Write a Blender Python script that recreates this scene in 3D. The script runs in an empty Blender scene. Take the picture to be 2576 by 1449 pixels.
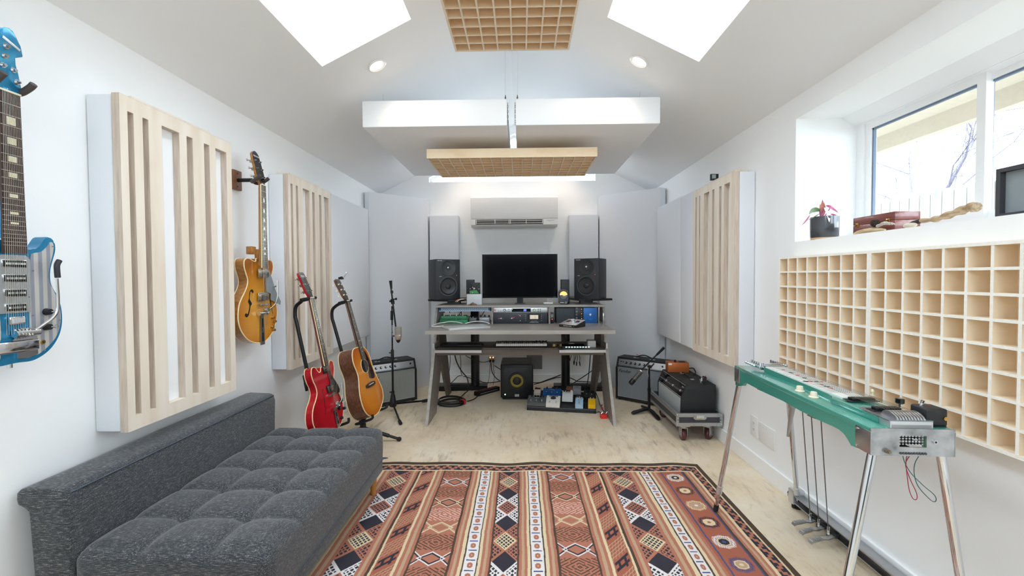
import bpy, bmesh, math, random
import numpy as np
from mathutils import Vector, Matrix, Euler
random.seed(7)
C = bpy.context.scene.collection
sc = bpy.context.scene
PI = math.pi
# ---------------------------------------------------------------- camera
FPX, CAMH = 1107.28, 1.225
PITCH, YAW, ROLL = 0.02616571, 0.021131, 0.00568607
cp, sp, cy, sy = math.cos(PITCH), math.sin(PITCH), math.cos(YAW), math.sin(YAW)
_f = Vector((-sy*cp, cy*cp, -sp)); _r = Vector((cy, sy, 0)); _d = _f.cross(_r)
c_, s_ = math.cos(ROLL), math.sin(ROLL)
CR, CD = c_*_r + s_*_d, -s_*_r + c_*_d
cam = bpy.data.objects.new('camera', bpy.data.cameras.new('camera'))
C.objects.link(cam); sc.camera = cam
m = Matrix((CR, -CD, -_f)).transposed().to_4x4(); m.translation = Vector((0, 0, CAMH))
cam.matrix_world = m
cam.data.sensor_width = 36; cam.data.lens = FPX*36/2576; cam.data.clip_start = 0.02
def ray(u, v):
    return CR*((u-1288)/FPX) + CD*((v-724.5)/FPX) + _f
def pt(u, v, y=None, x=None, z=None):
    """a photo pixel and one known world coordinate -> the real point"""
    d = ray(u, v); o = Vector((0, 0, CAMH))
    t = (y-o.y)/d.y if y is not None else (x-o.x)/d.x if x is not None else (z-o.z)/d.z
    return o + d*t
# ---------------------------------------------------------------- scene helpers
def thing(name, label, cat, loc=(0, 0, 0), rotz=0, group=None):
    o = bpy.data.objects.new(name, None); C.objects.link(o)
    o.empty_display_size = .05
    o.location = loc; o.rotation_euler = (0, 0, rotz)
    return tag(o, label, cat, group)
def tag(o, label, cat, group=None, kind=None):
    o['label'] = label; o['category'] = cat
    if group: o['group'] = group
    if kind: o['kind'] = kind
    return o
def finish(bm, name, mat, parent=None, smooth=None):
    me = bpy.data.meshes.new(name); bmesh.ops.recalc_face_normals(bm, faces=bm.faces)
    bm.to_mesh(me); bm.free()
    me.materials.append(mat)
    if smooth is not None:
        for p in me.polygons: p.use_smooth = True
        try: me.set_sharp_from_angle(angle=math.radians(smooth))
        except Exception: pass
    o = bpy.data.objects.new(name, me); C.objects.link(o)
    if parent is not None: o.parent = parent; LAST[parent.name] = o
    return o
LAST = {}
def last(p): return LAST[p.name]
def dup(root, loc=None, rotz=None, label=None):
    r = root.copy(); C.objects.link(r)
    if loc is not None: r.location = loc
    if rotz is not None: r.rotation_euler = (0, 0, rotz)
    if label: r['label'] = label
    for ch in list(root.children):
        c = ch.copy(); C.objects.link(c); c.parent = r
        for g in ch.children:
            d = g.copy(); C.objects.link(d); d.parent = c
    return r
I4 = Matrix.Identity(4)
class B:
    """collects shapes into one mesh"""
    def __init__(s, M=None): s.bm = bmesh.new(); s.M = M or I4
    def _tx(s, vs, M=None):
        T = s.M @ M if M is not None else s.M
        if T != I4: bmesh.ops.transform(s.bm, matrix=T, verts=vs)
    def box(s, a, b, bev=0, M=None, seg=2):
        a, b = Vector(a), Vector(b); c = (a+b)/2; d = Vector((abs(b.x-a.x), abs(b.y-a.y), abs(b.z-a.z)))
        g = bmesh.ops.create_cube(s.bm, size=1); vs = g['verts']
        for v in vs: v.co = Vector((v.co.x*d.x, v.co.y*d.y, v.co.z*d.z)) + c
        if bev > 0:
            bev = min(bev, min(d)*.49)
            es = list({e for v in vs for e in v.link_edges})
            r = bmesh.ops.bevel(s.bm, geom=es, offset=bev, segments=seg, affect='EDGES', profile=.5)
            vs = list({v for f in r['faces'] for v in f.verts} | {v for v in vs if v.is_valid})
        s._tx(vs, M); return s
    def prism(s, pts, h0, h1, axis='z', M=None, bev=0, seg=2):
        """polygon extruded from h0 to h1; axis z: (x,y), x: (y,z), y: (x,z)"""
        def mk(p, h):
            return {'z': (p[0], p[1], h), 'x': (h, p[0], p[1]), 'y': (p[0], h, p[1])}[axis]
        lo = [s.bm.verts.new(mk(p, h0)) for p in pts]; hi = [s.bm.verts.new(mk(p, h1)) for p in pts]
        f1 = s.bm.faces.new(lo[::-1]); f2 = s.bm.faces.new(hi)
        n = len(pts); sides = [s.bm.faces.new((lo[i], lo[(i+1) % n], hi[(i+1) % n], hi[i])) for i in range(n)]
        vs = lo+hi
        if bev > 0:
            es = [e for e in hi[0].link_edges]; es = list({e for f in (f2,) for e in f.edges} | ({e for e in f1.edges} if seg > 0 else set()))
            r = bmesh.ops.bevel(s.bm, geom=es, offset=bev, segments=abs(seg), affect='EDGES', profile=.5)
            vs = list({v for f in r['faces'] for v in f.verts} | {v for v in vs if v.is_valid})
        s._tx(vs, M); return s
    def cyl(s, p0, p1, r0, r1=None, n=16, M=None):
        p0, p1 = Vector(p0), Vector(p1); r1 = r0 if r1 is None else r1; d = p1-p0; L = d.length
        g = bmesh.ops.create_cone(s.bm, cap_ends=True, segments=n, radius1=r0, radius2=max(r1, 1e-5), depth=L)
        T = Matrix.Translation((p0+p1)/2) @ d.to_track_quat('Z', 'Y').to_matrix().to_4x4()
        bmesh.ops.transform(s.bm, matrix=T, verts=g['verts']); s._tx(g['verts'], M); return s
    def ball(s, c, r, n=12, M=None, sc=(1, 1, 1)):
        g = bmesh.ops.create_uvsphere(s.bm, u_segments=n, v_segments=max(6, n*2//3), radius=r)
        for v in g['verts']: v.co = Vector((v.co.x*sc[0], v.co.y*sc[1], v.co.z*sc[2])) + Vector(c)
        s._tx(g['verts'], M); return s
    def lathe(s, prof, n=24, M=None, cap=True):
        """(radius, height) profile around z"""
        rings = []
        for r, h in prof:
            rings.append([s.bm.verts.new((r*math.cos(2*PI*i/n), r*math.sin(2*PI*i/n), h)) for i in range(n)] if r > 1e-6 else [s.bm.verts.new((0, 0, h))])
        for a, b in zip(rings, rings[1:]):
            for i in range(n):
                j = (i+1) % n
                q = [a[i % len(a)], a[j % len(a)], b[j % len(b)], b[i % len(b)]]
                q = list(dict.fromkeys(q))
                if len(q) > 2: s.bm.faces.new(q)
        if cap and len(rings[0]) > 1: s.bm.faces.new(rings[0][::-1])
        if cap and len(rings[-1]) > 1: s.bm.faces.new(rings[-1])
        s._tx([v for r in rings for v in r], M); return s
    def tube(s, pts, r, n=8, closed=False, M=None, flat=1):
        pts = [Vector(p) for p in pts]; N = len(pts); rings = []
        rr = r if hasattr(r, '__len__') else [r]*N
        up = Vector((0, 0, 1)); prev = None
        for i, p in enumerate(pts):
            t = (pts[(i+1) % N]-pts[i-1]) if closed else (pts[min(i+1, N-1)]-pts[max(i-1, 0)])
            t = t.normalized() if t.length > 1e-9 else Vector((0, 0, 1))
            if prev is None:
                a = t.cross(up if abs(t.z) < .9 else Vector((1, 0, 0))).normalized()
            else:
                a = (prev - t*prev.dot(t)); a = a.normalized() if a.length > 1e-6 else t.orthogonal().normalized()
            prev = a; b = t.cross(a)
            rings.append([s.bm.verts.new(p + (a*math.cos(2*PI*k/n) + b*math.sin(2*PI*k/n)*flat)*rr[i]) for k in range(n)])
        for i in range(N if closed else N-1):
            A, Bq = rings[i], rings[(i+1) % N]
            for k in range(n):
                s.bm.faces.new((A[k], A[(k+1) % n], Bq[(k+1) % n], Bq[k]))
        if not closed:
            s.bm.faces.new(rings[0][::-1]); s.bm.faces.new(rings[-1])
        s._tx([v for q in rings for v in q], M); return s
    def quad(s, *p, M=None):
        vs = [s.bm.verts.new(x) for x in p]; s.bm.faces.new(vs); s._tx(vs, M); return s
    def grid(s, f, nu, nv):
        """f(i/nu, j/nv) -> point"""
        V = [[s.bm.verts.new(f(i/nu, j/nv)) for j in range(nv+1)] for i in range(nu+1)]
        for i in range(nu):
            for j in range(nv):
                s.bm.faces.new((V[i][j], V[i+1][j], V[i+1][j+1], V[i][j+1]))
        s._tx([v for r in V for v in r]); return s
    def put(s, name, mat, parent=None, smooth=None): return finish(s.bm, name, mat, parent, smooth)
def smooth_loop(pts, n=6, closed=True):
    """Catmull-Rom through 2-D or 3-D points"""
    P = [Vector(p) for p in pts]; N = len(P); out = []
    rng = range(N) if closed else range(N-1)
    for i in rng:
        if closed: a, b, c, d = P[i-1], P[i], P[(i+1) % N], P[(i+2) % N]
        else: a, b, c, d = P[max(i-1, 0)], P[i], P[i+1], P[min(i+2, N-1)]
        for k in range(n):
            t = k/n
            out.append(.5*((2*b) + (c-a)*t + (2*a-5*b+4*c-d)*t*t + (3*b-a-3*c+d)*t**3))
    if not closed: out.append(P[-1])
    return out
_tc = {}
def text(s, size, mat, parent, M, name='lettering', shear=0, extrude=.0004, spacing=1.0, align='CENTER'):
    cu = bpy.data.curves.new('t', 'FONT'); cu.body = s; cu.size = size; cu.extrude = extrude; cu.shear = shear
    cu.align_x = align; cu.align_y = 'CENTER'; cu.space_character = spacing; cu.resolution_u = 2
    o = bpy.data.objects.new('t', cu); C.objects.link(o)
    dg = bpy.context.evaluated_depsgraph_get(); dg.update()
    me = bpy.data.meshes.new_from_object(o.evaluated_get(dg))
    bpy.data.objects.remove(o); bpy.data.curves.remove(cu)
    me.transform(M); me.materials.clear(); me.materials.append(mat); me.name = name
    r = bpy.data.objects.new(name, me); C.objects.link(r); r.parent = parent
    return r
def frame_m(o, ex, ey):
    """matrix with local x along ex, local y along ey, origin o"""
    ex = Vector(ex).normalized(); ey = Vector(ey); ey = (ey - ex*ey.dot(ex)).normalized(); ez = ex.cross(ey)
    M = Matrix((ex, ey, ez)).transposed().to_4x4(); M.translation = Vector(o); return M
def front(x, y, z): return frame_m((x, y, z), (1, 0, 0), (0, 0, 1))      # text read from the camera side
# ---------------------------------------------------------------- materials
def lin(c):
    if isinstance(c, str):
        c = [int(c[i:i+2], 16)/255 for i in (0, 2, 4)]
        c = [x/12.92 if x <= .04045 else ((x+.055)/1.055)**2.4 for x in c]
    return (*c[:3], 1)
MATS = {}
def mat(name, col, rough=.5, metal=0, var=.04, vs=40, bump=0, bs=200, emit=0, coat=0, alpha=None, spec=None, stretch=(1, 1, 1), sheen=0):
    if name in MATS: return MATS[name]
    m = bpy.data.materials.new(name); m.use_nodes = True; nt = m.node_tree; N = nt.nodes; L = nt.links
    b = N['Principled BSDF']; MATS[name] = m
    c = lin(col); b.inputs['Roughness'].default_value = rough; b.inputs['Metallic'].default_value = metal
    b.inputs['Coat Weight'].default_value = coat; b.inputs['Sheen Weight'].default_value = sheen
    if spec is not None: b.inputs['Specular IOR Level'].default_value = spec
    tc = N.new('ShaderNodeTexCoord'); mp = N.new('ShaderNodeMapping'); mp.inputs['Scale'].default_value = stretch
    L.new(tc.outputs['Object'], mp.inputs['Vector'])
    nz = N.new('ShaderNodeTexNoise'); nz.inputs['Scale'].default_value = vs; nz.inputs['Detail'].default_value = 3
    L.new(mp.outputs['Vector'], nz.inputs['Vector'])
    mx = N.new('ShaderNodeMix'); mx.data_type = 'RGBA'
    mx.inputs['A'].default_value = tuple(max(0, x*(1-var*2)) for x in c[:3])+(1,)
    mx.inputs['B'].default_value = tuple(min(1, x*(1+var*2)) for x in c[:3])+(1,)
    L.new(nz.outputs['Fac'], mx.inputs['Factor']); L.new(mx.outputs['Result'], b.inputs['Base Color'])
    if emit:
        b.inputs['Emission Color'].default_value = c; b.inputs['Emission Strength'].default_value = emit
    if bump:
        n2 = N.new('ShaderNodeTexNoise'); n2.inputs['Scale'].default_value = bs; n2.inputs['Detail'].default_value = 2
        L.new(mp.outputs['Vector'], n2.inputs['Vector'])
        bp = N.new('ShaderNodeBump'); bp.inputs['Strength'].default_value = bump; bp.inputs['Distance'].default_value = .002
        L.new(n2.outputs['Fac'], bp.inputs['Height']); L.new(bp.outputs['Normal'], b.inputs['Normal'])
    if alpha is not None: b.inputs['Alpha'].default_value = alpha
    return m
def ramp_mat(name, stops, scale=6, detail=6, stretch=(1, 1, 1), rough=.5, metal=0, bump=0, dist=0, coat=0, kind='noise', sheen=0, bumpd=.002):
    """noise (or wave) through a colour ramp"""
    m = bpy.data.materials.new(name); m.use_nodes = True; nt = m.node_tree; N = nt.nodes; L = nt.links; MATS[name] = m
    b = N['Principled BSDF']; b.inputs['Roughness'].default_value = rough; b.inputs['Metallic'].default_value = metal
    b.inputs['Coat Weight'].default_value = coat; b.inputs['Sheen Weight'].default_value = sheen
    tc = N.new('ShaderNodeTexCoord'); mp = N.new('ShaderNodeMapping'); mp.inputs['Scale'].default_value = stretch
    L.new(tc.outputs['Object'], mp.inputs['Vector'])
    if kind == 'noise':
        nz = N.new('ShaderNodeTexNoise'); nz.inputs['Detail'].default_value = detail; nz.inputs['Distortion'].default_value = dist
    else:
        nz = N.new('ShaderNodeTexWave'); nz.inputs['Distortion'].default_value = dist; nz.inputs['Detail'].default_value = detail
        nz.bands_direction = kind
    nz.inputs['Scale'].default_value = scale; L.new(mp.outputs['Vector'], nz.inputs['Vector'])
    r = N.new('ShaderNodeValToRGB'); e = r.color_ramp.elements
    while len(e) < len(stops): e.new(.5)
    for k, (p, c) in enumerate(stops): e[k].position = p; e[k].color = lin(c)
    L.new(nz.outputs['Fac'], r.inputs['Fac']); L.new(r.outputs['Color'], b.inputs['Base Color'])
    if bump:
        bp = N.new('ShaderNodeBump'); bp.inputs['Strength'].default_value = bump; bp.inputs['Distance'].default_value = bumpd
        L.new(nz.outputs['Fac'], bp.inputs['Height']); L.new(bp.outputs['Normal'], b.inputs['Normal'])
    return m
def glass_mat(name, tint=(1, 1, 1), rough=0, refl=.06):
    """thin pane: mostly straight through with a little mirror"""
    m = bpy.data.materials.new(name); m.use_nodes = True; nt = m.node_tree; N = nt.nodes; L = nt.links; MATS[name] = m
    N.remove(N['Principled BSDF']); out = N['Material Output']
    t = N.new('ShaderNodeBsdfTransparent'); t.inputs['Color'].default_value = (*tint, 1)
    g = N.new('ShaderNodeBsdfGlossy'); g.inputs['Roughness'].default_value = rough
    lw = N.new('ShaderNodeLayerWeight'); lw.inputs['Blend'].default_value = .5
    pw = N.new('ShaderNodeMath'); pw.operation = 'POWER'; pw.inputs[1].default_value = 5; L.new(lw.outputs['Facing'], pw.inputs[0])
    fr = N.new('ShaderNodeMath'); fr.operation = 'MULTIPLY_ADD'; fr.inputs[1].default_value = .6; fr.inputs[2].default_value = refl*.5; L.new(pw.outputs[0], fr.inputs[0])
    mx = N.new('ShaderNodeMixShader')
    L.new(fr.outputs[0], mx.inputs['Fac']); L.new(t.outputs['BSDF'], mx.inputs[1]); L.new(g.outputs['BSDF'], mx.inputs[2])
    L.new(mx.outputs['Shader'], out.inputs['Surface']); return m
WALL = mat('white_wall_paint', 'f5f6f7', .65, var=.006, vs=3, bump=.05, bs=260)
CEIL = mat('white_ceiling_paint', 'f3f4f5', .7, var=.006, vs=3, bump=.05, bs=260)
TRIM = mat('white_trim_gloss', 'f5f6f6', .35, var=.01)
FABW = mat('white_absorber_fabric', 'e3e5ea', .9, var=.02, vs=500, bump=.25, bs=900)
SLOTW = mat('bright_absorber_fabric', 'f4f5f7', .9, var=.01, vs=500)
BIRCH = ramp_mat('pale_birch_plywood', [(.25, 'dfcdb8'), (.5, 'e9dccb'), (.8, 'efe5d8')], 3, 5, (6, 6, .7), rough=.5, bump=.04)
BIRCHE = ramp_mat('birch_plywood_edge', [(.3, 'bcab9a'), (.5, 'cbbbab'), (.75, 'd8cabb')], 12, 4, (8, 8, .6), rough=.6)
CELL = ramp_mat('birch_cell_panel', [(.2, 'ead4b4'), (.5, 'f3e1c6'), (.85, 'f7ead5')], 3, 5, (5, 1, 5), rough=.55)
CELLE = mat('birch_cell_edge', 'f7f1e8', .55, var=.05, vs=80)
TANW = ramp_mat('tan_plywood', [(.2, 'e6c69c'), (.5, 'efd5b0'), (.85, 'f2dec0')], 3, 5, (2, 8, 5), rough=.5)
TANE = mat('tan_plywood_edge', 'f0e3d0', .55, var=.05, vs=80)
BLACK = mat('black_plastic', '16171a', .45, var=.05)
BLKM = mat('black_painted_metal', '17181b', .35, .2, var=.03)
BLKR = mat('black_rubber', '1b1b1c', .8, var=.04)
CHROME = mat('chrome', 'd8dade', .08, 1, var=.01)
STEEL = mat('brushed_steel', 'b9babd', .3, 1, var=.05, vs=30, stretch=(1, 8, 8))
SILV = mat('silver_aluminium', 'd3d5d8', .35, .85, var=.02)
WHITEP = mat('white_plastic', 'eeeeec', .35, var=.01)
GREY = mat('grey_plastic', '7b7d80', .5, var=.03)
TEXTW = mat('white_lettering', 'e8e8e6', .5, var=0)
TEXTK = mat('dark_lettering', '222226', .5, var=0)
GLASS = glass_mat('window_glass')
GOLD = mat('gold_metal', 'c9a257', .25, 1, var=.03)
IVORY = mat('ivory_plastic', 'e9dfc6', .35, var=.02)
RED = mat('red_plastic', 'c8241c', .4, var=.03)
# ================================================================ room
XL, XR, YB, YN = -1.62, 1.478, 5.05, -2.7
XC, EZ, SL = -.071, 2.178, .5
RZ = EZ + SL*1.549
def struct(b, name, m, parent=None):
    o = b.put(name, m, parent)
    if parent is None: o['kind'] = 'structure'
    return o
def roofz(x): return RZ - SL*abs(x-XC)
FLOOR = bpy.data.materials.new('worn_beige_floor')
def _floor():
    m = FLOOR; m.use_nodes = True; nt = m.node_tree; N = nt.nodes; L = nt.links; b = N['Principled BSDF']
    tc = N.new('ShaderNodeTexCoord')
    def noise(scale, detail, st, rough=.5, loc=(0, 0, 0)):
        mp = N.new('ShaderNodeMapping'); mp.inputs['Scale'].default_value = st; mp.inputs['Location'].default_value = loc
        mp.inputs['Rotation'].default_value = (0, 0, -.12)
        L.new(tc.outputs['Object'], mp.inputs['Vector'])
        n = N.new('ShaderNodeTexNoise'); n.inputs['Scale'].default_value = scale; n.inputs['Detail'].default_value = detail
        n.inputs['Roughness'].default_value = rough; L.new(mp.outputs['Vector'], n.inputs['Vector']); return n
    def ramp(n, st):
        r = N.new('ShaderNodeValToRGB'); e = r.color_ramp.elements
        while len(e) < len(st): e.new(.5)
        for k, (p, c) in enumerate(st): e[k].position = p; e[k].color = lin(c)
        L.new(n.outputs['Fac'], r.inputs['Fac']); return r
    base = ramp(noise(2.2, 6, (1, 1, 1), .6), [(.3, 'dbc7a8'), (.5, 'ead8bc'), (.7, 'f2e6d2')])
    streak = ramp(noise(3, 9, (6.5, 1.3, 1), .74, (3, 1, 0)), [(.44, '000000'), (.52, '4a4a4a'), (.62, 'b8b8b8')])
    patch = ramp(noise(1.6, 4, (1, 1, 1), .5, (5.3, 2.2, 0)), [(.45, '080808'), (.58, 'ffffff')])
    mul = N.new('ShaderNodeMix'); mul.data_type = 'RGBA'; mul.blend_type = 'MULTIPLY'; mul.inputs['Factor'].default_value = 1
    L.new(streak.outputs['Color'], mul.inputs['A']); L.new(patch.outputs['Color'], mul.inputs['B'])
    mx = N.new('ShaderNodeMix'); mx.data_type = 'RGBA'; L.new(mul.outputs['Result'], mx.inputs['Factor'])
    L.new(base.outputs['Color'], mx.inputs['A']); mx.inputs['B'].default_value = lin('7d6853')
    fine = ramp(noise(34, 9, (1, .35, 1), .78, (0, 4, 0)), [(.53, '000000'), (.68, '909090')])
    mx2 = N.new('ShaderNodeMix'); mx2.data_type = 'RGBA'; L.new(fine.outputs['Color'], mx2.inputs['Factor'])
    L.new(mx.outputs['Result'], mx2.inputs['A']); mx2.inputs['B'].default_value = lin('85705b')
    L.new(mx2.outputs['Result'], b.inputs['Base Color']); b.inputs['Roughness'].default_value = .5
_floor()
struct(B().box((XL-.3, YN-.2, -.1), (XR+.3, YB+.15, 0)), 'floor', FLOOR)
# left wall and right wall (right wall carries the deep window niche)
struct(B().box((XL-.15, YN, 0), (XL, YB+.15, EZ+.02)), 'wall_left', WALL)
NY0, NY1, NZ0, NZ1, NX = .62, 2.415, 1.403, 2.06, 1.80
w = B(); T = .36
w.box((XR, YN, 0), (XR+T, YB+.15, NZ0)); w.box((XR, YN, NZ1), (XR+T, YB+.15, EZ+.02))
w.box((XR, NY1, NZ0), (XR+T, YB+.15, NZ1)); w.box((XR, YN, NZ0), (XR+T, NY0, NZ1))
struct(w, 'wall_right', WALL)
# far gable wall with its high window
WX0, WX1, WZ0 = -1.051, .847, 2.307
def gable(y0, y1, hole, name):
    b = B()
    xs = [XL-.02, WX0, XC, WX1, XR+.02] if hole else [XL-.02, XC, XR+.02]
    if hole:
        for a, c in ((XL-.02, WX0), (WX1, XR+.02)):
            b.prism([(a, 0), (c, 0), (c, roofz(c)+.04), (a, roofz(a)+.04)], y0, y1, 'y')
        b.prism([(WX0, 0), (WX1, 0), (WX1, WZ0), (WX0, WZ0)], y0, y1, 'y')
        # band under the roof slope above the window
        d = .10
        b.prism([(WX0, roofz(WX0)-d), (XC, RZ-d), (XC, RZ+.04), (WX0, roofz(WX0)+.04)], y0, y1, 'y')
        b.prism([(XC, RZ-d), (WX1, roofz(WX1)-d), (WX1, roofz(WX1)+.04), (XC, RZ+.04)], y0, y1, 'y')
    else:
        # near gable, behind the camera: added dark door below, added clerestory above for fill light
        gx0, gx1, gz = -1.25, 1.10, 1.98
        b.prism([(XL-.02, 0), (gx0, 0), (gx0, roofz(gx0)), (XL-.02, roofz(XL))], y0, y1, 'y'); b.prism([(gx1, 0), (XR+.02, 0), (XR+.02, roofz(XR)), (gx1, roofz(gx1))], y0, y1, 'y')
        b.box((gx0, y0, 0), (gx1, y1, gz))
    return struct(b, name, WALL)
gable(YB, YB+.15, True, 'wall_back'); gable(YN-.12, YN, False, 'wall_front')
dr = struct(B().box((-1.0, YN, 0), (-.04, YN+.04, 1.9), .004).box((-.03, YN, 0), (.93, YN+.04, 1.9), .004), 'added_dark_door', mat('dark_slate_door', '3a3d42', .5))  # unseen dark door, added to keep the screen's reflection dark
for x in (-.10, .03): B().cyl((x, YN+.04, .95), (x, YN+.08, .95), .02, n=16).put('door_handle', STEEL, dr, 40)
fw = B(); fw.box((-1.25, YN-.08, 1.98), (1.10, YN-.04, 2.02)); fw.box((XC-.02, YN-.08, 2.02), (XC+.02, YN-.04, RZ)); cw = struct(fw, 'window_7', TRIM)  # unseen clerestory, added to send fill light down the room
B().quad((-1.25, YN-.06, 2.0), (1.10, YN-.06, 2.0), (1.10, YN-.06, roofz(1.1)), (XC, YN-.06, RZ), (-1.25, YN-.06, roofz(-1.25))).put('pane', GLASS, cw)
# sloped ceiling halves, each with one real skylight well and one added unseen
def slope(side):
    s = -1 if side == 'left' else 1
    xe = (XL-.15) if s < 0 else (XR+.36)
    hx0, hx1 = (-1.126, -.615) if s < 0 else (.490, .998)
    holes = [(-1.6, -.2), (1.2, 2.512)]  # first well lies behind the camera, added to brighten the room
    b = B(); th = .26; res = []
    def slab(xa, xb, ya, yb):
        b.prism([(xa, roofz(xa)), (xb, roofz(xb)), (xb, roofz(xb)+th), (xa, roofz(xa)+th)], ya, yb, 'y')
    a0, a1 = (xe, XC) if s < 0 else (XC, xe)
    slab(a0, hx0, YN-.12, YB+.15); slab(hx1, a1, YN-.12, YB+.15)
    ys = [YN-.12, holes[0][0], holes[0][1], holes[1][0], holes[1][1], YB+.15]
    for i in (0, 2, 4): slab(hx0, hx1, ys[i], ys[i+1])
    o = struct(b, 'ceiling', CEIL)
    for k, (hy0, hy1) in enumerate(holes):
        f = B(); zt = th
        def rim(xa, xb, ya, yb):
            f.prism([(xa, roofz(xa)+zt), (xb, roofz(xb)+zt), (xb, roofz(xb)+zt+.05), (xa, roofz(xa)+zt+.05)], ya, yb, 'y')
        e = .035
        rim(hx0-e, hx0, hy0-e, hy1+e); rim(hx1, hx1+e, hy0-e, hy1+e); rim(hx0, hx1, hy0-e, hy0); rim(hx0, hx1, hy1, hy1+e)
        sk = struct(f, 'window_%d' % ((2 if s < 0 else 3)+3*(1-k)), TRIM)
        p = B(); z1 = zt+.03
        p.quad((hx0, hy0, roofz(hx0)+z1), (hx1, hy0, roofz(hx1)+z1), (hx1, hy1, roofz(hx1)+z1), (hx0, hy1, roofz(hx0)+z1))
        p.put('pane', GLASS, sk); res.append((hx0, hx1, hy0, hy1, th, s))
    return res
SK = slope('left')+slope('right')
# far window: frame and pane
f = B(); d = .10; g = .03
f.prism([(WX0, WZ0), (WX0+g, WZ0), (WX0+g, roofz(WX0+g)-d), (WX0, roofz(WX0)-d)], YB+.07, YB+.11, 'y')
f.prism([(WX1-g, WZ0), (WX1, WZ0), (WX1, roofz(WX1)-d), (WX1-g, roofz(WX1-g)-d)], YB+.07, YB+.11, 'y')
f.box((WX0+g, YB+.072, WZ0), (WX1-g, YB+.108, WZ0+.02))
f.prism([(WX0+g, roofz(WX0+g)-d-g), (XC, RZ-d-g), (XC, RZ-d), (WX0+g, roofz(WX0+g)-d)], YB+.072, YB+.108, 'y')
f.prism([(XC, RZ-d-g), (WX1-g, roofz(WX1-g)-d-g), (WX1-g, roofz(WX1-g)-d), (XC, RZ-d)], YB+.072, YB+.108, 'y')
bw = struct(f, 'window_4', TRIM)
B().quad((WX0, YB+.09, WZ0), (WX1, YB+.09, WZ0), (WX1, YB+.09, roofz(WX1)-d), (XC, YB+.09, RZ-d), (WX0, YB+.09, roofz(WX0)-d)).put('pane', GLASS, bw)
# side window: outer frame, two sashes, panes
ux = NX
f = B(); z0, z1 = NZ0, NZ1
f.box((ux, NY0, z0), (ux+.06, NY1, z0+.035)); f.box((ux, NY0, z1-.045), (ux+.06, NY1, z1))
f.box((ux, NY1-.045, z0+.035), (ux+.06, NY1, z1-.045)); f.box((ux, NY0, z0+.035), (ux+.06, NY0+.045, z1-.045))
win = struct(f, 'window_1', TRIM)
ym = 1.80
def sash(x0, ya, yb, zt):
    s = B(); t = .035
    s.box((x0, ya, z0+.035), (x0+.03, yb, z0+.035+t)); s.box((x0, ya, zt-t), (x0+.03, yb, zt))
    s.box((x0, ya, z0+.035+t), (x0+.03, ya+t, zt-t)); s.box((x0, yb-t, z0+.035+t), (x0+.03, yb, zt-t))
    o = s.put('sash', TRIM, win)
    gk = B(); q = .008; a, c, e, h = ya+t, yb-t, z0+.035+t, zt-t
    for (p0, p1) in (((x0+.008, a, e), (x0+.022, a+q, h)), ((x0+.008, c-q, e), (x0+.022, c, h)), ((x0+.008, a, h-q), (x0+.022, c, h))):
        gk.box(p0, p1)
    gk.put('gasket', mat('grey_gasket', '6f7f96', .6), o)
    B().quad((x0+.015, a, e), (x0+.015, c, e), (x0+.015, c, h), (x0+.015, a, h)).put('pane', GLASS, o)
sash(ux+.012, ym-.03, NY1-.045, z1-.045); sash(ux+.03, NY0+.045, ym+.02, z1-.045)
# baseboards
bz = .098
struct(B().box((XR-.014, YN, 0), (XR, YB, bz), .003), 'baseboard_right', TRIM)
struct(B().box((XL, YN, 0), (XL+.014, YB, bz), .003), 'baseboard_left', TRIM)
struct(B().box((XL, YB-.014, 0), (XR, YB, bz), .003), 'baseboard_back', TRIM)
# ---------------------------------------------------------------- outside the window
GROUND = ramp_mat('winter_grass', [(.3, '6a6860'), (.6, '858176')], 8, 5, rough=.9)
g = B(); g.box((XR+.5, -6, -.12), (16, 16, -.1)); g.box((-16, YB+.3, -.12), (XR+.5, 16, -.1)); g.box((-16, -16, -.12), (16, YN-.3, -.1)); g.box((-16, YN-.3, -.12), (XL-.4, YB+.3, -.1))
tag(g.put('lawn', GROUND), 'pale winter ground outside beyond the side window', 'ground', kind='structure')
FEN = ramp_mat('weathered_fence_wood', [(.2, '605e58'), (.5, '7d7b74'), (.8, '8c8a83')], 2, 6, (1, 6, 1), rough=.8)
fx = 5.0; fr = thing('picket_fence', 'weathered dog eared picket fence outside the side window', 'fence', (fx, 4.5, -.1))
bb = B(); bb.box((.03, -3.6, .4), (.07, 4.2, .49)); bb.box((.03, -3.6, 1.9), (.07, 4.2, 1.99)); bb.put('rail', FEN, fr)
for i in range(38):
    y = 4.1-i*.147; h = 2.34 + random.uniform(-.012, .012); wd = .138
    B().prism([(y, 0), (y+wd, 0), (y+wd, h-.035), (y+wd-.035, h), (y+.035, h), (y, h-.035)], 0, .02, 'x').put('picket', FEN, fr)
BARK = ramp_mat('bare_branch_bark', [(.3, '55515f'), (.7, '726e7c')], 20, 4, rough=.9)
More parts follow.
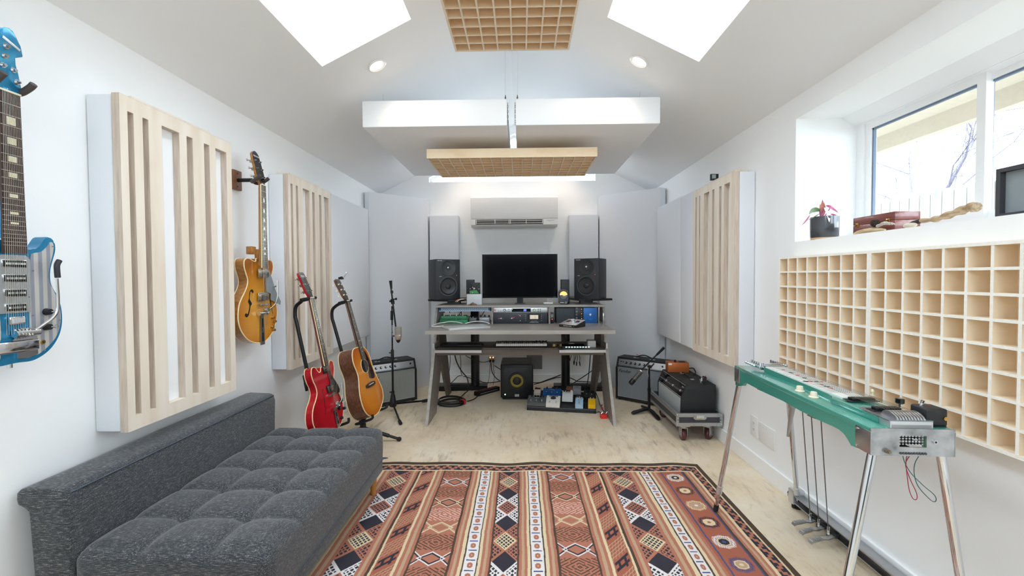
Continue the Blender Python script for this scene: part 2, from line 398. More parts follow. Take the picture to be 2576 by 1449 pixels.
def tree(x, y, h, seed, label, spread=1.0, n0=6):
    rnd = random.Random(seed); b = B()
    def limb(p, d, L, r, dep):
        q = p; pts = [p]; n = 5
        for i in range(n):
            d = (d + Vector((rnd.uniform(-1, 1), rnd.uniform(-1, 1), rnd.uniform(-.5, .8)))*.22).normalized()
            q = q + d*(L/n); pts.append(q)
            if dep > 0 and (i >= 1 or dep < 3):
                nd = (d + Vector((rnd.uniform(-1, 1), rnd.uniform(-1, 1), rnd.uniform(-.6, .6)))*1.0*spread).normalized()
                limb(q, nd, L*rnd.uniform(.45, .7), r*.5, dep-1)
        b.tube(pts, [max(.004, r*(1-.6*i/n)) for i in range(n+1)], 4)
    for k in range(n0):
        a = 2*PI*k/n0
        limb(Vector((0, 0, h*.35)), Vector((math.cos(a), math.sin(a), rnd.uniform(.3, 1.2))).normalized(), h*.5, .024, 3)
    b.tube([(0, 0, 0), (.03, .02, h*.2), (0, 0, h*.4)], [.09, .07, .05], 8)
    o = b.put('tree', BARK); o.location = (x, y, -.1); tag(o, label, 'tree'); return o
tree(7.4, 8.6, 5.4, 3, 'bare winter tree behind the fence at the left of the side window')
tree(6.8, 3.4, 5.0, 11, 'bare winter tree behind the fence near the middle of the side window')
# neighbour's roof, very pale
nb = thing('house', 'pale neighbouring house with a sloping roof beyond the fence', 'house', (12.5, 11, -.1))
B().box((0, 0, 0), (4, 8, 3.2)).put('wall', mat('neighbour_siding', 'dfe3e6', .8), nb)
B().prism([(-.4, 3.2), (8.4, 3.2), (4, 5.6)], -.4, 4.4, 'x').put('roof', mat('neighbour_roof', 'cfd5da', .8), nb)
# roof overhang outside the window
ov = B(); ov.box((XR+.36, NY0-1.5, EZ-.02), (XR+.95, YB, EZ+.03)); ov.box((XR+.95, NY0-1.5, EZ-.12), (XR+1.0, YB, EZ+.06))
struct(ov, 'trim_1', mat('cream_soffit_paint', 'c2b8a6', .6))
sf = B()
pk = B().cyl((1.95, 2.2, EZ-.075), (1.95, 2.2, EZ-.02), .028, .036, 16)
tag(pk.put('soffit_lamp', mat('cream_lamp', 'efe4cf', .4), None, 30), 'small round lamp under the roof overhang outside the window', 'lamp')
# ---------------------------------------------------------------- world and lamps
wd = bpy.data.worlds.new('overcast_sky'); sc.world = wd; wd.use_nodes = True
nt = wd.node_tree; bg = nt.nodes['Background']; bg.inputs['Color'].default_value = (.77, .90, 1, 1); bg.inputs['Strength'].default_value = 4.2
def portal(cx, cy, cz, w, h, rot):
    l = bpy.data.lights.new('daylight_portal', 'AREA'); l.shape = 'RECTANGLE'; l.size = w; l.size_y = h; l.cycles.is_portal = True
    o = bpy.data.objects.new('daylight_portal', l); C.objects.link(o); o.location = (cx, cy, cz); o.rotation_euler = rot; return o
for (a, c, d0, d1, th, s) in SK:
    mx_ = (a+c)/2; portal(mx_, (d0+d1)/2, roofz(mx_)+th+.09, abs(c-a)*1.16, d1-d0, (0, s*math.atan(SL), 0))
portal(NX+.1, (NY0+NY1)/2, (NZ0+NZ1)/2, NZ1-NZ0, NY1-NY0, (0, PI/2, 0))
portal((WX0+WX1)/2, YB+.13, WZ0+.3, WX1-WX0, .75, (PI/2, 0, PI))
portal(-.075, YN-.1, 2.38, 2.35, .9, (-PI/2, 0, PI))
def downlight(x, y, label, e_=2.5):
    z = roofz(x); s = 1 if x > XC else -1
    ang = s*math.atan(SL)
    t = thing('downlight', label, 'ceiling light', (x, y, z), 0, None); t.rotation_euler = (0, ang, 0)
    B().lathe([(.040, -.001), (.058, -.001), (.060, -.006), (.052, -.010), (.040, -.004)], 32, cap=False).put('trim_ring', WHITEP, t, 40)
    B().lathe([(0, -.003), (.0405, -.003), (.0405, .004), (0, .004)], 32).put('lens', EM, t)
    l = bpy.data.lights.new('downlight_bulb', 'SPOT'); l.energy = e_; l.color = (1, .74, .5); l.spot_size = 2.3; l.spot_blend = .6; l.shadow_soft_size = .04
    o = bpy.data.objects.new('downlight_bulb', l); C.objects.link(o); o.parent = t; o.location = (0, 0, -.03)
    return t
EM0 = 0
EM = mat('lit_warm_lens', (1, .86, .72), .5, emit=5, var=0)
downlight(-.891, 2.753, 'round recessed ceiling light left of the ridge')
downlight(.735, 2.77, 'round recessed ceiling light right of the ridge')
downlight(-.80, 4.66, 'round recessed ceiling light hidden above the back of the left cloud', 2.6)
downlight(.64, 4.66, 'round recessed ceiling light hidden above the back of the right cloud', 2.6)
sc.view_settings.view_transform = 'Standard'; sc.view_settings.look = 'None'; sc.view_settings.gamma = 1
sc.view_settings.exposure = 1.27
sc.cycles.use_denoising = True; sc.cycles.use_adaptive_sampling = True; sc.cycles.adaptive_threshold = .035
sc.cycles.max_bounces = 10; sc.cycles.diffuse_bounces = 8; sc.cycles.glossy_bounces = 4; sc.cycles.transparent_max_bounces = 12
sc.cycles.sample_clamp_indirect = 6
# ================================================================ acoustic panels
def slots_from(us, x, v=600):
    return [pt(u, v, x=x).y for u in us]
WG = .0025
def slat_panel(name, label, xf, xw, y0, y1, z0, z1, slots, top=None, group=None):
    """absorber box on the wall with a slotted plywood face; xf = face plane, xw = wall plane"""
    s = 1 if xf > xw else -1
    t = thing(name, label, 'acoustic panel', ((xf+xw)/2, (y0+y1)/2, z0), 0, group)
    ox, oy, oz = t.location
    bk = xf - s*.032; xw = xw + s*WG
    bmx = Matrix.Translation((-ox, -oy, -oz))
    B(bmx).box((xw, y0, z0+.002), (bk, y1, z1-.002), .006).put('absorber', FABW, t, 40)
    B(bmx).box((bk, y0+.03, z0+.03), (bk+s*.0015, y1-.03, z1-.03)).put('fabric_face', SLOTW, t)
    # plywood face: top and bottom rails + stiles between slots
    e = .055; f = B(bmx)
    f.box((bk+s*.002, y0, z0), (xf, y1, z0+e)); f.box((bk+s*.002, y0, z1-e), (xf, y1, z1))
    ed = [y0] + [q for p in slots for q in p] + [y1]
    for a, c in zip(ed[::2], ed[1::2]): f.box((bk+s*.002, a, z0+e), (xf, c, z1-e))
    f.put('slotted_face', BIRCH, t)
    g = B(bmx); q = .0012
    for a, c in slots:      # darker ply edges inside each slot and along the rim
        g.box((bk+s*.003, a, z0+e), (xf-s*.0005, a+q, z1-e)); g.box((bk+s*.003, c-q, z0+e), (xf-s*.0005, c, z1-e))
        g.box((bk+s*.003, a, z1-e-q), (xf-s*.0005, c, z1-e))
    g.box((bk+s*.003, y0-q, z0), (xf-s*.0005, y0, z1)); g.box((bk+s*.003, y1, z0), (xf-s*.0005, y1+q, z1)); g.box((bk+s*.003, y0, z1), (xf-s*.0005, y1, z1+q))
    g.put('ply_edge', BIRCHE, t)
    if top: B(bmx).box((xw+s*.005, top[0], z1-.004), (bk-s*.01, top[1], z1+.028)).put('top_cleat', BIRCH, t)
    return t
def pairs(u):
    y = slots_from(u, None) if False else u
    return [(y[i], y[i+1]) for i in range(0, len(y), 2)]
L7 = lambda x, y: (180+x/1.575, 200+y/1.575)
us = [L7(x, 0)[0] for x in (231, 256, 290, 314, 365, 434, 462, 487, 530, 552, 575, 618)]
sl = [pt(u, 520, x=-1.49).y for u in us]
slat_panel('slat_diffuser', 'large white absorber with slotted birch face hanging above the sofa', -1.49, XL, 1.622, 2.253, .642, 1.916, pairs(sl), (1.72, 2.16))
# same slot rhythm on the others
rel = [(a-1.622)/.631 for a in sl]
y0, y1 = 2.803, 3.433
slat_panel('slat_diffuser', 'white absorber with slotted birch face behind the red guitar', -1.49, XL, y0, y1, .628, 1.892, pairs([y0+r*(y1-y0) for r in rel]), (2.9, 3.34))
y0, y1 = 2.817, 3.482
rr = sorted(1-r for r in rel)
R2u = [1640+x/2.683 for x in (292, 300, 317, 324, 348, 384, 404, 418, 450, 466, 484, 523)]
ys = sorted(pt(u, 640, x=1.345).y for u in R2u)
slat_panel('slat_diffuser', 'white absorber with slotted birch face on the right wall', 1.345, XR, y0, y1, .640, 1.880, pairs(ys), (2.9, 3.38))
def absorber(label, a, c, m=FABW, bev=.012, name='absorber_panel', group=None):
    a, c = Vector(a), Vector(c); a.x = max(a.x, XL+WG); c.x = min(c.x, XR-WG); ctr = (a+c)/2; ctr.z = min(a.z, c.z)
    o = B(Matrix.Translation(-ctr)).box(a, c, bev, seg=3).put(name, m, None, 40); o.location = ctr
    return tag(o, label, 'acoustic panel', group)
absorber('plain white fabric absorber on the left wall nearest the far corner', (XL, 3.448, .655), (-1.49, 4.285, 1.888))
absorber('plain white fabric absorber on the right wall beside the slotted panel', (1.345, 3.486, .642), (XR, 3.755, 1.885))
absorber('plain white fabric absorber on the right wall nearest the far corner', (1.345, 3.759, .645), (XR, 4.397, 1.893))
# tall corner bass traps (prisms across the far corners)
def trap(label, pts, z1):
    c = Vector((sum(p[0] for p in pts)/len(pts), sum(p[1] for p in pts)/len(pts), 0))
    o = B().prism([(p[0]-c.x, p[1]-c.y) for p in pts], 0, z1, 'z', bev=.006).put('corner_bass_trap', FABW, None, 40); o.location = c
    tag(o, label, 'bass trap')
trap('tall white corner trap left of the desk', [(-1.61, 4.52), (-1.555, 4.49), (-1.045, 4.93), (-1.045, 5.04), (-1.61, 5.04)], 2.10)
trap('tall white corner trap right of the desk', [(1.468, 4.52), (1.405, 4.50), (.875, 4.93), (.875, 5.04), (1.468, 5.04)], 2.115)
# narrow absorbers behind the speakers
absorber('narrow white absorber behind the left studio speaker', (-1.028, 4.93, 1.0), (-.70, 5.04, 1.916))
absorber('narrow white absorber behind the right studio speaker', (.534, 4.93, 1.0), (.862, 5.04, 1.913))
# hanging ceiling clouds
THINW = mat('thin_pale_wire', 'c9cbcd', .4)
for x0, x1, side in ((-1.069, -.090, 'left'), (-.032, .933, 'right')):
    t = thing('ceiling_cloud', 'thick white absorber cloud hanging at the %s of the chains' % side, 'ceiling panel', ((x0+x1)/2, 3.7, 2.238))
    B().box((-(x1-x0)/2, -.72, 0), ((x1-x0)/2, .72, .178), .008).put('panel', mat('cloud_fabric', 'f1f2f4', .85, var=.01, vs=500), t, 40)
    xi = (x1-x0)/2-.012 if side == 'left' else -(x1-x0)/2+.012
    hk = Vector((xi, -.71, .178)); ztop = roofz((x0+x1)/2+xi)-2.238
    b = B(); B().cyl((xi, -.66, .178), (xi, -.66, ztop), .0008, n=6).put('wire', THINW, t); ztop0 = ztop; ztop = .215
    L = (ztop-.178)
    for i in range(int(L/.017)):
        z = .178+i*.017
        b.tube([(xi+(.004 if i % 2 else 0)*math.cos(a), -.66+(.0 if i % 2 else .004)*math.cos(a), z+.011+.011*math.sin(a)) for a in [k*PI/4 for k in range(8)]], .0016, 5, closed=True)
    b.tube([(xi, -.66, ztop-.01), (xi, -.66, ztop+.01)], .003, 6)
    b.put('chain', mat('dark_chain_steel', '55524e', .4, .8), t); ztop = ztop0
    b = B(); e = xi + (.012 if side == 'left' else -.012)+(.004 if side == 'left' else -.004)
    for i in range(9):
        z = .178-.012-i*.017
        b.tube([(e+(.003 if i % 2 else 0)*math.cos(a), -.66+(.0 if i % 2 else .003)*math.cos(a), z+.010*math.sin(a)) for a in [k*PI/4 for k in range(8)]], .0014, 5, closed=True)
    b.put('loose_chain', MATS['dark_chain_steel'], t)
    for yy in (.6,):
        B().cyl((xi, yy, .178), (xi, yy, ztop+.02), .0008, n=6).put('wire', THINW, t)
    for yy in (-.6, .6):
        xo = -xi*.8; B().cyl((xo, yy, .17), (xo, yy, roofz((x0+x1)/2+xo)-2.238+.01), .0008, n=6).put('wire', THINW, t)
# gridded plywood diffusers
def grid_panel(name, label, nx, ny, p, M, depth, inner, edge, frame=.011, web=.009, group=None, wires=None):
    """nx by ny square cells of pitch p; local x,y in the face, z = 0 at the open face, going back to -depth"""
    t = thing(name, label, 'sound diffuser'); t.matrix_world = M; 
    if group: t['group'] = group
    W, H = nx*p, ny*p
    B().box((0, 0, -depth), (W, H, -depth+.012)).put('backing', inner, t)
    e = B(); h = frame
    e.box((-.004, -.004, -depth), (h-.004, H+.004, 0)); e.box((W-h+.004, -.004, -depth), (W+.004, H+.004, 0))
    e.box((h-.004, -.004, -depth), (W-h+.004, h-.004, 0)); e.box((h-.004, H-h+.004, -depth), (W-h+.004, H+.004, 0))
    e.put('frame', inner, t)
    g = B()
    for i in range(1, nx): g.box((i*p-web/2, .006, -depth+.012), (i*p+web/2, H-.006, -.0015))
    for j in range(1, ny):
        for i in range(nx): g.box((i*p+web/2, j*p-web/2, -depth+.012), ((i+1)*p-web/2, j*p+web/2, -.0015))
    g.put('cell_divider', inner, t)
    r = B()
    for i in range(1, nx): r.box((i*p-web/2, .006, -.0015), (i*p+web/2, H-.006, -.0003))
    for j in range(1, ny):
        for i in range(nx): r.box((i*p+web/2, j*p-web/2, -.0015), ((i+1)*p-web/2, j*p+web/2, -.0003))
    r.box((-.004, -.004, 0), (h-.004, H+.004, .001)); r.box((W-h+.004, -.004, 0), (W+.004, H+.004, .001))
    r.box((h-.004, -.004, 0), (W-h+.004, h-.004, .001)); r.box((h-.004, H-h+.004, 0), (W-h+.004, H+.004, .001))
    r.put('cut_edge', edge, t)
    for w_ in wires or (): B().cyl((w_[0], w_[1], -depth), (w_[0], w_[1], -depth-w_[2]), .0015, n=6).put('wire', MATS['dark_chain_steel'], t)
    return t
XG = 1.3946; zt = CAMH+.0915; zb = zt-8*.0762
yg = 2.4099
# right wall: local x runs towards the camera (-y), local y up, local z towards the room (-x)
def MW(y): return Matrix(((0, 0, -1, XG), (-1, 0, 0, y), (0, 1, 0, zb), (0, 0, 0, 1)))
grid_panel('grid_diffuser', 'square celled plywood diffuser under the window, far half', 8, 8, .0762, MW(yg), .082, CELL, CELLE)
grid_panel('grid_diffuser', 'square celled plywood diffuser under the window, near half cut by the photo edge', 8, 8, .0762, MW(yg-8*.0762-.0085), .082, CELL, CELLE)
# overhead diffusers face down: local z = -Z
def MD(x, y, z): return Matrix(((1, 0, 0, x), (0, -1, 0, y), (0, 0, -1, z), (0, 0, 0, 1)))
grid_panel('grid_diffuser', 'plywood grid diffuser hanging flat under the two clouds', 16, 8, .0772, MD(-.683, 3.25+.60, 2.093), .066, TANW, TANE, web=.006,
           wires=((.25, .1, .075), (1.0, .1, .075)))
grid_panel('grid_diffuser', 'plywood grid diffuser under the ridge between the skylights', 8, 16, .0775, MD(-.354, 2.458, 2.47), .09, TANW, TANE, web=.008,
           wires=((.31, .1, .33), (.31, .9, .33)))
# ================================================================ rug
RX0, RX1, RY0, RY1 = -1.22, 1.128, .75, 2.852
def rug_pixels():
    nx, ny = 1500, 1320
    X, Y = np.meshgrid(RX0+(np.arange(nx)+.5)/nx*(RX1-RX0), RY0+(np.arange(ny)+.5)/ny*(RY1-RY0))
    rs = np.random.RandomState(4)
    # hand-woven wobble
    wob = .0011*np.sin(Y*19)+.0004*np.sin(Y*61+1); wob2 = .0012*np.sin(X*31)+.0006*np.sin(X*77)
    X = X+wob; Yw = Y+wob2
    H = lambda h: np.array(lin(h)[:3])
    col = {'or': H('b0705a'), 'or2': H('a55e48'), 'tan': H('bd9c7e'), 'cream': H('dcc7a2'), 'brown': H('503d2f'), 'navy': H('2f2b36'), 'white': H('e2dad8'), 'blue': H('46507c'), 'pink': H('e2b9ab')}
    img = np.zeros((ny, nx, 3)) + col['or']
    def put(mask, c): img[mask] = col[c]
    XU = lambda u: pt(u, 1299.2, z=.005).x
    LC = lambda c: XU(780+c/4.155); RC = lambda c: XU(1380+c/4.155)
    yy = RY1-.13 - Yw                     # distance from the far inner border
    def stripe(x0, x1, names):
        e = np.linspace(x0, x1, len(names)+1)
        for a, b, n in zip(e, e[1:], names): put((X >= a) & (X < b), n)
    def navy(x0, x1):
        m = (X >= x0) & (X < x1); put(m, 'navy'); u = (X-x0)/(x1-x0)*2-1; v = (yy+.01)/.147; k = np.round(v); f = v-k
        ins = np.abs(u)+np.abs(f)*2 < .96; kind = k % 4
        hx = (np.sin((u+2*f)*17) > .55) | (np.sin((u-2*f)*17) > .55)
        edge = (np.abs(np.abs(u)+np.abs(f)*2-.90) < .07)
        put(m & ins & (kind == 1) & (hx | edge), 'cream'); put(m & ins & (kind == 3) & (hx | edge), 'or')
        side = ~ins; jk = np.floor(v) % 4
        white = (jk == 2) | (jk == 3); big = np.abs(np.abs(u)+np.abs(f)*2-1.05) < .09
        h2 = (np.sin((u+2*f)*15+.7) > .5) | (np.sin((u-2*f)*15+.7) > .5)
        put(m & side & (h2 | big) & white, 'white'); put(m & side & (h2 | big) & ~white, 'or')
    def flower(x0, x1):
        m = (X >= x0) & (X < x1); put(m, 'white'); w = x1-x0; u = (X-(x0+x1)/2)/w; f = ((yy+.02)/.068) % 1-.5
        r = np.abs(u)*1.25+np.abs(f); pet = (r < .40) & ((np.abs(u) > .03) | (np.abs(f) > .04)) & (np.cos(np.arctan2(f, u)*4)*.08+r < .37)
        put(m & pet, 'or'); put(m & (r < .07), 'cream'); put(m & (np.abs(np.abs(f)-.48) < .035) & (np.abs(u) < .36), 'blue')
    def szig(x0, x1):
        m = (X >= x0) & (X < x1); put(m, 'or2'); u = (X-x0)/(x1-x0); v = (yy+.0)/.218; f = v % 1; s = (v*1.0 + u*.42) % 1
        q = (s*10) % 1
        tan = (s > .48) & ((q < .22) | ((u*5+s*3) % 1 < .14)); put(m & tan, 'tan')
        s2 = s/.40; hook = (np.abs(s2-.25) < .10) | (np.abs(s2-.72) < .10) | ((np.abs(u-.32-.0*s2) < .07) & (s2 > .2) & (s2 < .75)) | ((np.abs(u-.70) < .07) & (s2 > .25) & (s2 < .98))
        put(m & hook & (s < .40) & (u > .08) & (u < .92), 'navy')
    def motif(x0, x1, ph):
        m = (X >= x0) & (X < x1); put(m, 'or'); u = (X-x0)/(x1-x0)*2-1; P = .118; v = (yy+ph)/P; k = np.floor(v); f = (v-k)*2-1; kind = k % 6
        d = np.abs(u)+np.abs(f)*.98; cheb = np.maximum(np.abs(u), np.abs(f))
        sg = np.sign(u)*np.sign(f); gap = (np.abs(np.abs(u)-np.abs(f)*.95) < .10) & (np.floor(d*3.1) % 2 == (sg > 0)) & (d > .3)
        fret = (np.sin(d*20-.6) > .42) & ~gap | (np.abs(np.abs(u)-np.abs(f)*.95) < .035) & (np.floor(d*3.1) % 2 == (sg < 0)) & (d > .25)
        lozenge = (np.abs(d-.60) < .085) | ((np.abs(u) > .60) & (np.abs(np.abs(f)-(np.abs(u)-.60)*1.5) < .085))
        loz2 = (np.abs(d-.76) < .07) | ((np.abs(u) > .52) & (np.abs(np.abs(f)-(np.abs(u)-.60)*1.5-.17) < .075))
        for a, c in ((0, 'brown'), (2, 'brown'), (4, 'pink')): put(m & (kind == a) & fret, c)
        for a, c, c2 in ((1, 'navy', 'white'), (3, 'navy', 'cream'), (5, 'tan', 'cream')):
            put(m & (kind == a) & lozenge, c); put(m & (kind == a) & loz2, c2)
    def redd(x0, x1):
        m = (X >= x0) & (X < x1); put(m, 'or2'); w = x1-x0; u = (X-(x0+x1)/2)/w*2; v = (yy-.0)/.16; k = np.floor(v); f = ((v-k)*2-1)*1.35; kind = k % 6
        r = np.maximum(np.abs(u), np.abs(f))*.98+.32*np.minimum(np.abs(u), np.abs(f)); jag = r + .07*np.sign(np.sin((u+f)*21))*np.sign(np.sin((u-f)*21))
        for a, o, mid, cc in ((0, 'white', 'navy', 'white'), (1, 'brown', 'cream', 'or'), (2, 'cream', 'tan', 'white'), (3, 'navy', 'cream', 'or'), (4, 'white', 'navy', 'blue'), (5, 'blue', 'tan', 'cream')):
            q = m & (kind == a); put(q & (jag < .80) & (jag > .58), o); put(q & (r < .46), mid); put(q & (r < .50) & (r > .40), 'cream' if o != 'cream' else 'tan'); put(q & (r < .16), cc)
    T3 = ['or', 'tan', 'or', 'or2']; OT = ['or', 'tan', 'or']
    bands = []
    # right of the middle, mirrored to the left
    xm = LC(2056)
    R = [(LC(2056), LC(2170), 'navyh'), (LC(2170), LC(2186), 'brown'), (LC(2186), LC(2262), OT), (LC(2262), LC(2288), 'cream'), (LC(2288), LC(2298), 'brown'), (LC(2298), LC(2408), 'flower'),
         (LC(2408), LC(2422), 'brown'), (LC(2422), LC(2452), 'cream'), (LC(2452), LC(2528), OT), (LC(2528), RC(56), 'brown'), (RC(56), RC(385), 'motif'), (RC(385), RC(402), 'brown'), (RC(402), RC(492), OT),
         (RC(492), RC(518), 'cream'), (RC(518), RC(688), 'szig'), (RC(688), RC(708), 'cream'), (RC(708), RC(734), 'brown'), (RC(734), RC(822), OT), (RC(822), RC(1082), 'navyf'), (RC(1082), RC(1182), OT),
         (RC(1182), RC(1222), 'cream'), (RC(1222), RC(1236), 'brown'), (RC(1236), RC(1328), 'flower'), (RC(1328), RC(1346), 'brown'), (RC(1346), RC(1376), 'cream'), (RC(1376), RC(1490), ['or', 'tan', 'or', 'or2']),
         (RC(1490), RC(1506), 'blue'), (RC(1506), RC(1752), 'redd'), (RC(1752), RC(1766), 'blue'), (RC(1766), RC(1790), 'brown'), (RC(1790), RC(1866), OT), (RC(1866), RC(1880), 'cream')]
    def draw(x0, x1, t, mir):
        if mir: x0, x1 = 2*xm-x1, 2*xm-x0
        if t == 'navyh':
            if not mir: navy(2*xm-x1, x1)
        elif t == 'navyf': navy(x0, x1)
        elif t == 'flower': flower(x0, x1)
        elif t == 'szig': szig(x0, x1)
        elif t == 'motif': motif(x0, x1, .03 if mir else .10)
        elif t == 'redd': redd(x0, x1)
        elif isinstance(t, list): stripe(x0, x1, t)
        else: put((X >= x0) & (X < x1), t)
    for a, b, t in R: draw(a, b, t, False); draw(a, b, t, True)
    # border: meander between cream lines, brown selvedge, on the far and side edges
    xin = RC(1880); yin = RY1-.13
    dx = np.maximum(X-xin, (2*xm-xin)-X); dy = Yw-yin; d = np.maximum(dx/(RX1-xin), dy/.13); side = dx/(RX1-xin) > dy/.13
    t = np.where(side, Yw, X); b = d > 0
    put(b & (d < .10), 'cream'); q = d*1.0
    me = b & (d >= .10) & (d < .60); put(me, 'navy')
    st = (t/.075) % 1; lv = .35+.16*np.where(st < .25, -1, np.where(st < .5, 0, np.where(st < .75, 1, 0)))
    put(me & (np.abs(d-lv) < .12), 'or')
    put(b & (d >= .60) & (d < .70), 'cream'); put(b & (d >= .70), 'brown')
    yarn = 1+.10*(rs.rand(ny, nx, 1)-.5) + .07*(rs.rand(ny, 1, 1)-.5)
    img = np.clip(img*yarn, 0, 1)
    im = bpy.data.images.new('kilim_weave', nx, ny, float_buffer=True)
    im.colorspace_settings.name = 'Linear Rec.709'
    im.pixels.foreach_set(np.concatenate([img, np.ones((ny, nx, 1))], 2).astype(np.float32).ravel()); im.update(); im.pack() if False else None
    return im
RUGM = bpy.data.materials.new('kilim_rug_wool'); RUGM.use_nodes = True
def _r():
    nt = RUGM.node_tree; N = nt.nodes; L = nt.links; b = N['Principled BSDF']; b.inputs['Roughness'].default_value = .95
    ti = N.new('ShaderNodeTexImage'); ti.image = rug_pixels(); uv = N.new('ShaderNodeUVMap'); uv.uv_map = 'UVMap'
    L.new(uv.outputs['UV'], ti.inputs['Vector']); L.new(ti.outputs['Color'], b.inputs['Base Color'])
    tc = N.new('ShaderNodeTexCoord'); mp = N.new('ShaderNodeMapping'); mp.inputs['Scale'].default_value = (260, 700, 1)
    L.new(tc.outputs['Object'], mp.inputs['Vector']); nz = N.new('ShaderNodeTexNoise'); nz.inputs['Scale'].default_value = 1
    L.new(mp.outputs['Vector'], nz.inputs['Vector']); bp = N.new('ShaderNodeBump'); bp.inputs['Strength'].default_value = .5; bp.inputs['Distance'].default_value = .002
    L.new(nz.outputs['Fac'], bp.inputs['Height']); L.new(bp.outputs['Normal'], b.inputs['Normal'])
_r()
def rug():
    me = bpy.data.meshes.new('rug'); bm = bmesh.new(); uv = bm.loops.layers.uv.new('UVMap'); nu, nv = 96, 40; h = .006
    def P(i, j, z):
        x = RX0+(RX1-RX0)*i/nu; y = RY0+(RY1-RY0)*j/nv
        if j == nv: pass
        k = max(0, (j/nv-.8)/.2); y += k*(.006*math.sin(x*9.3)+.004*math.sin(x*21)) - k*.012*(x-RX0)/(RX1-RX0)
        return (x, y, z + (.0025*k*(1+math.sin(x*14)) if z > 0 else 0))
    T = [[bm.verts.new(P(i, j, h)) for j in range(nv+1)] for i in range(nu+1)]
    for i in range(nu):
        for j in range(nv):
            f = bm.faces.new((T[i][j], T[i+1][j], T[i+1][j+1], T[i][j+1]))
            for l, (a, c) in zip(f.loops, ((i, j), (i+1, j), (i+1, j+1), (i, j+1))): l[uv].uv = (a/nu, c/nv)
    ring = [(i, 0) for i in range(nu)]+[(nu, j) for j in range(nv)]+[(i, nv) for i in range(nu, 0, -1)]+[(0, j) for j in range(nv, 0, -1)]
    Bt = {k: bm.verts.new(P(k[0], k[1], 0)) for k in ring}
    for a, c in zip(ring, ring[1:]+ring[:1]):
        f = bm.faces.new((T[c[0]][c[1]], T[a[0]][a[1]], Bt[a], Bt[c]))
        for l, q in zip(f.loops, (c, a, a, c)): l[uv].uv = (q[0]/nu, q[1]/nv)
    bm.to_mesh(me); bm.free(); me.materials.append(RUGM)
    for p in me.polygons: p.use_smooth = False
    o = bpy.data.objects.new('rug', me); C.objects.link(o); o.location = (0, 0, .0005)
    tag(o, 'flat woven kilim rug with orange, cream and navy stripes on the floor', 'rug')
rug()
# ================================================================ sofa
SOFA = bpy.data.materials.new('charcoal_tweed')
def _s():
    nt = SOFA.node_tree; SOFA.use_nodes = True; nt = SOFA.node_tree; N = nt.nodes; L = nt.links; b = N['Principled BSDF']; b.inputs['Roughness'].default_value = .9
    b.inputs['Sheen Weight'].default_value = .25
    tc = N.new('ShaderNodeTexCoord')
    def nz(st, det=2):
        mp = N.new('ShaderNodeMapping'); mp.inputs['Scale'].default_value = st; L.new(tc.outputs['Object'], mp.inputs['Vector'])
        n = N.new('ShaderNodeTexNoise'); n.inputs['Scale'].default_value = 1; n.inputs['Detail'].default_value = det; L.new(mp.outputs['Vector'], n.inputs['Vector']); return n
    a = nz((55, 520, 520)); c = nz((420, 60, 420))
    mx = N.new('ShaderNodeMath'); mx.operation = 'MULTIPLY_ADD'; mx.inputs[1].default_value = .6
    sc_ = N.new('ShaderNodeMath'); sc_.operation = 'MULTIPLY'; sc_.inputs[1].default_value = .4; L.new(c.outputs['Fac'], sc_.inputs[0])
    L.new(a.outputs['Fac'], mx.inputs[0]); L.new(sc_.outputs[0], mx.inputs[2])
    r = N.new('ShaderNodeValToRGB'); e = r.color_ramp.elements
    e.new(.5); e.new(.62)
    for k, (p, q) in enumerate([(.36, '191b1e'), (.48, '32353a'), (.56, '484b50'), (.68, '928e85')]): e[k].position = p; e[k].color = lin(q)
    L.new(mx.outputs[0], r.inputs['Fac']); L.new(r.outputs['Color'], b.inputs['Base Color'])
    bp = N.new('ShaderNodeBump'); bp.inputs['Strength'].default_value = .6; bp.inputs['Distance'].default_value = .0015
    L.new(mx.outputs[0], bp.inputs['Height']); L.new(bp.outputs['Normal'], b.inputs['Normal'])
_s()
sx0, sx1, sy0, sy1 = -1.425, -.795, 1.335, 2.495
sofa = thing('sofa', 'low charcoal tweed sofa bed with a tufted seat along the left wall', 'sofa', (-1.2, 1.915, 0))
MS = Matrix.Translation((1.2, -1.915, 0))
cols, rows = (-1.222, -.993), (1.345, 1.545, 1.756, 1.963, 2.165, 2.362, 2.56)
def seat_z(x, y):
    ex = min((x-sx0)/.05, (sx1-x)/.05, 1); ey = min((y-sy0)/.05, (sy1-y)/.05, 1)
    h = .352
    cx = 1-min(abs(x-c) for c in cols)/.105; cyv = 1-min(abs(y-r) for r in rows)/.103
    cx = max(0, cx); cyv = max(0, cyv)
    dome = .017*min(1, ex)*min(1, ey)
    g = .012*cx**5 + .013*cyv**5 + .016*(cx**3)*(cyv**3)
    bul = .007*(1-cx**2)*(1-cyv**2)
    return h + dome + (bul-g)*max(0, min(ex, ey))
b = B(MS)
r_ = .032; nU, nV = 84, 150
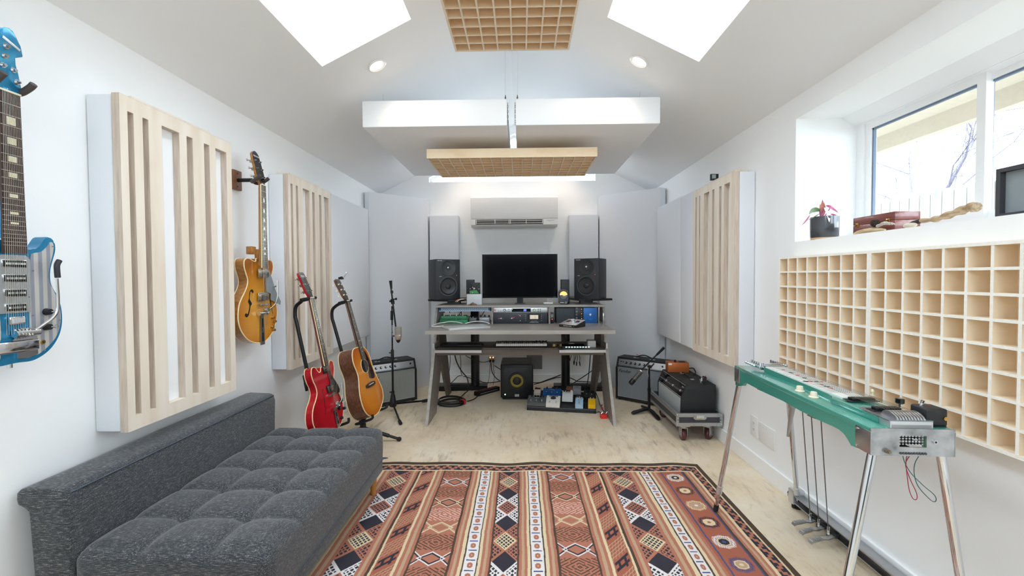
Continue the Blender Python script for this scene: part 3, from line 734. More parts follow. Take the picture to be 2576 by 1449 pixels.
def seat_pt(u, v):
    # u across, v along; outer margins wrap down the sides
    def wrap(t, a, c):
        m_ = .10
        if t < m_: return a, 1-t/m_, -1
        if t > 1-m_: return c, (t-1+m_)/m_, 1
        return a+r_+(c-a-2*r_)*(t-m_)/(1-2*m_), 0, 0
    x, dx, sx_ = wrap(u, sx0, sx1); y, dy, sy_ = wrap(v, sy0, sy1)
    d = max(dx, dy)
    xi = min(max(x, sx0+r_), sx1-r_); yi = min(max(y, sy0+r_), sy1-r_)
    if d == 0: return Vector((x, y, seat_z(x, y)))
    top = seat_z(xi, yi); a = min(1, d/.35)*PI/2; out = r_*math.sin(a); z = top-r_*(1-math.cos(a))
    if d > .35: z = top-r_-(d-.35)/.65*(top-r_-.19)
    k = 0 if d == 0 else 1
    wx = dx/max(d, 1e-6); wy = dy/max(d, 1e-6)
    if dx > 0 and dy > 0:
        n = math.hypot(wx, wy); wx, wy = wx/n, wy/n
        return Vector((xi+sx_*out*wx, yi+sy_*out*wy, z))
    px = xi+sx_*out*(1 if dx > 0 else 0); py = yi+sy_*out*(1 if dy > 0 else 0)
    bulge = .004*math.sin(min(1, max(0, (d-.2)/.8))*PI)
    return Vector((px+sx_*bulge*(dx > 0), py+sy_*bulge*(dy > 0), z))
b.grid(seat_pt, nU, nV); b.put('seat_cushion', SOFA, sofa, 60)
# seam welts round the lower edge of the cushion
z = .186; rr_ = [(sx0, sy0), (sx1, sy0), (sx1, sy1), (sx0, sy1)]
b = B(MS); lp = smooth_loop([(sx0+.01, sy0+.002, z), (sx1-.03, sy0+.002, z), (sx1-.004, sy0+.025, z), (sx1-.001, sy0+.1, z), (sx1-.001, sy1-.1, z), (sx1-.004, sy1-.025, z), (sx1-.03, sy1-.002, z), (sx0+.01, sy1-.002, z)], 5)
b.tube(lp, .003, 6, closed=True); b.put('seam', mat('slate_piping', '4a5561', .8), sofa, 60)
B(MS).box((sx0+.0, sy0+.004, .11), (sx1-.006, sy1-.004, .192), .012, seg=3).put('seat_base', SOFA, sofa, 50)
# backrest with an overhanging top roll
prof = [(-1.428, .16), (-1.424, .52), (-1.428, .545), (-1.437, .557), (-1.455, .562), (-1.56, .566), (-1.584, .562), (-1.596, .55), (-1.598, .53), (-1.594, .512), (-1.582, .505), (-1.548, .503), (-1.542, .495), (-1.542, .16)]
B(MS).prism(prof[::-1], sy0, sy1, 'y', bev=.010, seg=3).put('backrest', SOFA, sofa, 50)
b = B(MS); b.tube([(-1.4265, sy0+.01, .551), (-1.4265, sy1-.01, .551)], .0022, 6); b.put('seam', MATS['slate_piping'], sofa, 60)
LEGW = mat('honey_oak', 'c0813f', .4, var=.08, vs=20, stretch=(8, 8, 1))
for x, y in ((-.835, 2.42), (-.835, 1.42), (-1.5, 2.42), (-1.5, 1.42)):
    B(MS).cyl((x, y, .0085), (x, y, .112), .013, .021, 16).put('leg', LEGW, sofa, 40)
B(MS).box((-1.53, sy0+.03, .10), (-1.41, sy1-.03, .165)).put('seat_base', SOFA, sofa)
# ================================================================ desk
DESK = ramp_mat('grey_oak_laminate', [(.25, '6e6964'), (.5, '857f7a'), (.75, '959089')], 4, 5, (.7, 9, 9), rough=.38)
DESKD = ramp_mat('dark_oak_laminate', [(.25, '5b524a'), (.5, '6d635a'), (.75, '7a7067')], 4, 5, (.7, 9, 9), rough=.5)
DEDGE = ramp_mat('grey_oak_edging', [(.3, '96918b'), (.7, 'aaa59e')], 4, 4, (.7, 9, 9), rough=.4)
q5 = lambda x, y, Y: pt(1050+x/5.05, 720+y/5.05, y=Y)
DX = -.0145
desk = thing('studio_desk', 'grey oak studio desk with slanted legs and a raised gear shelf', 'desk', (DX, 4.0, 0))
MD_ = Matrix.Translation((-DX, -4.0, 0))
B(MD_).box((-.783, 3.545, .7575), (.754, 4.45, .789), .002).put('desktop', DESK, desk)
ft = B(MD_).box((-.783, 3.5435, .758), (.754, 3.545, .7885)); ft.put('edge_band', DEDGE, desk)
def mirror(x): return 2*DX-x
for sgn in (1, -1):
    X = (lambda x: x) if sgn == 1 else mirror
    B(MD_).prism([(3.565, 0), (3.935, 0), (4.43, .70), (4.43, .757), (4.02, .757)], X(-.795), X(-.772), 'x').put('leg', DESK, desk)
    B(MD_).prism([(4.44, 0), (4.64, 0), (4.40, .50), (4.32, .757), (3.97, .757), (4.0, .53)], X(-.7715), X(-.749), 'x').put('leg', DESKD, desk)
    B(MD_).prism([(3.562, 0), (3.5655, 0), (4.0205, .757), (4.017, .757)], X(-.7955), X(-.7715), 'x').put('edge_band', DEDGE, desk)
    B(MD_).prism([(4.02, .789), (4.48, .789), (4.48, .9365), (4.11, .9365)], X(-.803), X(-.785), 'x').put('shelf_side', DESK, desk)
    B(MD_).box((X(-.771), 3.80, .60), (X(-.758), 4.3, .645)).put('drawer_rail', SILV, desk)
for u0, u1 in ((936, 958), (1658, 1684)):
    a = q5(u0+6 if u0 < 1000 else u0+10, 460, 4.03).x
    B(MD_).prism([(4.02, .789), (4.42, .789), (4.42, .9365), (4.11, .9365)], a, a+.014, 'x').put('divider', DESK, desk)
B(MD_).prism([(-.805, 4.105), (.776, 4.105), (.755, 4.50), (-.784, 4.50)], .937, .957, 'z').put('shelf', DESK, desk)
B(MD_).box((-.805, 4.1035, .9375), (.776, 4.105, .9565)).put('edge_band', DEDGE, desk)
# keyboard tray: silver edged wings and a recessed middle
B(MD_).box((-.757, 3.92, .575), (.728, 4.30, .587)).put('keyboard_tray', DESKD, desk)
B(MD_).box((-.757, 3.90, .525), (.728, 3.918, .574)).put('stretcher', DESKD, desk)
for a, c in ((-.757, -.348), (.326, .728)):
    B(MD_).box((a, 3.80, .562), (c, 3.9195, .587)).put('tray_wing', DESK, desk)
    B(MD_).box((a, 3.7985, .5625), (c, 3.80, .5865)).put('edge_trim', SILV, desk)
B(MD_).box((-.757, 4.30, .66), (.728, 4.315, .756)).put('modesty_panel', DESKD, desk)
# ---------------------------------------------------------------- rack gear
def gearbox(name, label, cat, a, c, m, bev=.002, group=None, part='case'):
    a, c = Vector(a), Vector(c); o = Vector(((a.x+c.x)/2, a.y, min(a.z, c.z)))
    t = thing(name, label, cat, o, 0, group)
    B(Matrix.Translation(-o)).box(a, c, bev).put(part, m, t, 40)
    t['w'] = abs(c.x-a.x); t['h'] = abs(c.z-a.z); return t
def knob(t, x, z, r, d=.012, m=None, y=0, cap=None, name='knob', n=20):
    o = B().cyl((0, 0, 0), (0, -d, 0), r, r*.85, n).put(name, m or BLACK, t, 40); o.location = (x, y, z)
    if cap: B().cyl((0, -d, 0), (0, -d-.0008, 0), r*.6, r*.6, n).put('cap', cap, o)
    return o
NAVYP = mat('dark_blue_panel', '2e4a72', .4, var=.02)
LBLUE = mat('pale_blue_print', 'b9cbe0', .5)
a, c = q5(262, 322, 4.13), q5(930, 268, 4.13)
pb = gearbox('patch_bay', 'blue patch bay with a row of white sockets under the shelf left side', 'patch bay', (a.x+.006, 4.13, a.z), (c.x, 4.25, .9345), NAVYP)
W_, H_ = pb['w'], pb['h']
B().box((-W_/2+.005, -.0008, H_*.04), (W_/2-.005, 0, H_*.22)).put('label_strip', LBLUE, pb)
k0 = None
for i in range(24):
    x = -W_/2+.03+i*(W_-.06)/23
    if k0 is None:
        k0 = B().box((-.0075, -.0012, H_*.30), (.0075, 0, H_*.88)).put('socket', LBLUE, pb)
        B().cyl((0, -.0012, H_*.6), (0, -.004, H_*.6), .0042, n=12).put('jack_hole', BLACK, k0)
        k0.location.x = x
    else:
        s = k0.copy(); C.objects.link(s); s.parent = pb; s.location.x = x
        for g_ in k0.children: d = g_.copy(); C.objects.link(d); d.parent = s
# green delay pedal
GRN = mat('metallic_green', '3f8d63', .3, .5, var=.05); GRND = mat('dark_green_metal', '2c6a49', .4, .3)
a, c = q5(280, 456, 4.12), q5(640, 365, 4.12)
t = thing('delay_pedal', 'green metallic effects pedal with four knobs under the left shelf', 'effects pedal', ((a.x+c.x)/2, 4.12, .7895)); w = c.x-a.x
B().prism([(0, 0), (.13, 0), (.13, .058), (.055, .055), (.04, .035), (0, .030)], -w/2, w/2, 'x', bev=.003).put('case', GRN, t, 40)
B().prism([(.045, .042), (.056, .057), (.13, .060), (.13, .066), (.05, .064)], -w/2+.01, w/2-.02, 'x').put('top_panel', GRND, t)
for i in range(4): B().cyl((-w/2+.035+i*(w-.09)/3, .06, .06), (-w/2+.035+i*(w-.09)/3, .052, .092), .006, .005, 12).put('knob', IVORY, t, 40)
for i in range(4): B().cyl((-w/2+.035+i*(w-.09)/3, .02, .030), (-w/2+.035+i*(w-.09)/3, .018, .040), .007, .007, 12).put('footswitch', CHROME, t, 40)
a, c = q5(788, 456, 4.10), q5(916, 398, 4.10)
t = gearbox('grey_pedal', 'grey metal pedal with three black knobs at the left shelf divider', 'effects pedal', (a.x, 4.10, .7895), (c.x, 4.20, c.z), mat('mid_grey_metal', '8b9096', .35, .6))
for i in range(3): B().cyl((-.04+i*.04, .03, c.z-.7895), (-.04+i*.04, .03, c.z-.7895+.022), .008, .007, 14).put('knob', BLACK, t, 40)
a, c = q5(660, 440, 4.11), q5(748, 405, 4.11)
t = gearbox('small_pedal', 'tiny dark grey pedal between the green pedal and the grey pedal', 'effects pedal', (a.x, 4.11, .7895), (c.x, 4.19, c.z), mat('slate_metal', '5b6360', .4, .4))
B().cyl((0, .03, c.z-.7895), (0, .03, c.z-.7895+.01), .008, n=14).put('knob', GREY, t, 40)
def cable(pts, r, m, name, label, cat='cable', n=8, group=None, k=6):
    P = smooth_loop(pts, k, closed=False); c0 = P[0].copy()
    b = B(); b.tube([p-c0 for p in P], r, n); o = b.put(name, m, None, 60); o.location = c0
    return tag(o, label, cat, group)
CABB = mat('black_cable', '1c1c1f', .55); CABW = mat('white_cable', 'e9ebea', .45); CABO = mat('orange_cable', 'e8752f', .45)
rnd = random.Random(5)
for i, lab in enumerate(('black patch lead looping behind the green pedal', 'black patch lead hanging from the patch bay right end', 'black patch lead drooping from the patch bay left end')):
    x = (-.60, -.49, -.72)[i]
    cable([(x, 4.33+i*.02, .90), (x+.02, 4.31+i*.02, .84), (x+.07, 4.29+i*.02, .80), (x+.11, 4.30+i*.02, .86), (x+.14, 4.33+i*.02, .91)], .0035, CABB, 'patch_cable', lab)
# middle bay: silver interface and dark levelling amplifier
a, c = q5(968, 336, 4.09), q5(1653, 270, 4.09)
iface = gearbox('audio_interface', 'silver rack interface with a dark display in the middle bay', 'audio interface', (a.x, 4.085, a.z), (c.x, 4.30, .9345), SILV)
W_, H_ = iface['w'], iface['h']; fr = lambda u: (u-968)/(1653-968)*W_-W_/2
B().box((fr(1198), -.001, H_*.15), (fr(1440), 0, H_*.85)).put('display', mat('dark_display', '14161c', .15), iface)
B().box((fr(1350), -.0016, H_*.28), (fr(1385), -.001, H_*.72)).put('meter', mat('blue_screen_mark', '6a78c8', .3, emit=.4), iface)
B().box((fr(1205), -.0016, H_*.60), (fr(1212), -.001, H_*.72)).put('status_light', mat('green_led', '54c83c', .3, emit=1), iface)
knob(iface, fr(1108), H_*.5, .013, .012, BLACK, cap=SILV); knob(iface, fr(1486), H_*.5, .0135, .012, mat('green_ring', '7fae4e', .4), cap=SILV)
for u in (1035, 1060): knob(iface, fr(u), H_*.3, .0035, .002, BLACK, name='jack')
for u in (1155, 1175, 1535, 1562):
    for zz in (.3, .68): knob(iface, fr(u), H_*zz, .0045, .003, GREY if u < 1300 else BLACK, name='button')
B().box((fr(972), -.001, H_*.3), (fr(995), 0, H_*.7)).put('logo', mat('red_badge', 'c97a7e', .4), iface)
for u in (978, 1640):
    for zz in (.12, .88): knob(iface, fr(u), H_*zz, .0028, .002, BLACK, name='rack_screw')
a, c = q5(968, 464, 4.055), q5(1650, 340, 4.055)
comp = gearbox('compressor', 'dark rack compressor with pink pointers and a level meter in the middle bay', 'compressor', (a.x, 4.06, .7895), (c.x, 4.28, iface.location.z-.001), mat('blue_black_panel', '2b3038', .4))
W_, H_ = comp['w'], comp['h']; fz = lambda v: (462-v)/(462-340)*H_
PINK = mat('pink_tape', 'd94f86', .5)
def pointer(u, v, ang, L):
    o = B().box((.004, -.0125, -.003), (L, -.0118, .003)).put('pointer', PINK, comp); o.location = (fr(u), 0, fz(v)); o.rotation_euler = (0, ang, 0)
for u, v, an in ((1065, 400, PI-.1), (1200, 400, -.35)):
    knob(comp, fr(u), fz(v), .010, .012, BLACK, cap=SILV); pointer(u, v, an, .027)
    for k in range(9):
        q = -PI*.75+k*PI*1.5/8; o = B().box((-.0008, -.0008, -.0008), (.0008, 0, .0008)).put('tick_mark', TEXTW, comp); o.location = (fr(u)+.018*math.sin(q), 0, fz(v)+.018*math.cos(q))
for u, v in ((1308, 372), (1308, 428)): knob(comp, fr(u), fz(v), .007, .010, BLACK, cap=SILV)
pointer(1308, 372, PI+.6, .018)
B().box((fr(1400), -.003, fz(420)), (fr(1572), 0, fz(352))).put('meter_bezel', BLACK, comp)
mt = B().box((fr(1432), -.004, fz(410)), (fr(1538), -.003, fz(364))).put('meter_face', mat('cream_meter', 'd9cbb9', .4, emit=.15), comp)
B().box((fr(1500), -.0046, fz(408)), (fr(1502), -.004, fz(370))).put('needle', mat('red_needle', 'c05040', .5), mt)
for u in (1378, 1580):
    for v in (365, 385, 405, 428): knob(comp, fr(u), fz(v), .0022, .001, TEXTW, name='indicator')
text('UNIVERSAL AUDIO', .0095, TEXTW, comp, front(fr(1485), -.0012, fz(447)), 'lettering'); text('SOLID STATE LIMITER', .0055, TEXTW, comp, front(fr(1485), -.0012, fz(434)), 'lettering')
# right bay
a, c = q5(1692, 468, 4.06), q5(1732, 332, 4.06)
t = gearbox('pocket_recorder', 'small dark pocket recorder standing against the right divider', 'audio recorder', (a.x, 4.06, .7895), (c.x, 4.08, c.z), BLACK)
B().box((-.012, -.001, .055), (.010, 0, .085)).put('screen', mat('grey_lcd', '7d8a86', .3), t); B().cyl((0, -.001, .040), (0, -.003, .040), .004, n=12).put('record_button', mat('lit_red', 'f0523c', .4, emit=1.5), t)
a, c = q5(1765, 462, 4.12), q5(2000, 268, 4.12)
gearbox('rack_module', 'charcoal powered module case in the right bay', 'audio module', (a.x, 4.12, .7895), (c.x, 4.38, .930), mat('charcoal_case', '3a3f47', .6))
a, c = q5(2002, 458, 4.11), q5(2106, 268, 4.11)
t = gearbox('preamp_module', 'narrow dark preamp module with a column of knobs in the right bay', 'audio module', (a.x, 4.11, .7895), (c.x, 4.33, .930), mat('navy_black_panel', '1c2330', .4))
for i in range(4): knob(t, -.022, .045+i*.030, .0085, .012, mat('light_grey_knob', 'aab0b6', .4), cap=BLACK)
for i in range(5): knob(t, .024, .04+i*.022, .003, .006, CHROME if i % 2 else mat('amber_led', 'f0a050', .3, emit=1), name='switch')
a, c = q5(2110, 456, 4.095), q5(2282, 268, 4.095)
BLU = mat('bright_blue_case', '2468b4', .4, .2, var=.02)
t = gearbox('blue_module', 'bright blue metal module with a white emblem in the right bay', 'audio module', (a.x, 4.095, .7895), (c.x, 4.30, .930), BLU)
B().prism([(-.012, .078), (.000, .088), (.012, .082), (.004, .068), (-.003, .062), (-.002, .072)], -.0012, 0, 'y').put('emblem', TEXTW, t)
for x, z in ((-.03, .11), (.028, .122), (.02, .104)): B().box((x, -.001, z), (x+.004, 0, z+.004)).put('screw', NAVYP, t)
text('audient', .009, mat('pale_blue_text', '8fb4e0', .5), t, front(0, -.001, .035))
for (u0, v0, v1, r, lab) in ((2306, 460, 268, .0065, 'tall silver tube standing beside the blue module'), (2363, 468, 338, .0065, 'short silver pen standing at the right end of the shelf')):
    p = q5(u0, v0, 4.05 if u0 > 2350 else 4.10); h = q5(u0, v1, p.y).z-.7895
    o = B().lathe([(0, 0), (r, 0), (r, h*.92), (r*.6, h)], 16).put('metal_tube' if u0 < 2350 else 'pen', CHROME, None, 40); o.location = (p.x, p.y, .7895); tag(o, lab, 'tube' if u0 < 2350 else 'pen')
# laptop, cables, desktop controller
z_ = .7895; Q = [pt(1050+x/5.05, 720+y/5.05, z=.803) for x, y in ((400, 543), (935, 512), (905, 472), (325, 496))]
# true rectangle from the front edge
f0, f1 = Q[0], Q[1]; ex = (f1-f0).normalized(); ey = Vector((-ex.y, ex.x, 0)); Wl, Dl = (f1-f0).length, .215
lap = thing('laptop', 'closed silver laptop lying on the left of the desktop', 'laptop', (f0.x, f0.y, z_)); lap.rotation_euler = (0, 0, math.atan2(ex.y, ex.x))
def rr(w, d, r, n=5, x0=0, y0=0):
    P = []
    for cx, cy_, a0 in ((w-r, r, -90), (w-r, d-r, 0), (r, d-r, 90), (r, r, 180)):
        for k in range(n+1): an = math.radians(a0+90*k/n); P.append((x0+cx+r*math.cos(an), y0+cy_+r*math.sin(an)))
    return P
LAPS = mat('laptop_aluminium', 'd9dadb', .3, .6)
B().prism(rr(Wl, Dl, .012), .0008, .0085, 'z', bev=.001).put('base', LAPS, lap, 30)
B().prism(rr(Wl, Dl, .012), .0093, .0145, 'z', bev=.0015).put('lid', LAPS, lap, 30)
B().prism(rr(Wl-.01, Dl-.01, .01, x0=.005, y0=.005), .0086, .0092, 'z').put('seal', BLACK, lap)
B().prism([(Wl/2-.011, Dl/2), (Wl/2-.006, Dl/2-.012), (Wl/2+.006, Dl/2-.012), (Wl/2+.011, Dl/2), (Wl/2+.006, Dl/2+.009), (Wl/2-.006, Dl/2+.009)], .0145, .0148, 'z').put('emblem', WHITEP, lap)
g5 = lambda x, y, z: pt(1050+x/5.05, 720+y/5.05, z=z)
def P5(x, y, Y):
    p = q5(x, y, Y); p.z = max(p.z, .7945); return p
cable([g5(330, 505, .798), g5(230, 515, .796), g5(185, 508, .796), P5(240, 480, 4.0), P5(400, 452, 4.06), P5(500, 455, 4.08), P5(570, 472, 4.05)], .0038, CABW, 'charging_cable', 'white cable looping over the left end of the laptop')
cable([P5(610, 474, 4.0), P5(680, 455, 4.04), P5(780, 446, 4.05), P5(870, 458, 4.02), P5(915, 474, 3.98)], .0038, CABW, 'charging_cable', 'white cable arching behind the right end of the laptop')
f0, f1 = g5(1800, 512, .7895), g5(2010, 530, .7895)
ang = math.atan2(f1.y-f0.y, f1.x-f0.x); 
tw = thing('desktop_controller', 'small silver and black desktop audio controller with a big dial', 'audio controller', (f0.x, f0.y, .7895)); tw.rotation_euler = (0, 0, ang)
w = .172; d = .15
B().prism([(0, 0), (d, 0), (d, .052), (0, .020)], 0, w, 'x', bev=.002).put('case', BLACK, tw, 30)
B().prism([(0, .0205), (d, .0525), (d, .056), (0, .024)], -.001, w+.001, 'x', bev=.001).put('top_panel', SILV, tw, 30)
MT = Matrix.Translation((w/2, 0, .024)) @ Matrix.Rotation(math.atan2(.032, d), 4, 'X')
B(MT).lathe([(.026, .0), (.026, .002), (.020, .004), (.020, .018), (.017, .020), (0, .020)], 28, M=Matrix.Translation((0, .09, 0))).put('dial', SILV, tw, 40)
B(MT).prism([(-.07, .075), (-.03, .06), (-.028, .12), (-.06, .11)], .0003, .0012).put('display', BLACK, tw); B(MT).prism([(.03, .06), (.07, .075), (.06, .11), (.028, .12)], .0003, .0012).put('display', BLACK, tw)
for i in range(6): B(MT).box((-.055+i*.019, .03, 0), (-.045+i*.019, .034, .001)).put('button', GREY, tw)
text('UNIVERSAL AUDIO', .010, TEXTW, tw, front(w/2, -.001, .010))
for x in (.02, w-.02): B().cyl((x, 0, .010), (x, -.002, .010), .004, n=12).put('jack', GOLD, tw)
# ---------------------------------------------------------------- screen and things on the shelf
zs = .9572
a, c = pt(1213.5, 750, y=4.33), pt(1402.5, 638.6, y=4.33)
tv = thing('flat_screen', 'large flat black screen standing in the middle of the shelf', 'monitor', ((a.x+c.x)/2, 4.33, zs)); hw = (c.x-a.x)/2
SCR = mat('screen_glass', '05060a', .08, var=.0, spec=.5); FRM = mat('screen_frame', '101114', .3)
B().box((-hw, 0, a.z-zs), (hw, .03, c.z-zs), .003).put('bezel', FRM, tv, 40)
B().box((-hw+.005, -.0012, a.z-zs+.012), (hw-.005, 0, c.z-zs-.005)).put('screen', SCR, tv)
B().box((-.03, .012, .005), (.03, .028, a.z-zs)).put('stand_neck', FRM, tv); B().box((-.05, -.03, 0), (.05, .09, .006), .002).put('stand_base', FRM, tv, 40)
text('VIZIO', .011, mat('dim_lettering', '9a9ca0', .5), tv, front(hw-.03, -.0014, a.z-zs+.0065))
a = pt(1367, 759, y=4.28); c = pt(1391, 754, y=4.28)
t = thing('small_white_box', 'small pale box with a short post under the screen right side', 'box', ((a.x+c.x)/2, 4.26, zs)); hw2 = (c.x-a.x)/2
B().box((-hw2, 0, 0), (hw2, .04, .016), .004).put('case', WHITEP, t, 40); B().box((-.012, .01, .016), (.014, .03, .048), .002).put('post', mat('warm_grey_plastic', 'a49a94', .5), t, 40)
# hard drive dock
q3 = lambda x, y, Y: pt(1080+x/14.31, 680+y/14.31, y=Y)
a, c = q3(1345, 1150, 4.17), q3(1890, 855, 4.17)
dk = gearbox('drive_dock', 'pale grey hard drive dock at the left end of the screen', 'drive dock', (a.x, 4.17, zs), (c.x, 4.25, c.z), mat('pale_grey_plastic', 'cfd2d6', .35), .004)
B().box((-.055, .02, dk['h']-.001), (.055, .06, dk['h']+.0015)).put('slot', BLACK, dk)
a2, c2 = q3(1435, 850, 4.20), q3(1825, 440, 4.20)
hd = thing('hard_drive', 'bare hard drive standing upright in the grey dock', 'hard drive', ((a2.x+c2.x)/2, 4.20, c.z+.0016)); w = (c2.x-a2.x)/2; h = c2.z-c.z-.0016
B().box((-w, 0, 0), (w, .022, h), .002).put('case', BLACK, hd, 40)
B().prism([(-w+.004, .002), (w-.01, .002), (w*.35, h*.34), (-w+.004, h*.28)], -.0015, 0, 'y').put('circuit_board', mat('pcb_green', '3a8a4e', .4), hd)
B().cyl((0, 0, h*.5), (0, -.002, h*.5), w*.30, n=24).put('spindle_cover', BLKM, hd, 40); B().cyl((-.004, -.002, h*.47), (-.004, -.003, h*.47), .009, n=10).put('connector', mat('pinkish_pads', 'd3aeb0', .4), hd)
for x, z in ((-.4, .1), (-.8, .45), (.8, .43), (-.35, .58)): B().cyl((w*x, 0, h*z), (w*x, -.002, h*z), .004, n=10).put('screw', SILV, hd)
for s in (-1, 1):
    b = B(); b.tube([(s*w*.28, -.0008, h*.62), (s*w*.85, -.0008, h*.95)], .0018, 6); b.put('rib', BLKM, hd)
a, c = q3(1350, 1100, 4.30), q3(1612, 335, 4.30)
gearbox('black_drive_case', 'tall black box standing behind the grey dock', 'drive case', (a.x, 4.262, zs), (c.x, 4.36, c.z), BLACK)
a, c = pt(1411, 760, y=4.30), pt(1431.3, 703, y=4.30)
gearbox('black_router', 'tall black box standing behind the round orange meter', 'router', (a.x, 4.262, zs), (c.x, 4.36, c.z), BLACK)
# crumpled brown critter
BRN = ramp_mat('wrinkled_brown', [(.3, '4e3b2c'), (.55, '8a6f58'), (.75, 'a98c72')], 60, 4, rough=.8, bump=.5)
p = q3(1560, 1190, 4.11); b = B()
for i, (x, z, r, sx) in enumerate(((0, .012, .014, 1.5), (.018, .010, .010, 1.6), (-.018, .007, .009, 1.4), (-.036, .005, .006, 1.8), (.034, .005, .005, 1.6), (.003, .019, .009, 1.2))):
    b.ball((x, (i % 3-1)*.004, z), r, 12, sc=(sx, .9, .85))
o = b.put('wood_ornament', BRN, None, 60); o.location = (p.x, 4.115, zs); tag(o, 'small wrinkled brown ornament in front of the grey dock', 'ornament')
cable([q3(1330, 1030, 4.22), q3(1200, 1035, 4.18), q3(1060, 1050, 4.15), q3(980, 1090, 4.12), q3(940, 1130, 4.10)], .004, CABO, 'orange_cable', 'orange cable bending from behind the grey dock')
cable([q3(1250, 1035, 4.165), q3(1130, 1050, 4.12), q3(1050, 1080, 4.09), q3(990, 1135, 4.08)], .003, CABW, 'thin_white_cable', 'thin white cable beside the orange cable by the left speaker')
# round lit meter
p = pt(1417.5, 759, y=4.18); h = pt(1417.5, 728.5, y=4.18).z-zs
t = thing('round_meter', 'rounded grey tuner with an orange lit window beside the screen', 'tuner', (p.x, 4.18, zs))
B().prism(rr(.092, h, .030, x0=-.046), 0, .045, 'y', bev=.006).put('case', mat('graphite_plastic', '50555a', .35), t, 40)
B().cyl((0, -.001, h-.05), (0, -.006, h-.05), .042, .040, 32).put('bezel', mat('dark_graphite', '2f3337', .3), t, 40)
hp = [(.036*math.cos(PI*k/12), h-.052+.036*math.sin(PI*k/12)) for k in range(13)]
B().prism(hp, -.0075, -.006, 'y').put('lit_window', mat('orange_glow', 'ef8f4a', .4, emit=1.1), t)
B().prism([(.034*math.cos(PI+PI*k/12), h-.056+.034*math.sin(PI+PI*k/12)) for k in range(13)], -.0075, -.006, 'y').put('lower_dial', mat('mid_graphite', '6a7076', .4), t)
B().box((-.006, -.009, h-.062), (.020, -.0075, h-.052)).put('label_plate', TEXTW, t); B().cyl((.024, 0, .018), (.024, -.003, .018), .011, n=18).put('button', GREY, t)
B().box((-.032, -.0015, .015), (.004, 0, .020)).put('maker_mark', TEXTW, t)
# ---------------------------------------------------------------- studio speakers and their stands
SPK = mat('speaker_charcoal', '2a2d32', .55, var=.03); CONE = mat('speaker_cone', '222428', .35, var=.03); SUR = mat('speaker_surround', '17181a', .5)
def speaker(x, y, ang, label):
    t = thing('studio_speaker', label, 'speaker', (x, y, 1.0065), ang); w, h, d = .124, .388, .235
    B().box((-w, 0, 0), (w, d, h), .004).put('cabinet', SPK, t, 40)
    B().box((-w+.02, -.0015, .02), (w-.02, 0, h-.02), .001).put('baffle', SPK, t, 40)
    def ring(cz, prof, name, m, cx=0): return B().lathe(prof, 40, M=Matrix.Translation((cx, 0, cz)) @ Matrix.Rotation(PI/2, 4, 'X'), cap=False).put(name, m, t, 50)
    ring(.307, [(.078, .0015), (.080, .005), (.074, .006), (.060, .0025), (.040, .0018), (.020, .0012), (.016, .001)], 'horn', CONE)
    B().ball((0, -.002, .307), .011, 14, sc=(1, .6, 1)).put('tweeter_dome', SILV, t, 60)
    ring(.127, [(.095, .0015), (.096, .005), (.088, .006), (.084, .0045)], 'woofer_ring', mat('dark_grey_ring', '3a3d42', .4))
    ring(.127, [(.084, .0045), (.078, .008), (.071, .0045)], 'surround', SUR)
    ring(.127, [(.071, .0045), (.05, .0025), (.026, .0018), (.025, .0018)], 'cone', mat('glossy_cone', '2b2d31', .25))
    B().ball((0, -.003, .127), .026, 18, sc=(1, .35, 1)).put('dust_cap', CONE, t, 60)
    text('MACKIE', .012, TEXTW, t, front(-w+.042, -.002, h-.014), 'logo', spacing=1.1)
    text('HR824', .009, TEXTW, t, front(-w+.048, -.002, .222), 'lettering')
    B().cyl((w-.035, -.001, .232), (w-.035, -.004, .232), .003, n=10).put('red_light', mat('red_led', 'e04030', .3, emit=1), t)
    return t
def toein(x0, y0, x1, y1, label):
    s = speaker((x0+x1)/2, (y0+y1)/2, math.atan2(y1-y0, x1-x0), label); return s
toein(-.8156, 4.18, -.598, 4.30, 'black two way studio speaker left of the screen, turned inwards')
toein(.513, 4.30, .734, 4.18, 'black two way studio speaker right of the screen, turned inwards')
for s, lab in ((1, 'tall black speaker stand behind the desk, under the left speaker'), (-1, 'tall black speaker stand behind the desk, under the right speaker')):
    cx = -.50 if s == 1 else .47; t = thing('speaker_stand', lab, 'speaker stand', (cx, 4.72, 0))
    B().box((-.042, -.05, .05), (.042, .05, .985), .004).put('column', BLKM, t, 40)
    B().box((-.012, -.054, .06), (.012, -.05, .97)).put('cable_channel', BLACK, t)
    ex = s*-1
    B().prism([(ex*.04, .05), (ex*.34, -.28), (ex*.42, -.40), (ex*.20, -.50), (ex*.08, -.44), (-ex*.03, -.05)][::(1 if s == 1 else 1)], .986, 1.0055, 'z').put('top_plate', BLACK, t)
    B().box((ex*.16-.06, -.46, .958), (ex*.16+.06, -.36, .985)).put('plate_block', BLACK, t)
    P = [(ex*.45, .13), (ex*.50, .04), (ex*.47, -.03), (ex*.36, -.06), (-ex*.0, -.01), (-ex*.13, -.03), (-ex*.12, .12)]
    B().prism(P, 0, .05, 'z', bev=.004).put('base', BLKM, t, 40)
    B().prism([(ex*.34, .0), (ex*.02, .0), (ex*.02, .06), (ex*.34, .06)], .05, .058, 'z').put('base_gusset', BLACK, t)
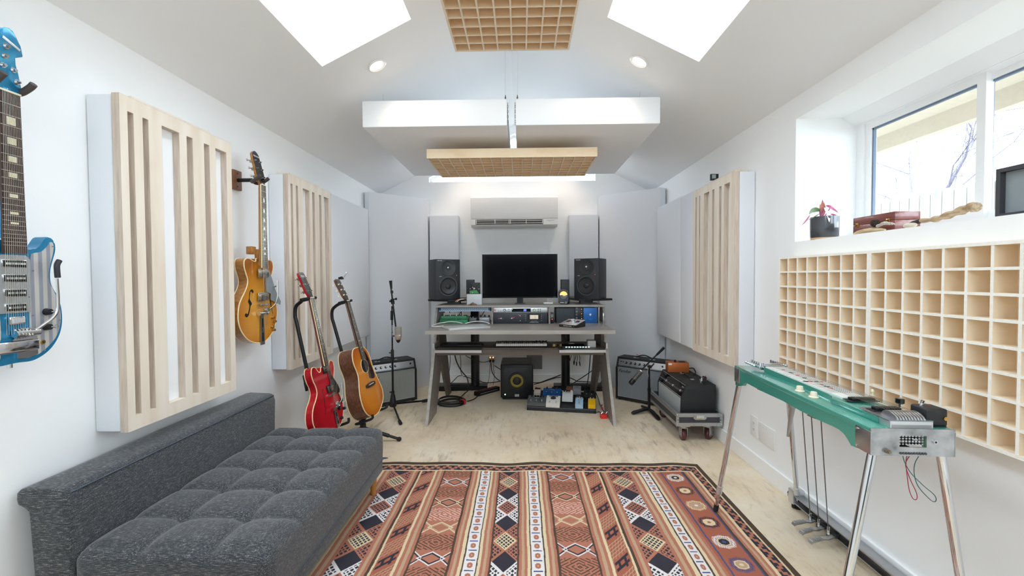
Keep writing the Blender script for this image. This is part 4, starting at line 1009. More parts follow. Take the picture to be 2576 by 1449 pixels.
# ---------------------------------------------------------------- on the keyboard tray
def keyboard(name, label, x0, x1, y, z, nk, black=False):
    t = thing(name, label, 'keyboard', ((x0+x1)/2, y, z)); w = (x1-x0)/2
    B().box((-w, 0, 0), (w, .20, .030), .003).put('case', BLACK, t, 40)
    b = B(); kw = 2*(w-.01)/nk
    for i in range(nk): b.box((-w+.01+i*kw+.0006, -.002, .012), (-w+.01+(i+1)*kw-.0006, .085, .0335))
    if not black:
        k0 = None
        b.bm.free()
        for i in range(nk):
            if k0 is None: k0 = B().box((.0006, -.002, .012), (kw-.0006, .085, .0335), .001).put('white_key', IVORY if False else WHITEP, t); k = k0
            else: k = k0.copy(); C.objects.link(k); k.parent = t
            k.location.x = -w+.01+i*kw
    else: b.put('keys', GREY, t)
    if not black:
        k1 = None
        for i in range(nk-1):
            if i % 7 in (2, 6): continue
            if k1 is None: k1 = B().box((-.005, .03, .0335), (.005, .085, .042)).put('black_key', BLACK, t); k = k1
            else: k = k1.copy(); C.objects.link(k); k.parent = t
            k.location.x = -w+.01+(i+1)*kw
    return t
kb = keyboard('midi_keyboard', 'black keyboard with white keys on the desk tray', q5(985, 735, 3.94).x, q5(1660, 735, 3.94).x, 3.94, .5875, 25)
for i in range(8): B().cyl((-.17+i*.03, .14, .030), (-.17+i*.03, .14, .040), .007, .006, 12).put('knob', GREY, kb)
for i in range(4): B().cyl((.14+i*.03, .14, .030), (.14+i*.03, .14, .042), .008, .006, 12).put('knob', BLKM, kb)
t = thing('computer_keyboard', 'dark keyboard in the shade at the left of the desk tray', 'keyboard', (-.545, 3.98, .5875))
B().box((-.19, 0, 0), (.19, .13, .016), .003).put('case', BLACK, t, 40)
k0 = B().box((0, 0, .016), (.019, .019, .020), .001).put('key', mat('dark_keycaps', '2c2e33', .5), t)
for j in range(5):
    for i in range(16):
        k = k0 if i == j == 0 else k0.copy()
        if k is not k0: C.objects.link(k); k.parent = t
        k.location = (-.183+i*.023, .010+j*.023, 0)
a, c = q5(1838, 770, 3.86), q5(2125, 728, 3.86)
t = thing('pad_controller', 'small black controller with a row of lit buttons on the right tray wing', 'audio controller', ((a.x+c.x)/2, 3.86, .5875)); w = (c.x-a.x)/2
B().prism([(0, 0), (.06, 0), (.06, .034), (0, .022)], -w, w, 'x', bev=.003).put('case', BLACK, t, 40)
for i in range(9): B().box((-w+.03+i*.0245, -.001, .010), (-w+.046+i*.0245, 0, .019)).put('lit_button', mat('pale_cyan_button', 'cfe6ea', .4, emit=.5), t)
a, c = q5(2165, 750, 3.93), q5(2268, 700, 3.93)
gearbox('white_adapter', 'white boxy power adapter at the right end of the desk tray', 'adapter', (a.x, 3.93, .5875), (c.x, 4.03, c.z+.004), WHITEP, .004)
o = B().ball((0, 0, .016), .03, 20, sc=(1, .62, .52)).put('computer_mouse', WHITEP, None, 60); p = q5(1958, 712, 4.0); o.location = (p.x, 4.0, .5875); tag(o, 'white computer mouse behind the small controller', 'mouse')
p = q5(1790, 705, 3.97); t = thing('headphones', 'gold headphones lying at the left of the white mouse', 'headphones', (p.x-.005, 3.99, .5875))
for x in (-.03, .035): B().cyl((x, 0, .003), (x, .0, .026), .026, .022, 20, ).put('ear_cup', mat('dull_gold', 'a68a5c', .4, .5), t, 40)
b = B(); b.tube([(-.03+.065*k/10, .028+.04*math.sin(PI*k/10), .018) for k in range(11)], .004, 8); b.put('headband', MATS['dull_gold'], t, 60)
# ================================================================ floor gear under the desk
g8 = lambda x, y, z=0: pt(1060+x/8.05, 860+y/8.05, z=z)
p8 = lambda x, y, Y: pt(1060+x/8.05, 860+y/8.05, y=Y)
g7 = lambda x, y, z=0: pt(1300+x/7.246, 860+y/7.246, z=z)
p7 = lambda x, y, Y: pt(1300+x/7.246, 860+y/7.246, y=Y)
# subwoofer
a, c = pt(1259.5, 1003, y=4.36), pt(1341.3, 916.5, y=4.36)
sw = thing('subwoofer', 'black subwoofer with a yellow ringed cone under the desk', 'subwoofer', ((a.x+c.x)/2, 4.36, 0)); w = (c.x-a.x)/2; h = c.z
SUBM = mat('subwoofer_black', '1a1a1c', .5)
B().box((-w, 0, .012), (w, .38, h), .014, seg=3).put('cabinet', SUBM, sw, 40)
B().prism([(-w+.012, .02), (w-.012, .02), (w-.012, h*.82), (w-.045, h-.03), (-w+.045, h-.03), (-w+.012, h*.82)], -.006, .002, 'y', bev=.002).put('baffle', BLACK, sw, 40)
def yring(prof, name, m, par, c): return B().lathe(prof, 40, M=Matrix.Translation(c) @ Matrix.Rotation(PI/2, 4, 'X'), cap=False).put(name, m, par, 50)
cz = h*.53
yring([(.088, .006), (.086, .012), (.068, .012), (.066, .008)], 'surround', SUR, sw, (0, 0, cz)); yring([(.066, .009), (.062, .0115), (.043, .0105), (.040, .008)], 'cone', mat('kevlar_yellow', '8a7a24', .45), sw, (0, 0, cz))
B().ball((0, -.008, cz), .040, 20, sc=(1, .2, 1)).put('dust_cap', BLACK, sw, 60)
B().box((-.021, -.0085, .030), (.021, -.006, .052)).put('badge', SILV, sw); text('KRK', .017, TEXTK, sw, front(0, -.009, .041))
B().cyl((-w+.045, -.006, .050), (-w+.045, -.009, .050), .006, n=12).put('power_light', mat('cyan_led', 'bdf0ec', .3, emit=2), sw)
for x in (-w+.03, w-.03):
    for y in (.04, .34): B().cyl((x, y, 0), (x, y, .013), .015, n=14).put('foot', BLKR, sw)
B().box((-w+.02, -.004, .0), (w-.02, .0, .010)).put('lower_lip', BLACK, sw)
# coiled black cable with a red tie
b = B(); cc = g8(600, 1205, .02); rx = .137
for k in range(7):
    r = rx-.011*(k % 4); z = .0065+.012*(k//2); ph = k*.7
    b.tube([(r*math.cos(t_*2*PI/40+ph)*(1+.02*math.sin(3*t_*2*PI/40+k)), r*.93*math.sin(t_*2*PI/40+ph), z+.003*math.sin(t_*PI/10+k)) for t_ in range(40)], .0058, 8, closed=True)
o = thing('coiled_cable', 'thick black cable coiled on the floor with a red tie', 'cable', (cc.x, cc.y, 0)); b.put('coil', mat('black_rubber_cable', '1e2024', .4), o, 60)
q = B(); q.tube([(.118, -.062+.028*math.cos(2*PI*k/16)*.2, .03+.030*math.sin(2*PI*k/16)) for k in range(16)], .003, 6, closed=True)
b = B(); M_ = Matrix.Translation((.118, -.045, .026)) @ Matrix.Rotation(-.45, 4, 'Z')
for k in range(3): b.tube([((.030*math.cos(2*PI*j/18)), -.008+.008*k, .024*math.sin(2*PI*j/18)) for j in range(18)], .005, 6, closed=True, M=M_)
b.put('red_tie', RED, o, 60); q.bm.free()
b = B(); b.tube(smooth_loop([(.13, -.05, .02), (.17, -.02, .008), (.20, -.03, .006), (.18, -.07, .005), (.14, -.08, .006)], 5, False), .0022, 6); b.put('tie_loop', WHITEP, o, 60)
cable([(cc.x+.06, cc.y+.13, .01), g8(880, 1040, .01), g8(950, 960, .12), p8(930, 740, 4.52), p8(820, 600, 4.52), p8(720, 420, 4.5), p8(670, 220, 4.46), (p8(670, 215, 4.46).x, 4.45, .55)], .0058, CABB, 'heavy_cable', 'thick black cable climbing from the coil to the desk')
# power strip
a, c = g8(1150, 1110, 0), g8(1590, 985, 0)
t = thing('power_strip', 'black power strip with red sockets on the floor beside the subwoofer', 'power strip', (a.x, a.y, 0)); L = (c-a).length; t.rotation_euler = (0, 0, math.atan2(c.y-a.y, c.x-a.x))
B().box((0, 0, .0), (L, .065, .042), .004).put('case', BLACK, t, 40); B().box((.03, -.001, .018), (L-.04, 0, .024)).put('edge_strip', mat('grey_strip', '9a9da2', .4), t)
for i in range(7): B().box((.02+i*(L-.05)/7, .035, .042), (.02+i*(L-.05)/7+.022, .060, .045), .001).put('socket', mat('dark_red_plastic', '9c2f38', .4), t)
cable([(a.x+.01, a.y+.03, .02), g8(1080, 1150, .01), g8(980, 1190, .006), g8(930, 1200, .006)], .005, CABB, 'strip_cord', 'short black cord leaving the power strip towards the coil')
# wall plates and sockets
def plate(name, label, x0, x1, z0, z1, wall, m=WHITEP, cat='wall plate'):
    """flat plate on a wall; wall 'back' uses x, 'right' uses y"""
    t = thing(name, label, cat, ((x0+x1)/2, YB-.001, (z0+z1)/2) if wall == 'back' else (XR-.001, (x0+x1)/2, (z0+z1)/2), 0 if wall == 'back' else -PI/2)
    w, h = abs(x1-x0)/2, (z1-z0)/2
    B().box((-w, -.006, -h), (w, 0, h), .002).put('cover', m, t, 40); return t, w, h
def sockets(t, cx=0):
    for dz in (-.020, .020):
        f = B().prism([(cx+.016*math.cos(2*PI*k/20), dz+max(-.012, min(.012, .016*math.sin(2*PI*k/20)))) for k in range(20)], -.0072, -.006, 'y').put('socket_face', WHITEP, t)
        for dx in (-.006, .006): B().box((cx+dx-.0012, -.0076, dz-.002), (cx+dx+.0012, -.0071, dz+.006)).put('slot', TEXTK, f)
        B().cyl((cx, -.0071, dz-.007), (cx, -.0076, dz-.007), .0022, n=10).put('ground_hole', TEXTK, f)
    B().cyl((cx, -.006, 0), (cx, -.0072, 0), .0028, n=10).put('screw', SILV, t)
a, c = p8(480, 460, YB), p8(590, 240, YB); t, w, h = plate('wall_outlet', 'white double socket on the far wall behind the left desk leg', a.x, c.x, a.z, c.z, 'back', cat='outlet'); sockets(t, -w+.03)
a, c = p8(640, 455, YB), p8(1010, 235, YB); plate('wall_plate', 'wide white blank plate on the far wall left of the stand column', a.x, c.x, a.z, c.z, 'back')
a, c = p8(1340, 420, YB), p8(1515, 225, YB); t, w, h = plate('wall_outlet', 'white socket with an orange lit adapter on the far wall', a.x, c.x, a.z, c.z, 'back', cat='outlet')
B().box((-w*.78, -.035, -.012), (w*.78, -.006, .028), .004).put('adapter', mat('offwhite_adapter', 'ddd2c8', .4), t, 40)
LED = mat('orange_lamp', 'ff9a4a', .3, emit=4)
for x in (-.016, .018): B().cyl((x, -.035, .010), (x, -.037, .010), .0055, n=14).put('indicator_lamp', LED, t)
for x, lab in ((-.016, 'black plug in the left half of the orange lit adapter'), (.018, 'black plug in the right half of the orange lit adapter')):
    o = thing('power_plug', lab, 'plug', (t.location.x+x, YB-.03, t.location.z-.014))
    B().box((-.012, -.022, -.028), (.012, .0, 0), .004).put('body', BLACK, o, 40)
    e = (g8(1360, 960) if x < 0 else g8(1390, 960)); 
    b = B(); P = smooth_loop([(0, -.012, -.03), (.004*(1 if x > 0 else -1), -.02, -.10), (.012 if x > 0 else -.012, -.03, -.19), (.0 if x > 0 else -.03, -.08, -.285)], 6, False)
    b.tube(P, .0035, 6); b.put('cord', mat('tan_cord', '94796a', .6), o, 60)
p0_, p1_ = p7(180, 495, YB), p7(462, 218, YB)
t, w, h = plate('grey_wall_plate', 'square grey metal access plate on the far wall behind the subwoofer', p0_.x, p1_.x, p0_.z, p1_.z, 'back', mat('primer_grey', '85878a', .6))
for x in (-1, 1):
    for z in (-1, 1): B().cyl((x*(w-.012), -.006, z*(h-.012)), (x*(w-.012), -.0068, z*(h-.012)), .004, n=10).put('screw', TEXTK, t)
for (y0, y1, z0, z1, lab, s) in ((None, None, None, None, 'white double socket low on the right wall behind the steel guitar', 1), (0, 0, 0, 0, 'wide white blank plate beside the socket low on the right wall', 0)):
    k = 4.83
    if s: A, Bq = pt(1700+918/k, 1000+200/k, x=XR), pt(1700+1005/k, 1000+500/k, x=XR); 
    else: A, Bq = pt(1700+1022/k, 1000+290/k, x=XR), pt(1700+1215/k, 1000+650/k, x=XR)
    zt_, zb_ = A.z, Bq.z
    t, w, h = plate('wall_outlet' if s else 'wall_plate', lab, Bq.y, A.y, zb_, zt_, 'right', cat='outlet' if s else 'wall plate')
    if s: sockets(t)
    else:
        for i in range(3): B().cyl((-w+.02+i*.033, -.006, h-.02), (-w+.02+i*.033, -.0068, h-.02), .0015, n=8).put('screw', GREY, t)
# loose leads behind the desk
YC = 4.6
loose = [([p8(580, 215, YC), p8(582, 400, YC), p8(570, 560, YC), p8(540, 690, YC)], .003, 'thin black lead hanging just right of the left rear desk leg'),
 ([p8(775, 215, YC), p8(800, 400, YC), p8(800, 600, YC), p8(830, 690, YC)], .003, 'thin black lead hanging straight down beside the thick cable'),
 ([p8(840, 225, 4.64), p8(920, 290, 4.64), p8(1000, 335, 4.64), p8(1090, 375, 4.64), p8(1190, 402, 4.66), p8(1290, 408, 4.9), p8(1385, 380, 5.0)], .0035, 'black lead sagging behind the left column to the wall socket'),
 ([p8(590, 840, 4.60), p8(650, 790, 4.60), p8(740, 700, 4.65), p8(810, 685, 4.62)], .0035, 'black lead rising from the left stand base'),
 ([p8(850, 700, 4.62), p8(930, 715, 4.64), p8(1010, 745, 4.66)], .0035, 'short black lead running into the left column'),
 ([p8(1180, 790, 4.9), p8(1260, 820, 4.9), p8(1400, 825, 4.9), p8(1600, 800, 4.85)], .0045, 'black lead along the floor from the left column to the subwoofer'),
 ([p8(1480, 480, 5.0), p8(1540, 520, 4.95), p8(1605, 560, 4.85)], .004, 'black lead from the wall socket to the subwoofer'),
 ([p8(1410, 420, 4.98), p8(1430, 600, 4.96), p8(1500, 720, 4.93), p8(1590, 790, 4.88)], .0045, 'black lead curving down from the wall socket behind the subwoofer'),
 ([p7(300, 745, 4.9), p7(420, 740, 4.9), p7(560, 690, 4.88), p7(700, 640, 4.85), p7(800, 600, 4.8)], .005, 'black lead rising from the subwoofer to the right column'),
 ([p7(310, 775, 4.85), p7(450, 740, 4.84), p7(620, 680, 4.82), p7(735, 650, 4.8), p7(800, 645, 4.78)], .0045, 'lower black lead from the subwoofer to the right column'),
 ([p7(1345, 200, 4.5), p7(1330, 400, 4.5), p7(1310, 600, 4.5), p7(1280, 780, 4.45), p7(1230, 880, 4.35)], .0045, 'black lead hanging down behind the right of the pedalboard'),
 ([p7(1420, 200, 4.72), p7(1445, 330, 4.72), p7(1430, 460, 4.72), p7(1310, 570, 4.66), p7(1100, 710, 4.55), p7(960, 800, 4.5), p7(890, 870, 4.4)], .0045, 'black lead crossing diagonally behind the pedalboard'),
 ([p7(955, 650, 4.64), p7(1050, 690, 4.64), p7(1100, 720, 4.64), p7(1250, 725, 4.62), p7(1400, 735, 4.60)], .0045, 'black lead running right from the right column near the floor'),
 ([p7(1555, 560, 4.5), p7(1550, 680, 4.5), p7(1520, 780, 4.5)], .003, 'thin black lead behind the right front desk leg')]
for P, r, lab in loose: cable(P, r, CABB, 'loose_cable', lab, group=None, k=5)
# bundle of audio plugs hanging from the desk right side
PK = mat('pink_plug_tape', 'd8456e', .5)
for i, (x0, x1, y1, tape) in enumerate(((985, 965, 350, 1), (1020, 1045, 435, 0), (1065, 1045, 420, 2), (1090, 1090, 450, 0), (1120, 1155, 440, 1))):
    A, E_ = p7(x0, 195, 4.42), p7(x1, y1, 4.42); t = thing('hanging_audio_plug', ['black audio plug with pink tape hanging nearest the right column', 'black audio plug, second from the right column', 'black audio plug, middle of the hanging bunch', 'black audio plug with a bare tip, fourth from the column', 'black audio plug with a bright pink end, furthest from the column'][i], 'audio plug', A)
    d = E_-A; b = B(); b.tube(smooth_loop([(0, 0, 0), d*.35+Vector((.01, 0, 0)), d*.7], 5, False), .003, 6); b.put('cord', CABB, t, 60)
    B().cyl(d*.68, d*.93, .0055, .0055, 12).put('plug_body', BLACK, t, 40); B().cyl(d*.93, d, .005 if tape == 1 else .003, n=10).put('plug_tip', PK if tape == 1 else SILV, t, 40)
# ---------------------------------------------------------------- pedalboard
A0, A1 = g7(185, 1246, 0), g7(1447, 1311, 0)
pbd = thing('pedalboard', 'low black pedalboard carrying effects pedals on the floor under the desk', 'pedalboard', (A0.x, A0.y, 0)); pang = math.atan2(A1.y-A0.y, A1.x-A0.x); pbd.rotation_euler = (0, 0, pang); PL = (A1-A0).length
DARKT = mat('black_board_vinyl', '1e2024', .5)
sl_ = .20
for i in range(4):
    y = .002+i*.082; z = .030+y*sl_
    B().prism([(y, z), (y+.070, z+.070*sl_), (y+.070, z+.070*sl_+.012), (y, z+.012)], 0, PL, 'x').put('rail', DARKT, pbd)
B().prism([(0, 0), (.012, 0), (.012, .030), (0, .030)], 0, PL, 'x').put('front_skirt', DARKT, pbd); B().box((0, -.0008, .030), (PL, 0, .034)).put('edge_strip', mat('worn_edge', '6a6e74', .4), pbd)
for x in (0, PL-.012): B().prism([(0, 0), (.32, 0), (.32, .030+.32*sl_), (0, .030)], x, x+.012, 'x').put('side_skirt', DARKT, pbd)
def on_board(x, y, up=.0):
    z = .043+y*sl_+up; p = Matrix.Rotation(pang, 4, 'Z') @ Vector((x, y, z)); return Vector((A0.x, A0.y, 0))+p
def pedal(name, label, x, y, w, d, h, m, knobs=(), sw=1, up=.0, rot=0, wedge=.5, km=None, letter=None, lm=None):
    """pedal at board coordinates x (left edge), y (front edge)"""
    t = thing(name, label, 'effects pedal', on_board(x+w/2, y, up)); t.rotation_euler = Euler((math.atan(sl_), 0, pang+rot), 'XYZ')
    B().prism([(0, 0), (d, 0), (d, h), (d*.55, h), (0, h*wedge)], -w/2, w/2, 'x', bev=.003).put('case', m, t, 40)
    for kx, ky in knobs:
        zz = h if ky*d > d*.55 else h*wedge+(h-h*wedge)*(ky/.55)
        B().cyl((kx*w, ky*d, zz), (kx*w, ky*d, zz+.014), .0085, .007, 14).put('knob', km or BLACK, t, 40)
    for i in range(sw):
        sx = (i-(sw-1)/2)*w/max(sw, 1)*.9; B().cyl((sx, d*.18, h*wedge*.9), (sx, d*.16, h*wedge+.022), .006, n=12).put('footswitch', CHROME, t, 40)
    if letter:
        Ms = Matrix.Translation((0, d*.62, h+.0004)); text(letter, min(w*.22, .013), lm or TEXTK, t, Ms)
    return t
sc7 = PL/(1447-185); bx = lambda u: (u-185)*sc7
GLC = mat('grey_pedal_metal', '6a6d70', .4, .5)
pedal('wide_pedal', 'wide grey pedal with three footswitches at the left front of the pedalboard', bx(190), .0, bx(530)-bx(190), .11, .050, GLC, ((-.10, .75), (.05, .75), (.2, .75), (.34, .75), (-.3, .8)), 3, wedge=.62, letter='strymon', lm=TEXTW)
pedal('white_pedal', 'cream white pedal with a round dark dial near the front of the pedalboard', bx(530)+.004, -.012, bx(790)-bx(530)-.002, .125, .055, mat('cream_white_enamel', 'e6e0da', .4), (), 2, up=.0, wedge=.55)
t = bpy.data.objects['white_pedal']; w = bx(790)-bx(530)
B().cyl((0, .075, .055), (0, .075, .058), .026, .024, 24).put('dial', mat('dark_patterned_dial', '34302e', .5), t, 40); B().box((-w*.32, .105, .055), (w*.32, .118, .0562)).put('slider_slot', BLACK, t)
pedal('chorus_pedal', 'white pedal with black and red knobs in the middle of the pedalboard', bx(822), .075, bx(1022)-bx(822), .11, .055, mat('soft_white_enamel', 'dcdcdc', .4), ((-.33, .86), (-.1, .86), (.12, .86)), 0, up=.016, wedge=.6, letter='CHORUS')
B().cyl((.034, .095, .055), (.034, .095, .069), .009, .008, 14).put('knob', mat('pale_pink_knob', 'e8c9c4', .4), bpy.data.objects['chorus_pedal'], 40)
pedal('pale_blue_pedal', 'pale blue pedal with silver knobs at the right front of the pedalboard', bx(1072), -.008, bx(1215)-bx(1072), .115, .048, mat('pale_blue_enamel', 'a9c6de', .4), ((-.28, .85), (.0, .92), (.28, .85)), 1, wedge=.7, km=SILV, letter='BD-3')
pedal('yellow_pedal', 'bright yellow pedal with two silver knobs at the right end of the pedalboard', bx(1303), .0, bx(1440)-bx(1303), .10, .050, mat('bright_yellow_enamel', 'f0b70e', .4), ((-.2, .86), (.2, .86)), 0, wedge=.75, km=SILV, letter='-W-')
pedal('blue_pedal', 'metallic blue pedal with three footswitches at the back left of the pedalboard', bx(440), .165, bx(785)-bx(440), .10, .055, mat('deep_blue_enamel', '1f5ba0', .35, .3), ((-.3, .9), (.02, .95), (.14, .9), (.28, .95)), 3, wedge=.6, letter='timeline', lm=TEXTW)
pedal('cream_pedal', 'small cream and black pedal at the back left corner of the pedalboard', bx(272), .15, bx(398)-bx(272), .09, .052, mat('cream_beige_enamel', 'c9bcae', .4), (), 0, up=.016, wedge=.7)
t = bpy.data.objects['cream_pedal']; B().box((-.026, .045, .0521), (.026, .075, .0535)).put('dark_window', TEXTK, t); B().box((-.024, .078, .0521), (-.006, .088, .0535)).put('red_mark', RED, t)
pedal('silver_pedal', 'silver pedal standing behind the pale blue pedal', bx(1003), .22, bx(1163)-bx(1003), .08, .055, mat('silver_enamel', 'a5a5b0', .4, .3), (), 0, up=.016, wedge=.95, letter='EHX')
pedal('copper_pedal', 'small copper brown pedal behind the chorus pedal', bx(880), .235, bx(990)-bx(880), .07, .045, mat('copper_brown_enamel', '8a5238', .45), (), 0, up=.016, wedge=.9)
pedal('gold_strip_pedal', 'black pedal with a gold strip behind the pale blue pedal', bx(1068), .135, bx(1200)-bx(1068), .07, .030, BLACK, (), 0, wedge=.9)
B().box((-.035, .0, .0285), (.035, .008, .032)).put('gold_strip', GOLD, bpy.data.objects['gold_strip_pedal'])
t = pedal('switching_pedal', 'black pedal with silver toggles at the back right of the pedalboard', bx(1215), .14, bx(1420)-bx(1215), .13, .045, BLACK, ((-.3, .5), (-.1, .8), (.3, .8)), 2, wedge=.9)
# instrument lead off the right end: green sleeve, pink tape, red box
cable([g7(1430, 900, .12), g7(1465, 980, .07), g7(1490, 1050, .04), g7(1510, 1120, .02), g7(1545, 1190, .008), g7(1575, 1250, .006), g7(1610, 1285, .02)], .005, mat('green_braided_cable', '58806a', .6), 'instrument_cable', 'green braided cable running down beside the yellow pedal')
p = g7(1545, 1190, .008)
for i, (x, y) in enumerate(((1538, 1170), (1550, 1222))):
    p = g7(x, y, .01); o = B().cyl((0, 0, -.009), (.006, -.012, .009), .0075, .0075, 12).put('cable_tape', PK, None, 40); o.location = p+Vector((0, 0, .006)); tag(o, 'upper pink tape band on the green cable' if i == 0 else 'lower pink tape band on the green cable', 'tape')
a, c = g7(1535, 1405, 0), g7(1650, 1408, 0); w = (c.x-a.x)
t = thing('red_switch_box', 'small bright red box with a silver jack beside the right desk leg', 'effects pedal', ((a.x+c.x)/2, a.y, 0)); B().box((-w/2, 0, 0), (w/2, .055, .036), .003).put('case', mat('bright_red_enamel', 'd92a22', .35), t, 40)
B().cyl((-.02, .02, .036), (-.008, .025, .050), .006, n=12).put('jack', CHROME, t, 40); B().cyl((.02, .03, .036), (.034, .034, .052), .004, n=12).put('switch', CHROME, t, 40)
cable([on_board(PL, .0, -.03), g7(1500, 1275, .004), g7(1540, 1300, .012)], .003, CABB, 'patch_cable', 'thin black lead from the pedalboard to the red box')
# ---------------------------------------------------------------- air conditioner
a, c = pt(1184, 567, y=4.83), pt(1403, 493.5, y=4.83); b0 = pt(1183, 552, y=4.83).z
ac = thing('wall_air_conditioner', 'white wall mounted air conditioner above the screen', 'air conditioner', ((a.x+c.x)/2, 4.83, a.z)); w, h = (c.x-a.x)/2, c.z-a.z
ACM = mat('air_conditioner_white', 'e9e6e3', .35, var=.01); zz = b0-a.z
B().prism([(.0, zz+.002), (.0, h-.012), (.012, h), (.212, h), (.212, 0), (.10, -.015), (.03, zz*.0)], -w, w, 'x', bev=.004).put('housing', ACM, ac, 30)
B().box((-w+.004, -.004, zz+.006), (w-.004, .001, h-.010), .003).put('front_panel', ACM, ac, 40)
u = lambda x: (x-184/1)*0
fx_ = lambda px: -w+(px-112)/(1168-112)*2*w      # crop scale of the grille line
B().box((fx_(178), -.002, .012), (fx_(988), .03, zz-.006)).put('outlet_recess', mat('dark_vent_cavity', '2a2624', .6), ac)
for zf in (.30, .66): B().box((fx_(190), -.004, zz*zf), (fx_(978), .0, zz*zf+.007)).put('louvre', mat('warm_white_louvre', 'd8cfc8', .4), ac)
for px in (180, 405, 575, 592, 783, 980): B().box((fx_(px), -.006, .014), (fx_(px)+.006, .0, zz-.008)).put('louvre_pivot', WHITEP, ac)
B().box((-w, -.0015, .004), (fx_(172), .02, zz-.002)).put('corner_cover', ACM, ac); B().box((fx_(994), -.0015, .004), (w, .02, zz-.002)).put('corner_cover', ACM, ac)
text('MITSUBISHI ELECTRIC', .0085, GREY, ac, front(fx_(1080), -.003, zz-.018)); B().cyl((fx_(1048), -.0015, zz*.45), (fx_(1048), -.003, zz*.45), .003, n=10).put('status_light', MATS['green_led'], ac)
# ================================================================ guitars
def burst(name, stops, cx, cy_, rx, ry, rough=.15):
    m = bpy.data.materials.new(name); m.use_nodes = True; nt = m.node_tree; N = nt.nodes; L = nt.links; MATS[name] = m
    b = N['Principled BSDF']; b.inputs['Roughness'].default_value = rough; b.inputs['Coat Weight'].default_value = .6; b.inputs['Coat Roughness'].default_value = .06
    tc = N.new('ShaderNodeTexCoord'); mp = N.new('ShaderNodeMapping'); mp.vector_type = 'POINT'
    mp.inputs['Location'].default_value = (-cx/rx, -cy_/ry, 0); mp.inputs['Scale'].default_value = (1/rx, 1/ry, 0)
    L.new(tc.outputs['Object'], mp.inputs['Vector']); ln = N.new('ShaderNodeVectorMath'); ln.operation = 'LENGTH'; L.new(mp.outputs['Vector'], ln.inputs[0])
    wv = N.new('ShaderNodeTexNoise'); wv.inputs['Scale'].default_value = 1; m2 = N.new('ShaderNodeMapping'); m2.inputs['Scale'].default_value = (300, 8, 8)
    L.new(tc.outputs['Object'], m2.inputs['Vector']); L.new(m2.outputs['Vector'], wv.inputs['Vector'])
    ad = N.new('ShaderNodeMath'); ad.operation = 'MULTIPLY_ADD'; ad.inputs[1].default_value = .16; L.new(wv.outputs['Fac'], ad.inputs[0]); L.new(ln.outputs['Value'], ad.inputs[2])
    r = N.new('ShaderNodeValToRGB'); e = r.color_ramp.elements
    while len(e) < len(stops): e.new(.5)
    for k, (p, c) in enumerate(stops): e[k].position = p; e[k].color = lin(c)
    L.new(ad.outputs[0], r.inputs['Fac']); L.new(r.outputs['Color'], b.inputs['Base Color']); return m
ROSE = ramp_mat('rosewood', [(.3, '2f211d'), (.6, '4a342b')], 12, 4, (8, 1, 8), rough=.5)
CREAM = mat('cream_binding', 'ecd9a8', .35, var=.02); NICK = mat('worn_nickel', 'b9b5ab', .22, 1, var=.05); BLKG = mat('gloss_black', '0f1012', .15, coat=.5)
PEARL = mat('pearl_inlay', 'e4e6e2', .25, var=.1, vs=200)
def plane_trace(M, u, v, zoff=0):
    Mi = M.inverted(); o = Mi @ Vector((0, 0, CAMH)); d = Mi.to_3x3() @ ray(u, v); t = (zoff-o.z)/d.z; p = o+d*t; return (p.x, p.y)
def G_thing(name, label, M):
    t = bpy.data.objects.new(name, None); C.objects.link(t); t.matrix_world = M; t.empty_display_size = .05; return tag(t, label, 'guitar')
def g_body(t, out, th, top, side, bind, back_bind=True, bw=.003):
    B().prism(out, -th, -.001, 'z', bev=.003, seg=2).put('body', side, t, 35)
    B().prism(out, -.0012, .0, 'z').put('top', top, t)
    b = B(); b.tube([(x, y, -.0008) for x, y in out], bw, 6, closed=True); b.put('binding', bind, t, 60)
    if back_bind: b = B(); b.tube([(x, y, -th+.001) for x, y in out], bw*.9, 6, closed=True); b.put('binding', bind, t, 60)
def flatp(t, pts, z0, z1, name, m, par=None): return B().prism(pts, z0, z1, 'z').put(name, m, par or t, 40)
